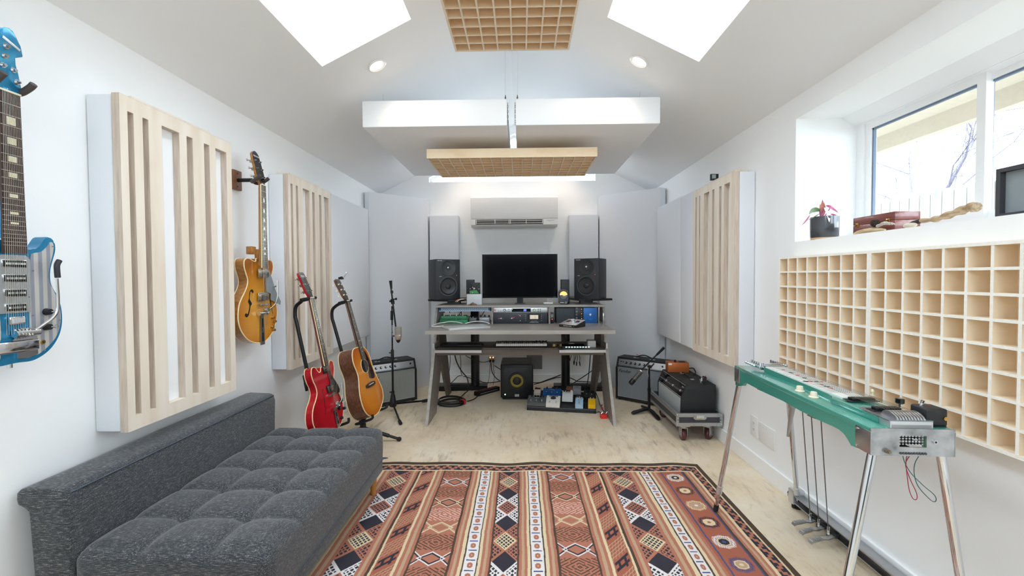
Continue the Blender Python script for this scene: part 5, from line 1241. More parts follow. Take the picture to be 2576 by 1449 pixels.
def g_neck(t, yj, yn, yfb, wn, wj, z, neckm, fbm=ROSE, bound=True, nfret=20, scale=None, inlay='dot', zt=None):
    """neck from the body joint yj to the nut yn; fingerboard reaches down to yfb"""
    b = B(); n = 10
    rs_ = [wj*.5, wj*.49, wj*.46, wn*.48, wn*.44]
    pts = [(0, y, z-.004-r*.5) for y, r in zip((yj-.03, yj, yj+.03, yn-.02, yn+.012), rs_)]
    b.tube(pts, rs_, 14, flat=.5); b.put('neck', neckm, t, 60)
    B().prism([(-wj/2, yfb), (wj/2, yfb), (wn/2, yn), (-wn/2, yn)], z-.006, z, 'z').put('fingerboard', fbm, t)
    fb = last(t)
    if bound:
        for s in (-1, 1): B().prism([(s*wj/2, yfb), (s*(wj/2+.0018), yfb), (s*(wn/2+.0018), yn), (s*wn/2, yn)][::s], z-.006, z+.0002, 'z').put('binding', CREAM, fb)
    sl = scale or .628; f0 = None
    for k in range(1, nfret+1):
        y = yn-sl*(1-2**(-k/12))
        if y < yfb: break
        w = wn+(wj-wn)*(yn-y)/(yn-yfb)
        if f0 is None: f0 = B().box((-.5, -.0009, z), (.5, .0009, z+.0012)).put('fret', NICK, fb); f = f0
        else: f = f0.copy(); C.objects.link(f); f.parent = fb
        f.location = (0, y, 0); f.scale = (w, 1, 1)
    for k in (3, 5, 7, 9, 12, 15, 17):
        ya, yb = yn-sl*(1-2**(-(k-1)/12)), yn-sl*(1-2**(-k/12)); y = (ya+yb)/2; w = wn*.5
        if y < yfb: break
        if inlay == 'dot':
            for dx in ((0,) if k != 12 else (-.01, .01)): B().cyl((dx, y, z), (dx, y, z+.0006), .0034, n=12).put('inlay', PEARL, fb)
        elif inlay == 'half': B().prism([(-w*.35, ya-(ya-yb)*.85), (w*.45, ya-(ya-yb)*.85), (w*.1, ya-(ya-yb)*.12), (-w*.2, ya-(ya-yb)*.12)], z, z+.0006, 'z').put('inlay', PEARL, fb)
        elif inlay == 'block': B().box((-w*.42, yb+.004, z), (w*.42, ya-.004, z+.0006)).put('inlay', mat('yellowed_inlay', 'e6dfc0', .35), fb)
    B().box((-wn/2-.001, yn-.001, z-.004), (wn/2+.001, yn+.004, z+.003)).put('nut', IVORY, t)
def g_strings(t, yn, yb, wn, wb, z0, z1, n=6, m=None, r=.0005):
    for i in range(n):
        f = i/(n-1)-.5; b = B(); b.cyl((f*wn*.85, yn, z0), (f*wb, yb, z1), r*(1.5-.8*(i/(n-1))), n=5); b.put('string', m or NICK, t)
def g_head(t, yn, z, pts, face, sidem, posts, th=.015, tilt=.20, btn=None, back=True, logo=None):
    """headstock outline points relative to the nut, tilted back"""
    T = Matrix.Translation((0, yn, z)) @ Matrix.Rotation(-tilt, 4, 'X')
    B(T).prism(pts, -th, -.001, 'z', bev=.001).put('headstock', sidem, t, 35)
    hs = last(t); B(T).prism(pts, -.001, .0, 'z').put('headstock_face', face, hs)
    for x, y, s in posts:
        o = B(T).cyl((x, y, -.0), (x, y, .010), .004, n=10).cyl((x, y, -.0), (x, y, .001), .006, n=12).cyl((x+s*.006, y, -th-.006), (x+s*.034, y, -th-.006), .0018, n=8).ball((x+s*.036, y, -th-.006), .0075, 10, sc=(.8, 1, .55)).box((x-.007, y-.008, -th-.012), (x+.007, y+.008, -th)).put('tuning_peg', btn or NICK, t, 50)
    if logo: text(logo[0], logo[1], TEXTW, t, T @ Matrix.Translation((0, logo[2], .0006)), 'logo', shear=.2)
    return T
def pickup(t, x, y, w, h, z, rot=0, m=None, ring=BLACK, poles=6, polem=None, hgt=.008):
    M_ = Matrix.Translation((x, y, z)) @ Matrix.Rotation(rot, 4, 'Z')
    B(M_).box((-w/2-.007, -h/2-.006, 0), (w/2+.007, h/2+.006, .004), .002).put('pickup_ring', ring, t, 40); r = last(t)
    B(M_).box((-w/2, -h/2, .004), (w/2, h/2, hgt), .0015).put('pickup_cover', m or NICK, r, 40)
    for i in range(poles): px = (i/(poles-1)-.5)*w*.72; B(M_).cyl((px, h*.2, hgt), (px, h*.2, hgt+.001), .0022, n=8).put('pole_screw', polem or CHROME, r)
def bigsby(t, x, y0, y1, z, arm, armz=.03):
    """tailpiece vibrato: y0 bottom edge, y1 spring end"""
    B().prism([(x-.020, y0), (x+.020, y0), (x+.012, y1-.01), (x+.020, y1), (x-.020, y1), (x-.012, y1-.01)], z+.004, z+.009, 'z', bev=.0015).put('tailpiece', mat('cast_aluminium', 'a5a6a6', .3, .9), t, 40); tp = last(t)
    B().prism([(x-.009, y0+.02), (x+.009, y0+.02), (x+.007, y1-.035), (x-.007, y1-.035)], z+.009, z+.0095, 'z').put('tailpiece_inset', BLACK, tp)
    text('Bigsby', .012, SILV, tp, Matrix.Translation((x, (y0+y1)/2-.01, z+.0098)) @ Matrix.Rotation(PI/2, 4, 'Z'), 'logo', shear=.2)
    B().cyl((x-.040, y1-.006, z+.014), (x+.040, y1-.006, z+.014), .008, n=16).cyl((x-.043, y1-.006, z+.014), (x-.038, y1-.006, z+.014), .012, n=16).cyl((x+.038, y1-.006, z+.014), (x+.043, y1-.006, z+.014), .012, n=16).put('string_bar', CHROME, tp, 50)
    b = B(); b.tube([(x+.036+.010*math.cos(k*.8), y1+.012+.010*math.sin(k*.8), z+.004+k*.0009) for k in range(26)], .0022, 6); b.put('spring', CHROME, tp, 60)
    P = smooth_loop([(x+.034, y1+.012, z+armz*.9)] + [(a_, b_, z+c_) for a_, b_, c_ in arm], 5, False)
    b = B(); b.tube(P, [.0045]*(len(P)-6)+[.0050]*6, 8, flat=.55); b.cyl((x+.034, y1+.012, z+.006), (x+.034, y1+.012, z+armz), .006, n=14); b.put('vibrato_arm', NICK, tp, 60)
def bridge(t, x, y, z, w=.08, m=NICK):
    B().box((x-w/2, y-.006, z+.006), (x+w/2, y+.006, z+.014), .002).put('bridge', m, t, 40); br = last(t)
    for i in range(6): B().box((x-w*.36+i*w*.144-.003, y-.005, z+.013), (x-w*.36+i*w*.144+.003, y+.005, z+.017), .001).put('saddle', CHROME, br)
    for s in (-1, 1): B().cyl((x+s*w*.46, y, z), (x+s*w*.46, y, z+.012), .006, n=14).put('post', m, br)
def gknob(t, x, y, z, m=BLACK, r=.011, h=.015, cap=True):
    o = B().lathe([(0, 0), (r, 0), (r, .003), (r*.8, h), (0, h)], 18).put('control_knob', m, t, 40); o.location = (x, y, z)
    if cap: B().cyl((0, 0, h), (0, 0, h+.0006), r*.6, n=14).put('knob_cap', NICK, o)
def fhole(t, pts, z=.0003): flatp(t, pts, 0, z, 'sound_hole', mat('dark_cavity', '0c0908', .9))
def f_shape(cx, cy_, L, s, lean=0):
    """f-shaped sound hole outline"""
    ax = [(s*.014, .48), (s*.004, .50), (-s*.004, .44), (-s*.002, .30), (s*.002, .10), (s*.002, -.10), (-s*.002, -.30), (0, -.42), (-s*.006, -.49), (-s*.016, -.47)]
    w = [.005, .0035, .0035, .0055, .0075, .0075, .0055, .0035, .0035, .005]
    P = smooth_loop([(a, b*L) for a, b in ax], 3, False); Wd = np.interp(np.linspace(0, 9, len(P)), range(10), w)
    Lf, Rt = [], []
    for i, p in enumerate(P):
        tt = (P[min(i+1, len(P)-1)]-P[max(i-1, 0)]).normalized(); nrm = Vector((-tt.y, tt.x)); Lf.append(p+nrm*Wd[i]*.5); Rt.append(p-nrm*Wd[i]*.5)
    c, sn = math.cos(lean), math.sin(lean)
    return [(cx+p.x*c-p.y*sn, cy_+p.x*sn+p.y*c) for p in Lf+Rt[::-1]]
OPENBOOK = [(-.021, 0), (-.024, .02), (-.036, .05), (-.034, .10), (-.036, .155), (-.030, .172), (-.014, .178), (0, .170), (.014, .178), (.030, .172), (.036, .155), (.034, .10), (.036, .05), (.024, .02), (.021, 0)]
# ---- cherry red semi-hollow on the nearer stand
def lean_frame(nut, tilt, yaw, L):
    ex = Vector((math.sin(yaw), math.cos(yaw), 0)); out = Vector((math.cos(yaw), -math.sin(yaw), 0))
    ey = (Vector((0, 0, 1))*math.cos(tilt) - out*math.sin(tilt)); return frame_m(Vector(nut)-ey*L, ex, ey)
RM = lean_frame(pt(779.8, 750, y=2.80), math.radians(11.5), math.radians(1.5), .85)
R6 = lambda x, y, M=RM: plane_trace(M, 740+x/6.9, 870+y/6.9)
rg = G_thing('electric_guitar', 'cherry red semi hollow electric guitar with black pickguard standing behind the sofa', RM)
out = [tuple(p) for p in smooth_loop([R6(*p) for p in [(470, 368), (458, 440), (432, 462), (400, 430), (370, 388), (340, 374), (308, 392), (297, 440), (302, 520), (332, 620), (370, 700), (393, 780), (396, 850), (375, 950), (345, 1040), (325, 1130), (318, 1240), (330, 1350), (365, 1440), (430, 1505), (520, 1530), (610, 1520), (700, 1480), (775, 1410), (828, 1310), (850, 1180), (850, 1050), (832, 950), (790, 850), (735, 760), (700, 660), (685, 570), (690, 470), (692, 380), (680, 300), (655, 262), (628, 254), (610, 280), (600, 330), (590, 385), (572, 392)]], 4)]
REDL = mat('cherry_red_lacquer', 'b3121f', .18, coat=.7, var=.05, vs=12); MAPB = mat('aged_cream_binding', 'eecfa0', .35)
g_body(rg, out, .045, burst('cherry_red_top', [(.2, 'c01526'), (.8, 'b01022'), (1, '9c0d1c')], 0, .2, .25, .3), REDL, MAPB)
fhole(rg, f_shape(-.098, .195, .15, 1, -.12)); fhole(rg, f_shape(.105, .185, .14, -1, .12))
g_neck(rg, .435, .85, .405, .043, .053, .016, mat('cherry_mahogany', '6d1a1e', .3, coat=.4), nfret=22, inlay='dot')
T_ = g_head(rg, .852, .012, OPENBOOK, BLKG, REDL, [(s*.024, y, s) for s in (-1, 1) for y in (.045, .090, .135)], logo=('Gibson', .016, .150))
g_strings(rg, .85, .14, .043, .052, .0185, .028)
pickup(rg, 0, .382, .070, .038, .002); pickup(rg, 0, .255, .070, .038, .002)
bridge(rg, 0, .215, 0); flatp(rg, [R6(*p) for p in [(572, 415), (600, 432), (622, 500), (680, 590), (740, 680), (770, 760), (764, 812), (700, 832), (668, 822), (640, 730), (612, 640), (600, 560), (584, 470)]], .006, .009, 'pickguard', BLKG)
bigsby(rg, 0, .0, .13, .0, [(.06, .16, .035), (.085, .20, .038), (.10, .26, .036)])
for p in ((805, 945), (770, 1085), (850, 1085), (810, 1250)): gknob(rg, *R6(*p), 0)
gknob(rg, *R6(738, 975), 0, CREAM, .004, .012, False)
# ---- flat-top acoustic on the farther stand
AM = lean_frame(pt(872, 757.4, y=3.20), math.radians(15.5), math.radians(4.5), .84)
A6 = lambda x, y, M=AM: plane_trace(M, 740+x/6.9, 870+y/6.9)
ag = G_thing('acoustic_guitar', 'sunburst flat top acoustic guitar standing next to the left amplifier', AM)
out = [tuple(p) for p in smooth_loop([A6(*p) for p in [(1090, 34), (1040, 50), (1012, 110), (1012, 210), (1035, 320), (1075, 420), (1108, 520), (1122, 620), (1128, 740), (1142, 860), (1165, 970), (1205, 1090), (1260, 1180), (1330, 1228), (1400, 1212), (1475, 1135), (1525, 1010), (1545, 880), (1525, 740), (1475, 620), (1425, 510), (1380, 410), (1345, 300), (1310, 190), (1265, 90), (1200, 22), (1140, 14)]], 4)]
ABODY = ramp_mat('dark_mahogany_side', [(.3, '4e2f22'), (.55, '6e4632'), (.8, '84583f')], 14, 5, (3, 3, 8), rough=.3, coat=.4)
cxs = sum(p[0] for p in out)/len(out); cys = sum(p[1] for p in out)/len(out)
g_body(ag, out, .108, burst('amber_sunburst_top', [(.25, 'd98a2c'), (.62, 'd27f25'), (.92, 'b4571c'), (1.0, '94401a')], cxs*.6, cys*.86, .25, .33), ABODY, CREAM, bw=.0035)
hx_, hy_ = A6(1213, 352)
b = B(); b.tube([(hx_*.3+.052*math.cos(k*PI/16), hy_+.052*math.sin(k*PI/16), .0005) for k in range(32)], .0022, 6, closed=True); b.put('rosette', CREAM, ag, 60)
B().cyl((hx_*.3, hy_, -.0008), (hx_*.3, hy_, .0006), .050, n=36).put('sound_hole', MATS['dark_cavity'], ag)
PG = mat('tortoise_pickguard', '2e1612', .2, var=.15, vs=60, coat=.4)
flatp(ag, [tuple(p) for p in smooth_loop([A6(*p) for p in [(1180, 75), (1225, 95), (1280, 200), (1330, 330), (1385, 470), (1392, 545), (1345, 565), (1300, 548), (1285, 450), (1272, 360), (1250, 270), (1205, 215), (1190, 140)]], 3)], .0005, .0022, 'pickguard', PG)
bx_, by_ = A6(1306, 670); B().prism([(-.075, by_-.014), (-.045, by_-.020), (.045, by_-.020), (.075, by_-.014), (.075, by_+.006), (.02, by_+.014), (-.02, by_+.014), (-.075, by_+.006)], .0005, .009, 'z', bev=.001).put('bridge', ROSE, ag, 40)
B().box((-.040, by_-.002, .009), (.040, by_+.002, .013)).put('saddle', PEARL, ag)
g_neck(ag, .455, .84, hy_+.048, .044, .055, .012, ABODY, bound=False, nfret=20, inlay='dot')
g_head(ag, .842, .010, OPENBOOK, mat('dark_headstock', '2a211e', .25), ABODY, [(s*.024, y, s) for s in (-1, 1) for y in (.045, .088, .131)], btn=IVORY)
g_strings(ag, .84, by_, .044, .055, .0145, .012)
# spring capo clipped on the headstock
cm = AM @ Matrix.Translation((0, .842+.165, -.015)) @ Matrix.Rotation(-.2, 4, 'X')
cp_ = bpy.data.objects.new('capo', None); C.objects.link(cp_); cp_.matrix_world = cm; tag(cp_, 'small clip with a silver handle on the acoustic guitar headstock', 'capo')
B().box((-.036, -.008, .018), (.030, .008, .028), .003).put('rubber_bar', BLKR, cp_, 40)
b = B(); b.tube(smooth_loop([(-.034, 0, .022), (-.042, .0, .034), (-.034, .0, .044), (-.010, .0, .040)], 4, False), .004, 8); b.put('spring_arm', BLKM, cp_, 60)
b = B(); b.tube(smooth_loop([(.020, 0, .026), (.045, .012, .034), (.075, .035, .046)], 4, False), [.004]*8+[.009], 8, flat=.5); b.put('handle', SILV, cp_, 60)
# ---- guitar stands
def gstand(label, g, M, L, spread, body_th):
    """tall single-post guitar stand; M is the guitar frame it holds"""
    foot = M @ Vector((0, 0, -.03)); head = M @ Vector((0, L+.012, -.02)); ex = (M.to_3x3() @ Vector((1, 0, 0))).normalized(); ez = Vector((ex.y, -ex.x, 0)).normalized()
    if ez.x < 0: ez = -ez
    base = Vector((foot.x, foot.y, 0)) - ez*(.085+body_th)
    t = thing('guitar_stand', label, 'guitar stand', (base.x, base.y, 0)); T = Matrix.Translation(-Vector((base.x, base.y, 0)))
    ey = (M.to_3x3() @ Vector((0, 1, 0))).normalized(); back = -(M.to_3x3() @ Vector((0, 0, 1))).normalized()
    off = .105+body_th*.35
    q0 = M @ Vector((-.0, .02, -off-.0)); q1 = M @ Vector((-.0, L-.055, -off))
    low = M @ Vector((0, -.09, -off))
    b = B(T); P = [low, q0, M @ Vector((0, .35, -off))]; b.tube(P, .016, 12); b.put('lower_tube', BLKM, t, 60)
    P = smooth_loop([M @ Vector((0, .30, -off)), M @ Vector((0, L-.16, -off)), M @ Vector((0, L-.09, -off)), M @ Vector((0, L-.035, -off+.018)), M @ Vector((0, L-.012, -off+.055)), M @ Vector((0, L-.004, -.052))], 5, False)
    b = B(T); b.tube(P, .0115, 12); b.put('upper_tube', BLKM, t, 60)
    c = M @ Vector((0, .33, -off)); F = T @ frame_m(c, ex, ey)
    B(F).box((-.028, -.045, -.026), (.028, .045, .026), .008).cyl((-.028, -.01, 0), (-.052, -.01, 0), .010, n=12).box((-.058, -.055, -.008), (-.046, .0, .008), .003).put('height_clamp', BLACK, t, 40)
    F = T @ M @ Matrix.Translation((0, L-.002, -.030))
    B(F).box((-.020, -.012, -.03), (.020, .012, .010), .005).put('yoke_block', BLACK, t, 40)
    for s in (-1, 1): b = B(F); b.tube(smooth_loop([(s*.008, 0, 0), (s*.038, .0, .004), (s*.044, .0, .026), (s*.040, .0, .050)], 5, False), .009, 10); b.put('yoke_arm', BLKR, t, 60)
    # lower cradle arms under the body and three feet
    for s in (-1, 1):
        b = B(T); b.tube(smooth_loop([M @ Vector((s*.01, -.055, -off)), M @ Vector((s*.10, -.030, -off+.01)), M @ Vector((s*.13, -.022, -body_th*.5)), M @ Vector((s*.13, -.013, .012)), M @ Vector((s*.13, .012, .018))], 5, False), .009, 10); b.put('cradle_arm', BLKR, t, 60)
    hub = Vector((low.x, low.y, max(.10, low.z))); 
    for d in spread:
        e = Vector((base.x+d[0], base.y+d[1], .016)); m1 = hub.lerp(e, .72)
        b = B(T); b.tube([hub, m1], .014, 10); b.tube([m1, e], .010, 10); b.put('leg', BLKM, t, 60); B(T).ball(e, .0155, 12, sc=(1.2, 1.2, 1)).put('rubber_foot', BLKR, last(t), 60)
    B(T).cyl(hub-Vector((0, 0, .03)), hub+Vector((0, 0, .03)), .022, n=14).put('leg_hub', BLACK, t, 40)
    return t
gstand('black guitar stand holding the cherry red guitar', rg, RM, .85, ((-.12, .0), (.28, .17), (.0, -.15)), .045)
e_ = pt(970.5, 1063, z=.016); bb_ = AM @ Vector((0, 0, -.03)); 
gs2 = gstand('black guitar stand holding the sunburst acoustic guitar', ag, AM, .84, ((-.10, .12), (.36, .04), (.12, -.26)), .108)
# ---- amber thinline hanging on the left wall
HX = -1.482
nut = pt(649.9, 466.3, x=HX); bot = pt(657, 862, x=HX); HL = nut.z-bot.z
HM = frame_m((HX, nut.y, nut.z-HL), (0, 1, 0), (0, 0, 1))
H5 = lambda x, y, M=HM: plane_trace(M, 580+x/5.178, 600+y/5.178)
hg = G_thing('electric_guitar', 'amber sunburst hollow body electric guitar hanging on the left wall between the slotted panels', HM)
out = [tuple(p) for p in smooth_loop([H5(*p) for p in [(338, 262), (330, 290), (312, 300), (280, 285), (250, 264), (215, 258), (188, 275), (176, 310), (180, 380), (205, 470), (224, 545), (215, 620), (185, 700), (145, 780), (115, 860), (101, 950), (99, 1050), (118, 1150), (160, 1240), (225, 1315), (300, 1352), (370, 1360), (440, 1342), (505, 1285), (556, 1195), (592, 1085), (606, 975), (598, 880), (575, 780), (545, 690), (525, 600), (524, 530), (540, 450), (552, 380), (543, 312), (512, 284), (478, 284), (458, 302), (452, 318)]], 4)]
HSIDE = ramp_mat('amber_maple_side', [(.3, '8f5a28'), (.6, 'b0793a')], 12, 4, (6, 6, 2), rough=.25, coat=.5)
g_body(hg, out, .052, burst('amber_burst_top', [(.2, 'd99c3a'), (.55, 'cf8c2c'), (.85, 'b8701f'), (1, '9a5718')], -.01, .19, .24, .30), HSIDE, CREAM)
B().box((-.055, .50, -.045), (-.015, .545, -.010), .004).put('neck_heel', HSIDE, hg, 40)
fh = lambda pts: [tuple(p) for p in smooth_loop([H5(*p) for p in pts], 3)]
fhole(hg, fh([(262, 668), (285, 664), (300, 690), (290, 712), (275, 700), (262, 690), (252, 730), (250, 790), (262, 815), (278, 850), (262, 880), (250, 940), (235, 1000), (210, 1028), (190, 1015), (188, 985), (208, 975), (222, 985), (238, 930), (246, 870), (226, 825), (240, 780), (244, 710)]))
fhole(hg, [H5(*p) for p in [(510, 800), (522, 800), (530, 860), (536, 900), (548, 960), (556, 975), (548, 980), (534, 930), (520, 870)]])
yj = H5(0, 330)[1]; yfb = H5(0, 372)[1]
g_neck(hg, yj+.05, HL, yfb, .043, .055, .030, mat('amber_maple_neck', 'a06a34', .3, coat=.4), nfret=20, inlay='half')
B(Matrix.Identity(4)).box((-.022, yj-.04, -.02), (.022, yj+.09, .020), .008).put('neck_block', HSIDE, hg, 40)
EPI = [(-.021, 0), (-.025, .02), (-.036, .06), (-.032, .10), (-.034, .15), (-.030, .175), (-.016, .19), (0, .196), (.016, .19), (.030, .175), (.030, .15), (.034, .14), (.034, .10), (.038, .06), (.025, .02), (.021, 0)]
g_head(hg, HL+.002, .026, EPI, BLKG, HSIDE, [(s*.024, y, s) for s in (-1, 1) for y in (.045, .090, .135)], tilt=.22, logo=('Harmony', .014, .165))
g_strings(hg, HL, .08, .043, .050, .033, .030)
px, py = H5(395, 453); pickup(hg, .004, py, .078, .036, .014, ring=NICK, hgt=.014)
px, py = H5(418, 757); pickup(hg, .004, py, .078, .036, .010, ring=NICK, hgt=.014)
px, py = H5(418, 860); bridge(hg, .003, py, .012, .085)
flatp(hg, [tuple(p) for p in [H5(*q) for q in [(432, 372), (470, 372), (478, 420), (500, 480), (520, 540), (548, 640), (590, 740), (628, 820), (622, 862), (570, 836), (498, 800), (500, 720), (440, 690), (436, 520), (475, 500), (475, 400)]]], .010, .0125, 'pickguard', mat('smoke_grey_pickguard', '8b9398', .2, coat=.5))
y1_ = H5(0, 1040)[1]; bigsby(hg, .0, -.012, y1_+.01, .0, [(.075, y1_+.05, .04), (.095, y1_+.10, .045), (.105, y1_+.19, .040)])
for p in ((535, 1030), (560, 1078), (530, 1150), (548, 1190)): gknob(hg, *H5(*p), 0, GOLD, .009, .016)
gknob(hg, *H5(538, 622), .01, NICK, .006, .014, False)
# ---- wall hangers
def hanger(label, y, z, xw, reach, block=True):
    t = thing('guitar_hanger', label, 'guitar hanger', (xw, y, z))
    if block:
        B().box((.0005, -.036, -.055), (.022, .036, .055), .003).put('wood_block', ramp_mat('walnut_block', [(.3, '6b4430'), (.7, '8a5c40')], 10, 4, (4, 8, 1), rough=.4) if 'walnut_block' not in MATS else MATS['walnut_block'], t, 40)
        for zz in (-.036, .036): B().cyl((.022, -.004, zz), (.0226, -.004, zz), .006, n=12).put('screw_hole', TEXTK, t)
    b = B(); b.tube([(.02, 0, 0), (reach-.03, 0, 0)], .011, 12); b.put('arm', BLKM, t, 60)
    for s in (-1, 1): b = B(); b.tube(smooth_loop([(reach-.035, 0, -.002), (reach-.018, s*.018, -.014), (reach+.002, s*.034, -.010), (reach+.028, s*.038, .006), (reach+.042, s*.038, .018)], 5, False), .0095, 10); b.put('yoke_arm', BLKR if False else mat('brown_rubber_yoke', '4b4241', .6), t, 60)
    return t
hanger('walnut wall hanger holding the amber sunburst guitar', nut.y, nut.z+.030, XL, HX-XL-.005)
# ---- metallic blue twelve string at the left photo edge
BX = -1.50
yc = pt(45, 300, x=BX).y-.0265
bz0 = pt(20, 560+1300/3.62, x=BX).z; nz = pt(30, 40+1100/5.573, x=BX).z
BMx = frame_m((BX, yc, bz0), (0, 1, 0), (0, 0, 1)); NL = nz-bz0
b3 = lambda x, y, zo=0: plane_trace(BMx, x/3.62, 560+y/3.62, zo); b5 = lambda x, y, zo=0: plane_trace(BMx, x/5.573, 40+y/5.573, zo)
bgt = G_thing('electric_guitar', 'metallic blue electric guitar with four pickups hanging at the left photo edge', BMx)
half = [b3(*p) for p in [(0, 1300), (150, 1290), (290, 1258), (390, 1208), (470, 1138), (530, 1045), (560, 950), (565, 845), (550, 745), (518, 660), (472, 580), (456, 505), (460, 420), (482, 335), (502, 260), (498, 190), (470, 148), (430, 130), (400, 155), (355, 218), (300, 246), (240, 238), (212, 205), (192, 168)]]
left = [(-x*1.0-.004, y) for x, y in half[::-1] if x > .005]
out = [tuple(p) for p in smooth_loop([(0, half[0][1]-.001)]+[h for h in half if h[0] > .005]+left, 4)]
BLUE = mat('metallic_blue_lacquer', '1f86b4', .2, .45, var=.05, vs=300, coat=.6)
B().prism(out, -.04, 0, 'z', bev=.0025, seg=2).put('body', BLUE, bgt, 40)
STRP = ramp_mat('striped_brushed_metal', [(.35, 'a9aeba'), (.5, 'cdcfd3'), (.62, 'dedcd6')], 13, 2, (1, .02, 1), rough=.3, metal=.55, kind='X', dist=.4)
def guard(ptsr, m=STRP, z0=.0, z1=.0022, name='pickguard', mirror_=False):
    P = [tuple(p) for p in smooth_loop([b3(*p) for p in ptsr], 3)]
    flatp(bgt, P, z0, z1, name, m)
    if mirror_: flatp(bgt, [(-x, y) for x, y in P][::-1], z0, z1, name, m)
guard([(272, 320), (300, 280), (370, 266), (420, 222), (448, 182), (472, 184), (482, 215), (476, 280), (455, 365), (438, 460), (446, 545), (478, 610), (515, 690), (540, 780), (547, 870), (536, 960), (498, 1050), (430, 1130), (350, 1195), (300, 1204), (284, 1180), (284, 1070), (266, 980), (268, 600)], mirror_=True)
PLT = mat('satin_control_plate', 'c2c5c8', .3, .75, var=.05, vs=8)
pr = b3(262, 300)[0]; yt, yb_ = b3(0, 290)[1], b3(0, 832)[1]
flatp(bgt, [(-pr, yb_), (pr, yb_), (pr, yt-.012), (pr-.012, yt), (-pr+.012, yt), (-pr, yt-.012)], .0022, .0040, 'control_plate', PLT)
for k, yy in enumerate((377, 507, 637, 767)):
    cx, y_ = b3(228, yy); w = cx*2
    B().box((-cx, y_-.0115, .004), (cx, y_+.0115, .006), .002).put('pickup_surround', CHROME, bgt, 40); ps = last(bgt)
    B().box((-cx+.003, y_-.0095, .006), (cx-.003, y_+.0095, .009), .001).put('pickup', BLACK, ps, 40)
    for i in range(12): px = -cx+.010+i*(w-.020)/11; B().box((px-.0028, y_-.003, .009), (px+.0028, y_+.003, .0102)).put('pole_piece', PEARL, ps)
for p in ((247, 322), (290, 438), (253, 678), (287, 846), (531, 887), (395, 1163), (468, 218)): x, y = b3(*p); B().cyl((x, y, .004), (x, y, .0052), .0022, n=10).put('screw', GREY, bgt)
x, y = b3(205, 885); B().box((-x, y-.012, .002), (x, y+.012, .010), .003).put('bridge', CHROME, bgt, 40)
for i in range(12): B().cyl((-x+.008+i*(2*x-.016)/11, y-.006, .012), (-x+.008+i*(2*x-.016)/11, y+.008, .012), .0032, n=8).put('saddle', CHROME, last(bgt) if i == 0 else last(bgt), 40) if False else None
brd = last(bgt)
for i in range(12): q = -x+.006+i*(2*x-.012)/11; B().cyl((q, y-.007, .012), (q, y+.008, .012), .003, n=8).put('saddle', CHROME, brd, 40)
flatp(bgt, [(0, b3(0, 1100)[1]), (b3(60, 0)[0], b3(60, 1085)[1]), (b3(140, 0)[0], b3(140, 962)[1]), (b3(285, 0)[0], b3(285, 962)[1]), (b3(290, 0)[0], b3(290, 1088)[1]), (b3(290, 0)[0], b3(290, 1200)[1]), (b3(200, 0)[0], b3(200, 1240)[1]), (0, b3(0, 1262)[1])], .001, .006, 'vibrato_plate', CHROME)
B().box((-.06, b3(0, 1205)[1], .004), (b3(287, 0)[0], b3(0, 1092)[1], .016), .007, seg=3).put('vibrato_cover', CHROME, bgt, 50)
x0_, y0_ = b3(160, 1010); x1_, _ = b3(310, 1010); B().cyl((x0_-.02, y0_, .014), (x1_, y0_, .014), .011, n=20).put('vibrato_pivot', CHROME, bgt, 50)
b = B(); b.tube([(x0_-.018+.0022*k, y0_+.013*math.cos(k*1.6), .014+.013*math.sin(k*1.6)) for k in range(20)], .0022, 6); b.put('spring', NICK, bgt, 60)
P = smooth_loop([(*b3(270, 985), .018), (*b3(340, 920), .026), (*b3(400, 865), .030), (*b3(436, 800), .032), (*b3(440, 700), .032), (*b3(434, 600), .032), (*b3(428, 510), .032)], 5, False)
b = B(); b.tube(P, .0052, 8, flat=.5); b.put('vibrato_arm', CHROME, bgt, 60); ar = last(bgt)
b = B(); b.tube(smooth_loop([(*b3(436, 500), .032), (*b3(424, 440), .034), (*b3(424, 385), .034), (*b3(446, 345), .034)], 5, False), .0075, 10); b.put('arm_grip', mat('dark_grip', '2c2a36', .5), ar, 60)
for p, q in (((412, 812), (468, 810)), ((410, 950), (466, 946))):
    x, y = b3(*p); gknob(bgt, x, y, .002, BLACK, .011, .016, False)
    b = B(); xx, yy = b3(*q); b.tube([(xx+.006*math.cos(k*PI/8), yy+.006*math.sin(k*PI/8), .018) for k in range(16)], .0013, 6, closed=True); b.cyl((x, y, .018), (xx-.005, yy, .018), .003, n=8); b.put('knob_pointer_ring', CHROME, bgt, 60)
x, y = b3(382, 1087); B().cyl((x, y, .002), (x, y, .005), .007, n=18).put('output_jack', GOLD, bgt, 40); B().cyl((x, y, .005), (x, y, .0055), .0035, n=14).put('jack_hole', TEXTK, last(bgt))
g_neck(bgt, .40, NL, b3(0, 275)[1], .052, .062, .010, BLUE, bound=False, nfret=22, inlay='block', scale=.62)
g_strings(bgt, NL, y0_, .048, .066, .0125, .014, n=12, r=.0004)
hp_ = [b5(*p) for p in [(245, 1148), (292, 1050), (240, 830), (200, 690), (183, 580), (300, 580), (305, 560), (270, 430), (222, 315), (165, 215), (110, 170), (60, 158), (0, 165), (-60, 200), (-110, 300), (-125, 450), (-130, 700), (-95, 900), (-60, 1010), (-30, 1060)]]
B().prism(hp_, -.012, .004, 'z', bev=.002).put('headstock', BLUE, bgt, 35)
for p in ((62, 425), (42, 560), (18, 690), (-5, 820), (165, 762), (215, 930)): x, y = b5(*p); B().cyl((x, y, .004), (x, y, .014), .0045, n=12).cyl((x, y, .004), (x, y, .006), .008, n=16).put('tuning_peg', PEARL if False else CHROME, bgt, 40)
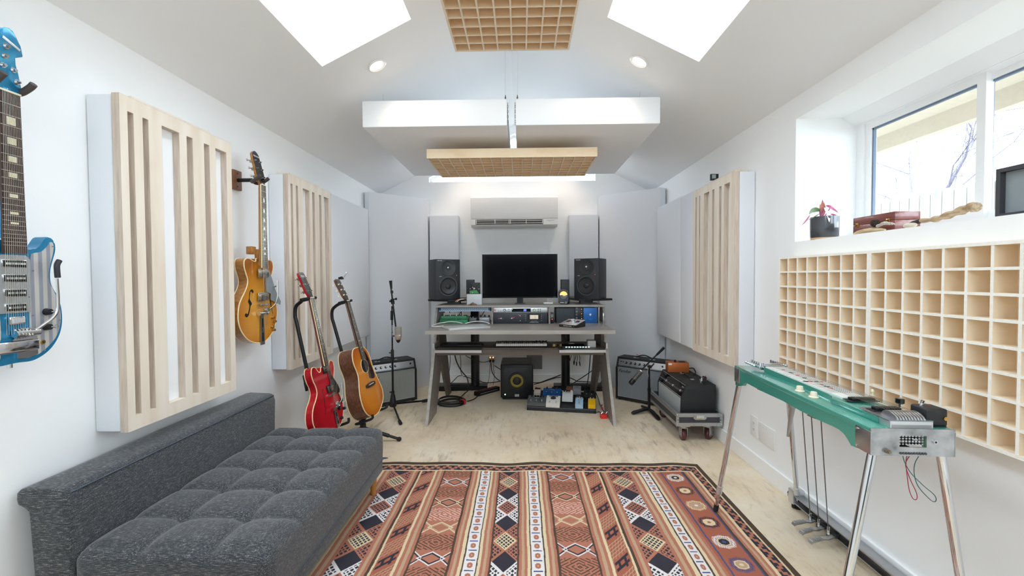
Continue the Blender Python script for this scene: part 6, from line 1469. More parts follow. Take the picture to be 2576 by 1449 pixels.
x, y = b5(140, 390); B().box((-.024, -.004, 0), (.024, .004, .0012), .0005, M=Matrix.Translation((x, y, .004)) @ Matrix.Rotation(-.42, 4, 'Z')).put('name_badge', SILV, bgt, 40)
B().cyl((0, -.012, -.02), (0, .001, -.02), .006, n=12).put('strap_button', CHROME, bgt)
hanger('wall hanger holding the metallic blue guitar', yc+.001, NL+bz0+.022, XL, BX-XL-.004)
# ================================================================ amplifiers and microphones
TOLEX = mat('black_tolex', '222326', .65, bump=.5, bs=700)
def grill(name, c1, c2, c3):
    m = bpy.data.materials.new(name); m.use_nodes = True; nt = m.node_tree; N = nt.nodes; L = nt.links; MATS[name] = m; b = N['Principled BSDF']; b.inputs['Roughness'].default_value = .7
    tc = N.new('ShaderNodeTexCoord'); mp = N.new('ShaderNodeMapping'); mp.inputs['Scale'].default_value = (55, 55, 90); L.new(tc.outputs['Object'], mp.inputs['Vector'])
    w = N.new('ShaderNodeTexWave'); w.bands_direction = 'X'; w.inputs['Scale'].default_value = 1; w.inputs['Distortion'].default_value = 2; w.inputs['Detail'].default_value = 3; w.inputs['Detail Scale'].default_value = 3; L.new(mp.outputs['Vector'], w.inputs['Vector'])
    r = N.new('ShaderNodeValToRGB'); e = r.color_ramp.elements; e.new(.5)
    for k, (p, c) in enumerate(((.2, c1), (.5, c2), (.8, c3))): e[k].position = p; e[k].color = lin(c)
    L.new(w.outputs['Fac'], r.inputs['Fac']); L.new(r.outputs['Color'], b.inputs['Base Color'])
    bp = N.new('ShaderNodeBump'); bp.inputs['Strength'].default_value = .5; bp.inputs['Distance'].default_value = .001; L.new(w.outputs['Fac'], bp.inputs['Height']); L.new(bp.outputs['Normal'], b.inputs['Normal']); return m
GR1 = grill('silver_grill_cloth', '7d7f7c', '9a9c98', 'b9bab4'); GR2 = grill('blue_grey_grill_cloth', '6a7078', '8a8f96', 'a9adb2')
def amp(label, org, ang, W, H, D, gm, nk, kx0, kdx, logo, lx, lz, handle=True):
    """combo amplifier; origin front left bottom, x along the front, y back"""
    t = thing('guitar_amplifier', label, 'amplifier', org, ang)
    # cabinet with a sloped upper front
    b = B(); b.prism([(0, .012), (D, .012), (D, H), (.045, H), (.012, H-.085), (0, H-.10)], 0, .018, 'x').prism([(0, .012), (D, .012), (D, H), (.045, H), (.012, H-.085), (0, H-.10)], W-.018, W, 'x')
    b.box((.018, .004, .012), (W-.018, D, .034)); b.box((.018, .04, H-.018), (W-.018, D, H)); b.box((.018, D-.02, .034), (W-.018, D-.005, H-.018))
    b.put('cabinet', TOLEX, t, 30)
    B().box((.020, .010, .036), (W-.020, .022, H-.092), .002).put('grill_cloth', gm, t)
    b = B(); e = .005; z0, z1 = .036, H-.092
    b.box((.020, .006, z0), (W-.020, .011, z0+e)); b.box((.020, .006, z1-e), (W-.020, .011, z1)); b.box((.020, .006, z0+e), (.020+e, .011, z1-e)); b.box((W-.020-e, .006, z0+e), (W-.020, .011, z1-e)); b.put('grill_trim', SILV, t)
    P = Matrix.Translation((0, .014, H-.085)) @ Matrix.Rotation(-.37, 4, 'X')
    B(P).box((.019, -.0, 0), (W-.019, .02, .078)).put('control_panel', SILV, t)
    B(P).box((.019, -.0006, .0), (W-.019, 0, .010)).put('panel_band', mat('panel_band_grey', '6f7780', .4, .6), t)  # darker grey band along the foot of the control panel
    for i in range(nk):
        o = B().cyl((0, 0, 0), (0, -.012, 0), .0125, .010, 18).cyl((0, -.012, 0), (0, -.018, 0), .008, .007, 14).put('control_knob', BLACK, t, 40)
        o.matrix_parent_inverse = I4; o.matrix_local = P @ Matrix.Translation((kx0+i*kdx, 0, .040)); B().cyl((0, -.018, 0), (0, -.019, 0), .0065, n=12).put('knob_cap', SILV, o)
    for i in range(2): B(P).cyl((.045+i*.022, 0, .045), (.045+i*.022, -.003, .045), .006, n=12).put('input_jack', BLACK, t)
    B(P).cyl((W-.055, 0, .045), (W-.055, -.006, .045), .009, n=14).put('pilot_light', BLACK, t)
    if handle:
        b = B(); b.tube(smooth_loop([(W*.34, D*.45, H+.002), (W*.40, D*.45, H+.022), (W*.5, D*.45, H+.034), (W*.60, D*.45, H+.022), (W*.66, D*.45, H+.002)], 5, False), .007, 8, flat=.8); b.put('handle', BLKR, t, 60)
    for x in (W*.34, W*.66): B().box((x-.025, D*.45-.012, H), (x+.025, D*.45+.012, H+.003), .001).put('handle_plate', SILV, t)
    for x in (.03, W-.03):
        for y in (.03, D-.03): B().cyl((x, y, 0), (x, y, .0125), .014, n=12).put('foot', BLKR, t)
    for x in (.0, W-.03): B().box((x, D-.03, H-.03), (x+.03, D+.001, H+.001), .001).put('corner_guard', SILV, t) if not handle else None
    text(logo, .045, mat('dark_script', '23242a', .4), t, front(lx, .008, lz), 'logo', shear=.35, extrude=.001)
    return t
A_ = Vector((-1.04, 4.32)); ang = math.radians(37.6); W = .545
o = A_-Vector((math.cos(ang), math.sin(ang)))*W
amp('silver panelled black guitar amplifier behind the acoustic guitar and the microphone stand', (o.x, o.y, .0), ang, W, .413, .235, GR1, 6, .10, .047, 'Fender', .10, .275)
ang = math.radians(-38.5)
amp('silver fronted black guitar amplifier right of the desk, half behind the flight case', (.932, 4.366, .0), ang, .515, .42, .195, GR2, 6, .10, .045, 'Fender', .09, .29)
B().box((-.010, -.004, 0), (.010, .004, .006), .001).put('pink_tape', mat('hot_pink_tape', 'ea3f7c', .5), None).location = (1.12, 4.27, .4575)
tag(bpy.data.objects['pink_tape'], 'tiny pink tape flag on top of the amplifier right of the desk', 'tape')
# ---- tall microphone stand
def micstand(name, label, base, col_top, feet, r=.0095):
    t = thing(name, label, 'microphone stand', (base[0], base[1], 0)); T = Matrix.Translation((-base[0], -base[1], 0)); bx0 = Vector((base[0], base[1], 0))
    B(T).cyl(bx0+Vector((0, 0, .05)), bx0+Vector((0, 0, .52)), r, n=14).put('lower_pole', BLKM, t, 50)
    B(T).cyl(bx0+Vector((0, 0, .52)), Vector(col_top), r*.72, n=12).put('upper_pole', BLKM, t, 50)
    B(T).lathe([(.012, .17), (.018, .155), (.030, .09), (.034, .065), (.028, .05), (.012, .045)], 20, M=Matrix.Translation(bx0)).put('hub', BLACK, t, 40)
    B(T).cyl(bx0+Vector((-.03, 0, .18)), bx0+Vector((.0, 0, .18)), .006, n=10).lathe([(.014, .165), (.014, .19)], 16, M=Matrix.Translation(bx0)).put('height_knob', BLACK, t, 40)
    B(T).lathe([(.010, .47), (.014, .48), (.014, .56), (.010, .57)], 16, M=Matrix.Translation(bx0)).cyl(bx0+Vector((-.03, 0, .54)), bx0+Vector((0, 0, .54)), .005, n=10).put('clutch', BLACK, t, 40)
    for f in feet:
        b = B(T); e = Vector((f[0], f[1], .015)); b.tube([bx0+Vector((0, 0, .072)), e], .0085, 10); b.put('leg', BLKM, t, 60)
        d = (e-bx0).normalized(); B(T).cyl(e-d*.045+Vector((0, 0, .006)), e+d*.012, .0135, .0145, 14).put('rubber_foot', BLKR, last(t), 40)
    return t, T, bx0
Yc = 3.95; cxm = pt(986.5, 850, y=Yc).x
ms, T, b0_ = micstand('microphone_stand', 'tall black tripod microphone stand between the left amplifier and the desk', (cxm, Yc), (pt(986, 770, y=Yc).x, Yc, pt(986, 770, y=Yc).z), ((-1.008, 3.60), (-.938, 4.262), (-1.50, 3.90)))
ct = pt(986.5, 765, y=Yc)
ub = pt(988, 755, y=Yc-.02)
bt, bb = pt(982.5, 706, y=3.93), pt(996, 826, y=3.93)
b = B(T); b.tube([bb, pt(984, 727, y=3.93)], .0072, 10); b.put('boom', BLKM, ms, 60)
B(T).cyl(pt(984.5, 727, y=3.93), bt, .009, .0145, 14).put('counterweight', BLKR, ms, 40); B(T).cyl(pt(986, 738, y=3.93), pt(985.5, 731, y=3.93), .0125, n=14).put('boom_clutch', BLACK, ms, 40)
B(T).cyl(pt(987, 752, y=3.955), pt(988.5, 765, y=3.955), .016, n=14).cyl(pt(995, 752, y=3.94), pt(998, 752, y=3.94), .011, n=14).cyl(pt(980, 758, y=3.94), pt(984, 757.5, y=3.94), .009, n=14).cyl(pt(985, 752.5, y=3.94), pt(996, 752.5, y=3.94), .005, n=10).put('boom_joint', BLACK, ms, 40)
B(T).cyl(pt(985.7, 782, y=Yc), pt(985.7, 805, y=Yc), .0125, n=14).put('pole_grip', BLKR, ms, 40)
text('K&M STANDS', .018, TEXTW, ms, T @ frame_m(pt(987.5, 833, y=Yc-.0105), (0, 0, 1), (-1, 0, 0)))
mc = thing('condenser_microphone', 'champagne silver studio microphone hanging upside down on the tall stand', 'microphone', pt(1002, 862, y=3.90)); hM = pt(1001.5, 822, y=3.90).z-mc.location.z
MICM = mat('champagne_metal', 'bfb3a4', .35, .5); MESH = mat('mic_mesh', 'aaa59b', .5, .6, bump=.8, bs=1500)
B().prism(rr(.060, .046, .020, x0=-.030, y0=-.023), hM*.50, hM, 'z', bev=.004).put('head_grille', MESH, mc, 40)
B().prism(rr(.063, .049, .022, x0=-.0315, y0=-.0245), hM*.40, hM*.51, 'z', bev=.003).put('collar', MICM, mc, 40)
B().lathe([(.020, hM*.16), (.027, hM*.24), (.0285, hM*.40)], 24).put('body', MICM, mc, 40)
B().lathe([(.008, 0), (.016, .012), (.020, hM*.15), (.024, hM*.20)], 20).put('swivel_mount', BLACK, mc, 40)
B().cyl((-.055, 0, hM*.42), (-.028, 0, hM*.42), .006, n=10).put('mount_arm', BLACK, mc, 40)
B().prism([(.004, hM*.31), (.013, hM*.36), (.022, hM*.31), (.013, hM*.26)], -.031, -.027, 'y').put('badge', mat('pink_badge', 'd27a84', .4), mc)
# ---- short stand at the right amplifier
bx2, by2 = pt(1633, 1033, z=.02).x, 3.93
t = thing('microphone_stand', 'short black microphone stand in front of the right amplifier', 'microphone stand', (bx2, by2, 0)); T = Matrix.Translation((-bx2, -by2, 0)); bb0 = Vector((bx2, by2, 0))
ztop = pt(1633, 922, y=by2).z
B(T).cyl(bb0+Vector((0, 0, .03)), bb0+Vector((0, 0, .20)), .012, n=14).cyl(bb0+Vector((0, 0, .20)), bb0+Vector((0, 0, .30)), .010, n=14).cyl(bb0+Vector((0, 0, .195)), bb0+Vector((0, 0, .225)), .014, n=14).put('pole', BLKM, t, 40)
B(T).cyl(bb0+Vector((0, 0, .30)), Vector((bx2, by2, ztop)), .0085, n=12).put('upper_pole', BLKM, t, 40)
for u, v in ((1590, 1040), (1657, 1055)):
    e = pt(u, v, z=.012); b = B(T); d = (e-bb0).normalized(); b.tube([bb0+Vector((0, 0, .034)), bb0.lerp(e, .35)+Vector((0, 0, .028)), bb0.lerp(e, .9)+Vector((0, 0, .008)), e], [.014, .020, .019, .014], 12, flat=.75); b.put('foot', BLACK, t, 60)
e = bb0+Vector((-.02, .15, .014)); b = B(T); b.tube([bb0+Vector((0, 0, .034)), e], [.016, .014], 12, flat=.75); b.put('foot', BLACK, t, 60)
jb = Vector((bx2, by2-.012, ztop)); be, bs_ = pt(1670, 875, y=3.93), pt(1606, 938, y=3.80)
b = B(T); b.tube([bs_, be], .0065, 10); b.put('boom', BLKM, t, 60); B(T).cyl(be.lerp(bs_, .28), be, .0095, .0125, 12).put('counterweight', BLKR, t, 40)
B(T).cyl(jb+Vector((-.016, -.0, 0)), jb+Vector((.016, 0, .0)), .014, n=14).cyl(jb+Vector((.016, -.0, 0)), jb+Vector((.04, 0, .03)), .006, n=10).put('boom_joint', BLACK, t, 40)
b = B(T); b.tube([jb+Vector((-.015, -.01, .0)), jb+Vector((-.02, -.012, -.05)), jb+Vector((-.014, -.012, -.085))], .0035, 8); b.put('cable_clip', SILV, t, 60)
m0, m1 = pt(1612, 935, y=3.79), pt(1586, 965, y=3.74); dd = (m1-m0).normalized()
mk = thing('instrument_microphone', 'black instrument microphone pointing down at the right amplifier', 'microphone', m0); 
B().cyl((0, 0, 0), dd*(m1-m0).length*.72, .019, .0195, 20).put('body', mat('brown_grey_mic', '5c554f', .4, .3), mk, 40); B().cyl(dd*(m1-m0).length*.70, (m1-m0), .0215, .021, 20).put('head', BLKM, mk, 40); B().cyl(-dd*.006, dd*.004, .020, .020, 20).put('end_ring', SILV, mk, 40)
# ---- flight case on castors with the amplifier head
x0, x1, y0, y1, zb_, zt2 = 1.133, 1.462, 3.225, 3.865, .122, .214
fc = thing('flight_case', 'shallow aluminium edged flight case on castors along the right wall', 'flight case', ((x0+x1)/2, (y0+y1)/2, 0)); T = Matrix.Translation((-(x0+x1)/2, -(y0+y1)/2, 0))
CASEP = mat('dark_case_panel', '3a3a42', .6); ALU = mat('case_aluminium', 'aeb0b2', .35, .85, var=.05)
b = B(T); w_ = .012
b.box((x0, y0, zb_), (x1, y1, zb_+.012)); b.box((x0, y0, zb_+.012), (x1, y0+w_, zt2-.003)); b.box((x0, y1-w_, zb_+.012), (x1, y1, zt2-.003)); b.box((x0, y0+w_, zb_+.012), (x0+w_, y1-w_, zt2-.003)); b.box((x1-w_, y0+w_, zb_+.012), (x1, y1-w_, zt2-.003)); b.put('case_body', CASEP, fc)
b = B(T); k = .0015
for (za, zc) in ((zb_-.001, zb_+.024), (zt2-.026, zt2)):
    b.box((x0-k, y0-k, za), (x1+k, y0+.001, zc)); b.box((x0-k, y0+.001, za), (x0+.001, y1, zc)); b.box((x0-k, y1, za), (x1+k, y1+k, zc))
b.box((x0-k, y0-k, zt2), (x1+k, y0+w_+.002, zt2+.0015)); b.box((x0-k, y0+w_+.002, zt2), (x0+w_+.002, y1, zt2+.0015)); b.box((x1-w_, y0+w_+.002, zt2), (x1+k, y1, zt2+.0015)); b.put('edge_extrusion', ALU, fc)
b = B(T); b.box((x0-k, y0-k, zt2-.030), (x0+.026, y0+.002, zt2-.0)); 
b.bm.free()
for cx_, s in ((x0, 1), (x1, -1)):
    for z_, q in ((zt2-.012, 1), (zb_+.012, -1)):
        P = [(cx_-s*.004, z_-q*.034), (cx_+s*.018, z_-q*.030), (cx_+s*.014, z_-q*.014), (cx_+s*.034, z_-q*.012), (cx_+s*.038, z_+q*.012), (cx_-s*.004, z_+q*.014)]
        B(T).prism(P, y0-.005, y0-.0015, 'y').ball((cx_+s*.006, y0-.004, z_), .009, 12).put('corner_bracket', ALU, fc, 40)
xm_ = (x0+x1)/2+.005
B(T).prism([(xm_-.045, zt2-.004), (xm_-.048, zt2-.036), (xm_-.034, zt2-.046), (xm_+.034, zt2-.046), (xm_+.048, zt2-.036), (xm_+.045, zt2-.004)], y0-.0045, y0-.001, 'y', bev=.001).put('latch_plate', ALU, fc, 40)
B(T).box((xm_-.028, y0-.010, zt2-.034), (xm_+.028, y0-.004, zt2-.010), .002).put('latch', CHROME, fc, 40)
MAR = mat('maroon_castor_wheel', '5e2a2c', .35, var=.05)
def castor(cx, cy, ang):
    T2 = T @ Matrix.Translation((cx, cy, 0)) @ Matrix.Rotation(ang, 4, 'Z')
    B(T2).box((-.036, -.030, .112), (.036, .030, .1205)).cyl((0, 0, .098), (0, 0, .113), .024, n=18).box((-.024, -.016, .040), (-.020, .028, .100), .001).box((.020, -.016, .040), (.024, .028, .100), .001).box((-.024, -.018, .096), (.024, .026, .101)).cyl((-.029, .018, .0405), (.029, .018, .0405), .006, n=12).put('castor', ALU, fc, 40); f = last(fc)
    B(T2).lathe([(.022, -.014), (.036, -.014), (.040, -.009), (.040, .009), (.036, .014), (.022, .014)], 28, M=Matrix.Translation((0, .018, .0405)) @ Matrix.Rotation(PI/2, 4, 'Y'), cap=False).put('wheel', MAR, f, 40)
    B(T2).cyl((-.014, .018, .0405), (.014, .018, .0405), .0225, n=24).put('wheel_hub', GREY, f, 40)
castor(1.198, 3.262, .05); castor(1.385, 3.285, -.9); castor(1.235, 3.79, .5); castor(1.40, 3.80, .0)
# amplifier head, sloped front facing the room
hx0, hx1, hy0, hy1, hz0, hz1 = 1.186, 1.446, 3.290, 3.852, .1345, .408
hd_ = thing('amplifier_head', 'black amplifier head with a pale grey front sitting in the flight case', 'amplifier', ((hx0+hx1)/2, (hy0+hy1)/2, hz0)); T = Matrix.Translation((-(hx0+hx1)/2, -(hy0+hy1)/2, -hz0))
prf = [(hx0, hz0), (hx1, hz0), (hx1, hz1), (hx0+.044, hz1), (hx0+.004, hz0+.175)]
B(T).prism(prf, hy0, hy0+.018, 'y', bev=.003).prism(prf, hy1-.018, hy1, 'y', bev=.003).box((hx0+.012, hy0+.018, hz0), (hx1, hy1-.018, hz0+.02)).box((hx0+.046, hy0+.018, hz1-.018), (hx1, hy1-.018, hz1)).box((hx1-.02, hy0+.018, hz0+.02), (hx1-.005, hy1-.018, hz1-.018)).put('cabinet', TOLEX, hd_, 35)
B(T).box((hx0+.004, hy0+.019, hz0+.004), (hx0+.014, hy1-.019, hz0+.168), .001).put('front_grill', mat('pale_grey_grill', 'b4b8ba', .75, bump=.4, bs=900), hd_)
pa, pb_ = Vector((hx0+.004, 0, hz0+.172)), Vector((hx0+.044, 0, hz1-.002)); ez_ = (pb_-pa).normalized(); L_ = (pb_-pa).length
FM = T @ frame_m((pa.x+.003, hy1-.019, pa.z), (0, -1, 0), ez_)
B(FM).box((0, 0, -.01), (hy1-hy0-.038, L_, 0)).put('control_panel', BLKG, hd_)
B(FM).box((.0, .004, 0), (hy1-hy0-.038, .007, .0005)).box((.0, L_-.008, 0), (hy1-hy0-.038, L_-.006, .0005)).put('panel_line', mat('panel_white_line', 'b9bcbe', .5), hd_)
n_ = 19
for i in range(n_):
    x = .022+i*(hy1-hy0-.082)/(n_-1)
    o = B().cyl((0, 0, 0), (0, 0, .010), .0095, .008, 14).cyl((0, 0, .010), (0, 0, .0108), .006, n=10).put('control_knob', mat('skirted_dark_knob', '2c2c30', .35) if i % 6 != 5 else SILV, hd_, 40); o.matrix_local = FM @ Matrix.Translation((x, L_*.42, 0)); B().cyl((0, 0, .0108), (0, 0, .0115), .0055, n=10).put('knob_cap', SILV, o)
for i in range(4): B(FM).cyl((hy1-hy0-.06+i*.010-.02, L_*.75, 0), (hy1-hy0-.06+i*.010-.02, L_*.75, .006), .003, n=10).put('toggle', CHROME, hd_)
b = B(T); yy = (hy0+hy1)/2; b.tube(smooth_loop([(1.335, yy-.105, hz1+.002), (1.335, yy-.07, hz1+.017), (1.335, yy+.07, hz1+.017), (1.335, yy+.105, hz1+.002)], 4, False), .007, 8, flat=.6); b.put('handle', BLKR, hd_, 60)
for s in (-1, 1): B(T).box((1.322, yy+s*.11-.016, hz1), (1.348, yy+s*.11+.016, hz1+.006), .002).put('handle_cap', SILV, hd_, 40)
# orange box, footswitch lead and strap lying on the head
eb0, eb1 = pt(1661, 929, z=.409), pt(1710, 929, z=.409)
t = thing('orange_effect_box', 'copper orange effect box with a black knob on top of the amplifier head', 'effects pedal', (1.325, 3.765, hz1+.001)); 
B().box((-.085, -.055, 0), (.085, .055, .082), .004).put('case', mat('copper_orange_enamel', 'b5642f', .35, .3, var=.04), t, 40)
B().cyl((-.02, -.02, .082), (-.02, -.02, .100), .010, .009, 16).put('knob', BLACK, t, 40); B().box((.012, -.03, .082), (.062, .03, .0835)).put('dark_plate', BLACK, t); B().box((-.083, -.0565, .062), (-.055, -.055, .076)).put('label', TEXTW, t)
t.rotation_euler = (0, 0, -.12)
cable([(1.41, 3.72, hz1+.035), (1.437, 3.70, hz1+.040), (1.440, 3.66, hz1+.018), (1.42, 3.62, hz1+.008), (1.40, 3.60, hz1+.0065)], .0045, CABB, 'patch_cable', 'black lead curling from the orange effect box over the amplifier head')
t = thing('pedal_strap', 'black padded bar with a white tag lying on the near end of the amplifier head', 'strap', (1.402, 3.395, hz1+.001)); t.rotation_euler = (0, 0, -1.9)
b = B(); b.tube(smooth_loop([(-.10, 0, .016), (-.05, .012, .020), (.0, .004, .018), (.06, 0, .015), (.10, .004, .014)], 4, False), [.008]*4+[.010]*4+[.014]*8+[.013], 10, flat=.75); b.put('bar', BLKR, t, 60)
B().box((-.03, -.02, .004), (.012, -.014, .024)).put('white_tag', WHITEP, t); B().box((-.09, .012, .024), (-.065, .018, .029)).put('pink_tag', MATS['hot_pink_tape'], t)
B().box((-.07, -.028, .0), (.05, -.022, .003)).put('silver_strip', SILV, t)
# small thermometer on the right slotted panel
t = thing('wall_thermometer', 'small black framed thermometer on top of the right slotted panel', 'thermometer', (1.395, 3.215, 1.9095))
B().box((-.028, 0, 0), (.028, .018, .045), .002).put('case', BLACK, t, 40); B().box((-.020, -.001, .012), (.008, 0, .040)).put('screen', mat('pale_grey_lcd', '9aa6a4', .3), t)
# ================================================================ pedal steel guitar
TEAL = bpy.data.materials.new('teal_sparkle_lacquer'); MATS['teal'] = TEAL
def _t():
    TEAL.use_nodes = True; nt = TEAL.node_tree; N = nt.nodes; L = nt.links; b = N['Principled BSDF']; b.inputs['Roughness'].default_value = .22; b.inputs['Coat Weight'].default_value = .8; b.inputs['Coat Roughness'].default_value = .05; b.inputs['Metallic'].default_value = .25
    tc = N.new('ShaderNodeTexCoord'); v = N.new('ShaderNodeTexNoise'); v.inputs['Scale'].default_value = 1100; v.inputs['Detail'].default_value = 2; L.new(tc.outputs['Object'], v.inputs['Vector'])
    r = N.new('ShaderNodeValToRGB'); e = r.color_ramp.elements; e.new(.5); e.new(.7)
    for k, (p, c) in enumerate(((.3, '2a8273'), (.52, '3c9c8b'), (.62, '5cb8a8'), (.74, 'c8ecdf'))): e[k].position = p; e[k].color = lin(c)
    L.new(v.outputs['Fac'], r.inputs['Fac']); L.new(r.outputs['Color'], b.inputs['Base Color'])
_t()
SZ = .785; O_ = Vector((1.0, 1.272, 0)); SA = -.0464
ps = thing('pedal_steel_guitar', 'teal sparkle pedal steel guitar on four chrome legs by the right wall', 'pedal steel guitar', O_, SA)
PM = Matrix.Translation(O_) @ Matrix.Rotation(SA, 4, 'Z'); PI_ = PM.inverted()
loc = lambda p: PI_ @ Vector(p)
tz = lambda u, v, z: (lambda q: (q.x, q.y))(loc(pt(u, v, z=z)))
c2 = lambda x, y: (1840+x/2.547, 880+y/2.547)
c6 = lambda x, y: (2100+x/6.585, 960+y/6.585)
SW, SL_ = .222, .884
# front apron traced in its own upright plane
AP = PM @ Matrix(((0, 0, 1, 0), (1, 0, 0, 0), (0, 1, 0, 0), (0, 0, 0, 1)))   # local x along the body, local y up, normal -x side
FA = frame_m(O_, PM.to_3x3() @ Vector((0, 1, 0)), (0, 0, 1))
tr = lambda x, y: plane_trace(FA, *c2(x, y))
low = [tr(*p) for p in ((765, 612), (745, 575), (722, 540), (690, 512), (650, 490), (550, 447), (440, 390), (330, 328), (200, 268), (95, 212), (80, 212), (70, 230), (42, 232))]
low = [(max(0.0, min(SL_, a)), z) for a, z in low]
apron = [(0.0, SZ-.008), (0.0, .712)] + low + [(SL_, low[-1][1]), (SL_, SZ-.008)]
B().prism(apron, 0.0, .016, 'x').put('front_apron', TEAL, ps)
B().prism(apron, SW-.016, SW, 'x').put('rear_apron', TEAL, ps)
B().box((-.001, .004, SZ-.018), (SW+.001, SL_, SZ), .003).put('deck', TEAL, ps, 40)
EPM = ramp_mat('tarnished_aluminium', [(.30, '55575b'), (.42, '9a9c9e'), (.6, 'bdbebf'), (.8, 'd2d2d2')], 14, 6, (1, 1, 1), rough=.35, metal=.7)
# near end plate with its window
b = B(); wx0, wx1, wz0, wz1 = .075, .148, .733, .7655
b.box((-.002, -.004, .7075), (wx0, 0, SZ)); b.box((wx1, -.004, .7075), (SW+.002, 0, SZ)); b.box((wx0, -.004, .7075), (wx1, 0, wz0)); b.box((wx0, -.004, wz1), (wx1, 0, SZ)); b.put('end_plate', EPM, ps)
B().box((-.0035, -.004, .7085), (-.0005, .058, .7755), .001).put('corner_plate', STEEL, ps, 40); B().box((SW+.0005, -.004, .7085), (SW+.0035, .058, .7755)).put('corner_plate', STEEL, ps)
B().box((-.0035, SL_-.05, .7085), (-.0005, SL_+.004, .7755), .001).put('corner_plate', STEEL, ps, 40); B().box((-.002, SL_, .7085), (SW+.002, SL_+.004, SZ)).put('end_plate', STEEL, ps)
for y in (.050,):
    for z in (.716, .768): B().cyl((-.0035, y, z), (-.0055, y, z), .003, n=12).put('screw', CHROME, ps)
for i in range(8):
    x = wx0+.006+i*.0088
    B().cyl((x, .003, wz0+.006), (x+.003, .06, wz0+.004), .0025, n=8).cyl((x, .003, wz0+.022), (x+.003, .06, wz0+.020), .0028, n=8).box((x-.003, .003, wz0+.011), (x+.003, .006, wz0+.017)).box((x-.003, .003, wz0+.027), (x+.003, .006, wz0+.031)).put('changer_rod', STEEL, ps, 40)
B().box((wx0-.006, .002, .7080), (wx1+.006, .09, .7105)).put('dark_backing_tray', BLACK, ps)  # black tray added so the end plate window reads dark inside
B().box((wx0-.004, .070, .712), (wx1+.004, .075, .768)).put('inner_plate', mat('copper_brown_plate', '7a4a2c', .5, .3), ps)
for i in range(10): B().cyl((wx0+.003+i*.0074, -.004, .7155), (wx0+.003+i*.0074, -.0065, .7155), .0034, n=10).put('tuning_screw', mat('dark_screw', '55565a', .3, .8), ps)
B().cyl((.040, -.004, .722), (.040, -.014, .722), .0068, n=14).cyl((.040, -.014, .722), (.040, -.018, .722), .004, n=10).put('hex_bolt', mat('bronze_bolt', '8c7f6d', .3, .8), ps, 40)
B().cyl((.166, -.004, .751), (.166, -.012, .751), .0055, n=14).put('output_jack', SILV, ps, 40); B().cyl((.166, -.012, .751), (.166, -.0125, .751), .003, n=10).put('jack_hole', TEXTK, last(ps))
# neck block with a step, fret board, strings
def deckpoly(pts, z, z0, z1, name, m, sm=None):
    P = [tz(*p, z) for p in pts]; return B().prism(P, z0, z1, 'z').put(name, m, ps, sm)
nb_ = [c6(0, 305), c6(100, 345), c6(230, 400), c6(340, 440), c6(380, 460), c6(470, 440), c6(900, 480), c6(500, 300)]
fl = [tz(*c2(270, 137), .812), tz(*c2(385, 127), .812), tz(*c2(832, 312), .812), tz(*c2(735, 325), .812)]
xl = min(fl[0][0], fl[3][0]); xr = max(fl[1][0], fl[2][0]); yf = max(fl[0][1], fl[1][1]); yn_ = min(fl[2][1], fl[3][1])
NX0, NX1 = .060, .158
b = B(); b.prism([(NX0-.012, .045), (NX1+.004, .045), (NX1+.004, SL_-.13), (NX0+.010, SL_-.13), (NX0+.010, .30), (NX0+.004, .27), (NX0-.012, .25)], SZ, SZ+.019, 'z', bev=.002); b.put('neck_block', TEAL, ps, 40)
B().box((NX0+.014, .235, SZ+.019), (NX1-.002, SL_-.135, SZ+.024)).put('fret_board', mat('white_fret_board', 'eeeeea', .3, var=.01), ps); fbd = last(ps)
k = 0; sc_l = .61; y_nut, y_br = SL_-.125, SL_-.125-.61
for f in range(1, 25):
    y = y_nut-.61*(1-2**(-f/12))
    if y < .24: break
    B().box((NX0+.016, y-.0007, SZ+.024), (NX1-.004, y+.0007, SZ+.0245)).put('fret_line', GREY, fbd)
REDM = mat('red_suit_mark', 'd2402e', .5); BLKMK = mat('black_suit_mark', '2a2a2e', .5)
def suit(y, kind, x=None):
    x = (NX0+NX1)/2+.006 if x is None else x; z = SZ+.0246
    if kind == 'd': P = [(x, y-.011), (x+.007, y), (x, y+.011), (x-.007, y)]; m = REDM
    elif kind == 'h': P = [(x, y-.010), (x+.009, y+.003), (x+.007, y+.008), (x+.003, y+.008), (x, y+.005), (x-.003, y+.008), (x-.007, y+.008), (x-.009, y+.003)]; m = REDM
    elif kind == 's': P = [(x-.004, y-.011), (x+.004, y-.011), (x+.001, y-.005), (x+.009, y-.004), (x+.006, y+.003), (x, y+.011), (x-.006, y+.003), (x-.009, y-.004), (x-.001, y-.005)]; m = BLKMK
    else: P = [(x-.004, y-.011), (x+.004, y-.011), (x+.001, y-.004), (x+.010, y-.004), (x+.009, y+.002), (x+.004, y+.003), (x+.004, y+.010), (x-.004, y+.010), (x-.004, y+.003), (x-.009, y+.002), (x-.010, y-.004), (x-.001, y-.004)]; m = BLKMK
    B().prism(P, z, z+.0004, 'z').put('fret_marker', m, fbd)
for f, kd in ((3, 'd'), (5, 'c'), (7, 'h'), (9, 's'), (12, 'd'), (15, 'd'), (17, 'c'), (19, 'h')):
    ya, yb = (y_nut-.61*(1-2**(-q/12)) for q in (f-1, f)); y = (ya+yb)/2
    if f == 12:
        for dx, q in ((-.03, 'c'), (-.01, 'h'), (.01, 's'), (.03, 'd')): suit(y, q, (NX0+NX1)/2+.006+dx)
    elif y > .245: suit(y, kd)
SX0, SX1 = NX0+.020, NX1-.010
for i in range(10):
    x = SX0+(SX1-SX0)*i/9; B().cyl((x, y_nut+.005, SZ+.034), (x*.98+.004, .062, SZ+.038), .00055, n=5).put('string', NICK, ps)
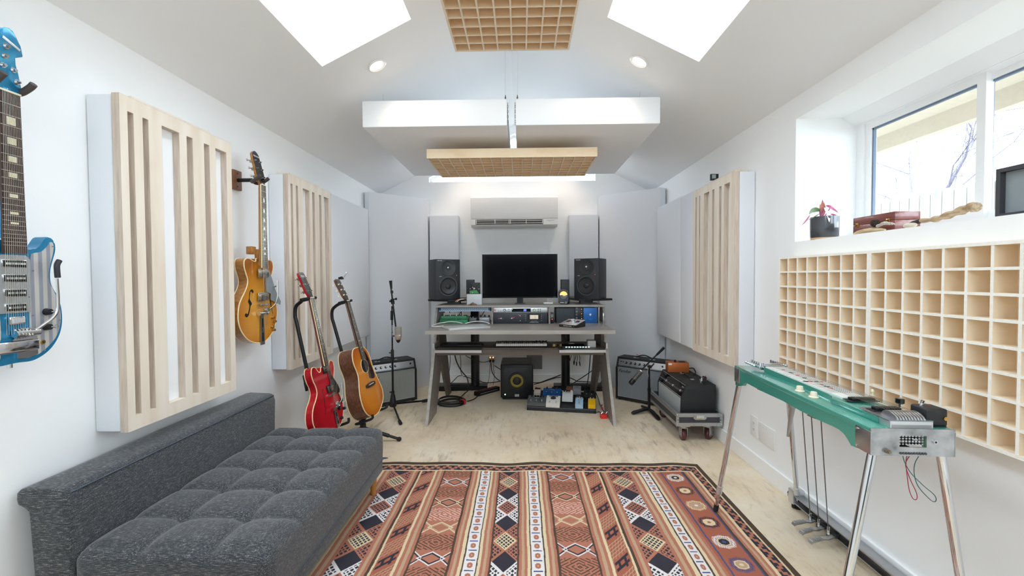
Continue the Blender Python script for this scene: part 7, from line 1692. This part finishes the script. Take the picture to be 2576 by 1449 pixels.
# key head: nut block, tuners in two rows
B().box((NX0+.012, y_nut, SZ+.018), (NX1-.002, y_nut+.010, SZ+.036), .001).put('nut_block', CHROME, ps, 40)
B().prism([(NX0+.006, y_nut+.010), (NX1+.002, y_nut+.010), (NX1-.008, SL_-.012), (NX0+.012, SL_-.012)], SZ+.004, SZ+.014, 'z', bev=.002).put('key_head', CHROME, ps, 40)
for i in range(5):
    for s, xx in ((-1, NX0+.006), (1, NX1-.004)):
        y = y_nut+.020+i*.020; x = xx-s*0
        B().cyl((x, y, SZ+.014), (x, y, SZ+.034), .005, n=12).cyl((x-s*.0, y, SZ+.022), (x+s*.022, y, SZ+.020), .0025, n=8).ball((x+s*.026, y, SZ+.022), .0095, 12, sc=(.9, .8, .7)).box((x-.008, y-.007, SZ+.008), (x+.008, y+.007, SZ+.018), .002).put('tuning_peg', CHROME, ps, 50)
# changer, pickups, plates
B().prism([(NX0-.010, .002), (NX1+.012, .002), (NX1+.012, .010), (NX1+.006, .13), (NX0-.004, .13), (NX0-.010, .10)], SZ+.0195, SZ+.0225, 'z').put('bridge_plate', mat('dull_steel_plate', '9b9ea1', .3, .85), ps)
b = B(); b.prism([(.0, .0), (.052, .0), (.060, .004), (.072, .006), (.072, .010), (.0, .010)], NX0-.004, NX1+.006, 'x'); b.put('changer_base', SILV, ps); last(ps).location = (0, 0, SZ+.0005)
B().box((NX0-.008, .0, SZ+.0), (NX1+.010, .045, SZ+.020), .001).put('changer_block', SILV, ps, 40)
for i in range(10):
    x = SX0-.002+(SX1-SX0+.004)*i/9; prf_ = [(.004, SZ+.020)] + [(.040-.030*math.cos(q)*(1.15 if q < PI/2 else .9), SZ+.020+.020*math.sin(q)) for q in [k*PI/12 for k in range(13)]] + [(.066, SZ+.020)]
    prf_ = [(y, z) for y, z in prf_]; B().prism(prf_, x-.0031, x+.0031, 'x', bev=.001).put('changer_finger', STEEL, ps, 40)
def pkup(y, w, dx=0): 
    B().box((NX0+.006+dx, y-.017, SZ+.0225), (NX1+.004+dx, y+.017, SZ+.0245), .001).put('pickup_plate', BLACK, ps, 40); B().box((NX0+.018+dx, y-.011, SZ+.0245), (NX1-.006+dx, y+.011, SZ+.033), .002).put('pickup', mat('black_pickup', '17171a', .4), ps, 40)
pkup(.205, .1); pkup(.100, .1)
P = [tz(*c2(*p), SZ+.004) for p in ((568, 197), (612, 193), (1000, 312), (850, 322))]
B().prism([(NX1+.010, .20), (SW-.012, .135), (SW-.012, .60), (NX1+.022, .66), (NX1+.010, .60)], SZ, SZ+.0025, 'z').put('side_plate', WHITEP, ps)
for x, y in ((438, 268), (527, 307)):
    q = tz(*c2(x, y), SZ); B().lathe([(.0155, 0), (.0165, .004), (.012, .007), (.0105, .020), (.0095, .0215), (0, .0215)], 28).put('cream_knob', IVORY, ps, 40); last(ps).location = (q[0], q[1], SZ)
q = tz(*c2(903, 298), SZ); B().cyl((0, 0, 0), (0, 0, .003), .008, n=16).cyl((0, 0, .003), (0, .0, .012), .0025, n=8).ball((0, 0, .016), .0055, 12, sc=(1, 1, 1.4)).put('pickup_switch', IVORY, ps, 50); last(ps).location = (q[0], q[1], SZ+.0025)
q = tz(*c2(1078, 368), SZ); B().cyl((0, 0, 0), (0, 0, .014), .003, n=10).lathe([(.010, .012), (.0130, .015), (.0130, .028), (.010, .030), (0, .030)], 12).put('selector_knob', BLKG, ps, 30); last(ps).location = (q[0], q[1], SZ)
# legs
def leg(top, foot, collar=.24, n='leg'):
    a, f = loc(top), loc(foot); b = B(); m_ = f.lerp(a, collar); b.cyl(m_, a, .0115, n=18); b.put('leg', CHROME, ps, 60); lg = last(ps)
    B().cyl(f+(a-f).normalized()*.018, m_, .0088, n=16).put('lower_tube', CHROME, lg, 60); B().cyl(m_-(a-f).normalized()*.03, m_+(a-f).normalized()*.012, .0142, n=18).put('collar', SILV, lg, 40)
    B().cyl(f, f+(a-f).normalized()*.030, .0125, .0120, 16).put('rubber_tip', BLKR, lg, 40)
leg((1.022, 1.292, .715), (.862, 1.25, .0115), .22)
leg((1.212, 1.290, .715), (1.300, 1.25, .002), .22)
leg((1.052, 2.135, .715), (.997, 2.262, .015), .18)
leg((1.262, 2.110, .730), (1.444, 2.305, .002), .16)
# pedal bar, pedals, pull rods
bx_ = 1.432; a, f = loc((bx_+.006, 2.315, .06)), loc((bx_+.002, 1.30, .06))
ang_ = math.atan2((f-a).y, (f-a).x); L_ = (f-a).length; BM = Matrix.Translation(a) @ Matrix.Rotation(ang_, 4, 'Z')
B(BM).box((0, -.028, -.022), (L_, .022, -.016), .001).box((0, .016, -.016), (L_, .022, .020), .001).box((0, -.028, .014), (L_, .016, .020), .001).put('pedal_bar', STEEL, ps, 40)
B(BM).box((-.012, -.034, -.028), (.03, .026, .045), .003).cyl((-.02, -.02, .0), (-.012, -.02, .0), .014, n=18).put('bar_clamp', SILV, ps, 40)
B(BM).cyl((-.034, -.012, .004), (-.012, -.012, .004), .013, n=16).put('clamp_knob', BLACK, ps, 40); B(BM).cyl((.004, -.01, -.055), (.004, -.01, -.028), .013, n=16).put('rubber_tip', BLKR, ps)
cq = lambda x, y: (1980+x/5.388, 1180+y/5.388)
for i, (tx, ty, rx, ry, ru, rv) in enumerate(((75, 735, 425, 688, 455, 390), (182, 855, 540, 790, 512, 425), (305, 978, 690, 895, 575, 465))):
    tip = loc(pt(*cq(tx, ty), z=.030)); root = loc(pt(*cq(rx, ry), x=1.425)); root.z = .050; d = root-tip; Ld = d.length
    TM = frame_m(tip, (d.x, d.y, 0), (-d.y, d.x, 0)); TM.translation = tip
    sl2 = (root.z-tip.z)/Ld
    prof_ = [(0, -.006), (.008, .004), (.035, .006), (.06, .012), (.085, .010), (Ld*.99, .006+sl2*Ld), (Ld*.99, .002+sl2*Ld), (.085, .004), (.06, .006), (.035, .0), (.012, -.004), (.003, -.010)]
    B(TM).prism([(p, q) for p, q in prof_], -.011, .011, 'y').put('foot_pedal', STEEL, ps, 30); pd = last(ps)
    for k in range(9): B(TM).box((.006+k*.006, -.0105, .0045+.0008*k), (.009+k*.006, .0105, .0072+.0008*k)).put('tread_rib', SILV, pd) if False else None
    bb2 = B(TM)
    for k in range(9): bb2.box((.006+k*.0062, -.0105, .0035+.0009*k), (.009+k*.0062, .0105, .0078+.0009*k))
    bb2.put('tread', SILV, pd)
    B(TM).box((Ld*.70, .012, .0), (Ld*.98, .019, .022), .001).box((Ld*.82, -.014, .010), (Ld*.97, .012, .030), .001).put('pivot', mat('dark_pivot_steel', '4c4e52', .4, .7), ps, 40)
    rb = loc(pt(*cq((315, 430, 560)[i], (660, 745, 850)[i]), y=2.13-.075*i)); rt = loc(pt(*c2(ru, rv), y=1.95-.075*i))
    tp = rb.lerp(rt, (.722-rb.z)/(rt.z-rb.z)); B().cyl(rb, tp, .0022, n=8).put('pull_rod', mat('dark_rod_steel', '7c7a7c', .3, .9), ps, 60); B().cyl(rb-Vector((0, 0, .006)), rb+Vector((0, 0, .022)), .0055, n=12).ball(rb-Vector((0, 0, .008)), .007, 10).put('rod_end', SILV, ps, 40)
B().box((.10, .05, .728), (.115, SL_-.05, .742)).put('cross_shaft', STEEL, ps)
for (x, y) in ((.012, .665), (.012, .30)):
    B().cyl((x, y, .742), (x-.012, y, .728), .004, n=10).cyl((x-.012, y, .728), (x-.004, y-.03, .726), .003, n=8).put('lever_stop', mat('bronze_lever', '7d6a55', .3, .8), ps, 50)
# knee lever beside the far right leg
kl = B(); p0_, p1_ = loc(pt(*c2(392, 360), y=2.07)), loc(pt(*c2(362, 552), y=2.20)); kl.cyl(p1_, p0_, .006, .013, 14); kl.put('knee_lever', STEEL, ps, 50)
# hanging wires under the near end
for pts_, m_, nm in (([(1098, 680), (1110, 720), (1150, 790), (1230, 870), (1300, 930), (1310, 968), (1280, 965), (1200, 880), (1172, 800), (1175, 730), (1200, 682)], mat('green_blue_wire', '2f6f7a', .5), 'wire'),
                     ([(1125, 680), (1118, 720), (1125, 800), (1140, 900), (1165, 955), (1188, 955), (1185, 915), (1150, 840), (1120, 760), (1118, 720), (1140, 682)], mat('crimson_wire', 'a8324e', .5), 'wire')):
    P = smooth_loop([loc(pt(*c2(*p), y=1.33)) for p in pts_], 5, False)
    b = B(); b.tube(P, .0011, 6); b.put('wire', m_, ps, 60)
# black effect box standing on the deck
q0, q1 = loc(pt(*c6(1265, 640), z=SZ)), loc(pt(*c6(1780, 700), z=SZ))
sbx = thing('volume_box', 'small black effects box with a silver toggle on the steel guitar near end', 'effects pedal', PM @ Vector((.176, .014, SZ+.0005)), SA)
B().box((-.014, 0, .002), (.044, .060, .052), .006, seg=3).put('case', mat('crackle_black', '1f2024', .45, bump=.4, bs=900), sbx, 40); B().box((-.012, .002, 0), (.042, .058, .0025)).put('base_plate', BLACK, sbx)
B().cyl((.034, 0, .026), (.034, -.005, .026), .0055, n=16).cyl((.034, -.005, .026), (.034, -.0055, .026), .003, n=10).put('jack', GOLD, sbx, 40)
B().cyl((.0, .036, .052), (.0, .036, .058), .006, n=14).cyl((.0, .036, .058), (.002, .034, .068), .0035, .005, 12).put('toggle', CHROME, sbx, 40); B().cyl((.022, .036, .052), (.022, .036, .053), .003, n=10).put('red_mark', RED, sbx)
# ================================================================ things on the window sill
ZS = NZ0+.0005
cs = lambda x, y: (1980+x/4.322, 380+y/4.322); cp8 = lambda x, y: (1880+x/5.573, 380+y/5.573)
py_ = 2.265; a, c = pt(*cp8(905, 1100), y=py_), pt(*cp8(1255, 1100), y=py_); pr_ = (c.x-a.x)/2; ph_ = pt(*cp8(1080, 925), y=py_).z-ZS
pot = thing('potted_plant', 'small plant with pink and green leaves in a dark grey pot on the sill', 'plant', ((a.x+c.x)/2, py_, ZS)); pcx = pot.location
B().lathe([(pr_*.93, .008), (pr_*.98, .012), (pr_, ph_*.5), (pr_, ph_-.001), (pr_*.98, ph_), (pr_*.90, ph_), (pr_*.90, ph_-.02), (0, ph_-.02)], 40).put('pot', mat('dark_grey_glaze', '43454a', .18, coat=.5), pot, 50)
B().lathe([(0, 0), (pr_*.95, 0), (pr_*.95, .008), (0, .008)], 36).put('saucer', mat('cork_saucer', 'c2a27a', .7), pot, 40); B().cyl((0, 0, ph_-.022), (0, 0, ph_-.012), pr_*.88, n=28).put('soil', mat('dark_soil', '3a2c22', .9, var=.3, vs=120, bump=1, bs=150), pot)
LG, LP, LW = mat('leaf_green', '5c7a4e', .5, var=.15, vs=60), mat('leaf_pink', 'b4527a', .5, var=.2, vs=60), mat('leaf_cream_pink', 'ecd9da', .5, var=.06, vs=50)
LO = mat('leaf_bronze_pink', 'b06a58', .5, var=.15, vs=70)
def leaf(pts_, w, m_, dy=(0, 0, 0), nm='leaf'):
    P = smooth_loop([pt(*cp8(*p), y=py_+d)-pcx for p, d in zip(pts_, dy)], 5, False); b = B(); n = len(P); V = []
    for i, p in enumerate(P):
        t_ = (P[min(i+1, n-1)]-P[max(i-1, 0)]).normalized(); s = t_.cross(Vector((0, 1, 0))).normalized(); s = (s+Vector((0, .35, 0))).normalized(); f = i/(n-1); ww = w*math.sin(PI*min(1, f*1.02+.01))**.7*(1-.25*f)
        V.append([b.bm.verts.new(p-s*ww), b.bm.verts.new(p+Vector((0, .25*ww, -.15*ww))), b.bm.verts.new(p+s*ww), b.bm.verts.new(p+Vector((0, .25*ww+.0012, -.15*ww)))])
    for A, Bq in zip(V, V[1:]):
        for k in range(4): b.bm.faces.new((A[k], A[(k+1) % 4], Bq[(k+1) % 4], Bq[k]))
    b.bm.faces.new(V[0]); b.bm.faces.new(V[-1][::-1]); b.put(nm, m_, pot, 60)
leaf([(1020, 835), (960, 822), (900, 840), (862, 890)], .014, LG, (0, -.01, -.02, -.03)); leaf([(880, 895), (850, 940), (820, 980), (760, 1045)], .006, LP, (-.02, -.03, -.035, -.04))
leaf([(1040, 900), (1030, 830), (1050, 760), (1055, 680)], .010, LO, (0, 0, 0, 0)); leaf([(1020, 920), (1018, 860), (1020, 790), (1022, 735)], .004, LP, (.01, .01, .01, .01)); leaf([(1060, 920), (1070, 860), (1080, 800), (1075, 720)], .008, LO, (0, .01, .01, .01))
leaf([(1100, 765), (1160, 780), (1210, 815), (1278, 865)], .010, LP, (0, -.01, -.01, -.02)); leaf([(1080, 790), (1120, 850), (1140, 920), (1148, 998)], .016, LW, (-.01, -.035, -.06, -.075)); leaf([(1165, 885), (1200, 890), (1235, 900), (1262, 908)], .006, LP, (-.02, -.03, -.04, -.05))
leaf([(1010, 880), (970, 905), (920, 935), (840, 972)], .004, LG, (0, -.01, -.02, -.03))
for p, q in (((1045, 925), (1030, 850)), ((1050, 925), (1085, 800)), ((1030, 925), (1015, 835)), ((1060, 925), (1160, 800)), ((1035, 925), (1065, 830))):
    b = B(); b.tube([pt(*cp8(*p), y=py_)-pcx-Vector((0, 0, .01)), pt(*cp8(*q), y=py_)-pcx], .0022, 6); b.put('stem', LP, pot, 60)
# red brown wooden case with brass latches
MAHO = ramp_mat('mahogany_case', [(.3, '6f3a34'), (.6, '8c5048')], 8, 4, (8, .6, 8), rough=.3, coat=.3)
t = thing('wooden_case', 'closed mahogany wooden case with two brass latches on the sill', 'case', (1.6025, 1.98, ZS)); T = Matrix.Translation((-1.6025, -1.98, 0))
B(T).box((1.55, 1.865, 0), (1.655, 2.095, .048), .002).put('base', MAHO, t, 40); B(T).box((1.55, 1.865, .049), (1.655, 2.095, .083), .002).put('lid', MAHO, t, 40)
for y in (2.068, 1.898): B(T).box((1.5465, y-.009, .040), (1.55, y+.009, .058), .002).put('latch', GOLD, t, 40); B(T).box((1.5455, y-.005, .047), (1.5465, y+.005, .050)).put('latch_bar', mat('dark_brass', '5c4a26', .4, .8), last(t))
DRW = ramp_mat('driftwood', [(.25, '7a6247'), (.5, 'b99d7c'), (.75, 'd9c6ab')], 5, 8, (14, 2.5, 14), rough=.85, bump=.8)
CHAR = mat('charred_wood', '38322f', .85, bump=1, bs=120)
# long driftwood branch with a burnt tip
b = B(); P = [(1.515, 1.705, .020), (1.512, 1.66, .017), (1.51, 1.625, .020), (1.51, 1.585, .027), (1.515, 1.55, .036), (1.52, 1.525, .042), (1.52, 1.508, .040)]
P0 = Vector((1.512, 1.62, ZS)); b.tube([Vector((x, y, z+.004))-Vector((P0.x, P0.y, 0)) for x, y, z in smooth_loop(P, 4, False)], [.009+.0005*i+.003*math.sin(i*1.3) for i in range(25)], 9, flat=.8)
t = thing('driftwood', 'long driftwood branch with a charred tip on the sill right of the wooden case', 'driftwood', P0); b.put('wood', DRW, t, 60)
b = B(); b.tube([Vector((1.515, 1.76, .014))-Vector((P0.x, P0.y, 0)), Vector((1.515, 1.735, .019))-Vector((P0.x, P0.y, 0)), Vector((1.515, 1.70, .024))-Vector((P0.x, P0.y, 0))], [.008, .0105, .0102], 10, flat=.8); b.put('charred_end', CHAR, t, 60)
# pale wood piece, pine cone, dried bundle, stone
b = B(); b.tube([(0, .085, .006), (0, .06, .012), (0, .02, .014), (0, -.02, .014), (0, -.06, .011), (0, -.085, .007)], [.005, .010, .013, .014, .010, .005], 10, flat=.7)
o = b.put('pale_wood_piece', ramp_mat('pale_driftwood', [(.3, 'b89c74'), (.6, 'dcc7a2')], 8, 6, (8, 2, 8), rough=.85, bump=.6), None, 60); o.location = (1.515, 1.955, ZS); tag(o, 'pale split piece of wood in front of the wooden case', 'wood piece')
pc = thing('pine_cone', 'small dark pine cone lying on the pale wood before the case', 'pine cone', (1.512, 1.918, ZS+.040))
b = B(); CO = mat('dark_pine_cone', '3b2b25', .7, var=.25, vs=150); b.ball((0, 0, 0), .013, 14)
for k in range(70):
    th = k*2.4; z = -1+2*(k+.5)/70; r = math.sqrt(1-z*z); d = Vector((r*math.cos(th), r*math.sin(th), z)); b.ball(d*.0145, .0036, 6, sc=(1, 1, .8))
b.put('scales', CO, pc, 60)
b = B(); rnd = random.Random(9)
for k in range(26): a_ = rnd.uniform(-.012, .012); b.tube([(rnd.uniform(-.006, .006), .0, rnd.uniform(0, .012)), (a_*.8, -.035, .012+rnd.uniform(-.006, .010)), (a_, -.075, .004+rnd.uniform(0, .008))], .0013, 4)
o = b.put('dried_bundle', mat('dried_grey_stems', 'cfc6ba', .8, var=.15, vs=80), None, 60); o.location = (1.51, 1.905, ZS+.002+.018); tag(o, 'bundle of dried grey stems beside the pine cone', 'dried flowers')
o = B().ball((0, 0, .010), .022, 16, sc=(.7, 1.3, .45)).put('pale_stone', mat('cream_stone', 'ddd0bb', .7, var=.08, vs=40), None, 60); o.location = (1.50, 1.735, ZS); tag(o, 'flat pale stone under the charred driftwood tip', 'stone')
# picture frame
fx0, fy0, fy1, fh_ = 1.53, 1.345, 1.459, .157
t = thing('picture_frame', 'black box frame with a grey picture standing on the sill at the photo edge', 'picture frame', (fx0, (fy0+fy1)/2, ZS)); hw_ = (fy1-fy0)/2
b = B(); e = .013
b.box((0, -hw_, 0), (.03, hw_, e)); b.box((0, -hw_, fh_-e), (.03, hw_, fh_)); b.box((0, -hw_, e), (.03, -hw_+e, fh_-e)); b.box((0, hw_-e, e), (.03, hw_, fh_-e)); b.put('frame', mat('soft_black_frame', '3b3c41', .45), t)
B().box((.018, -hw_+e, e), (.024, hw_-e, fh_-e)).put('picture', ramp_mat('grey_blue_picture', [(.3, '7f888c'), (.7, 'a2abaf')], 5, 3, rough=.5), t)
B().quad((.008, -hw_+e, e), (.008, hw_-e, e), (.008, hw_-e, fh_-e), (.008, -hw_+e, fh_-e)).put('glass', GLASS, t)
# unidentified white round shape at the lower right edge, built as a stool
st = thing('guessed_stool', 'white round shape, guessed a stool top, just entering the lower right photo corner', 'stool', (1.235, .93, 0))
B().lathe([(0, .50), (.085, .50), (.105, .51), (.11, .53), (.105, .55), (.085, .56), (0, .562)], 40).put('seat', mat('soft_white_seat', 'f1f2f3', .7), st, 60)
for k in range(3): a_ = k*2*PI/3+.5; B().cyl((.06*math.cos(a_), .06*math.sin(a_), .505), (.12*math.cos(a_), .12*math.sin(a_), 0.001), .009, n=12).put('leg', WHITEP, st, 40)
# ================================================================ groups of look-alikes
GR = {'slat_diffuser': 'absorbers with slotted birch faces', 'absorber_panel': 'plain white fabric absorbers', 'corner_bass_trap': 'tall corner traps', 'ceiling_cloud': 'hanging ceiling clouds',
      'grid_diffuser': 'plywood grid diffusers', 'downlight': 'recessed ceiling lights', 'studio_speaker': 'studio speakers beside the screen', 'speaker_stand': 'speaker stands behind the desk',
      'electric_guitar': 'electric guitars', 'guitar_stand': 'guitar stands', 'guitar_hanger': 'guitar wall hangers', 'guitar_amplifier': 'guitar combo amplifiers', 'microphone_stand': 'microphone stands',
      'loose_cable': 'loose black leads behind the desk', 'patch_cable': 'short patch leads', 'charging_cable': 'white cables by the laptop', 'power_plug': 'plugs in the lit adapter', 'hanging_audio_plug': 'audio plugs hanging under the desk',
      'cable_tape': 'pink tape bands on the green cable', 'wall_outlet': 'wall sockets', 'wall_plate': 'blank wall plates', 'tree': 'bare trees outside'}
import re as _re
_n = {}
for o in bpy.data.objects:
    if o.parent is None and o.get('label'): _n.setdefault(_re.sub(r'\.\d+$', '', o.name), []).append(o)
for k, v in _n.items():
    if len(v) > 1:
        for o in v: o['group'] = GR.get(k, k.replace('_', ' ')+'s')
for o in bpy.data.objects:
    if o.parent is None and o.get('category') == 'effects pedal' and o.name.endswith('_pedal') and o.location.z < .3: o['group'] = 'effects pedals on the pedalboard'
for o in bpy.data.objects:
    for k in ('w', 'h'):
        if k in o: del o[k]
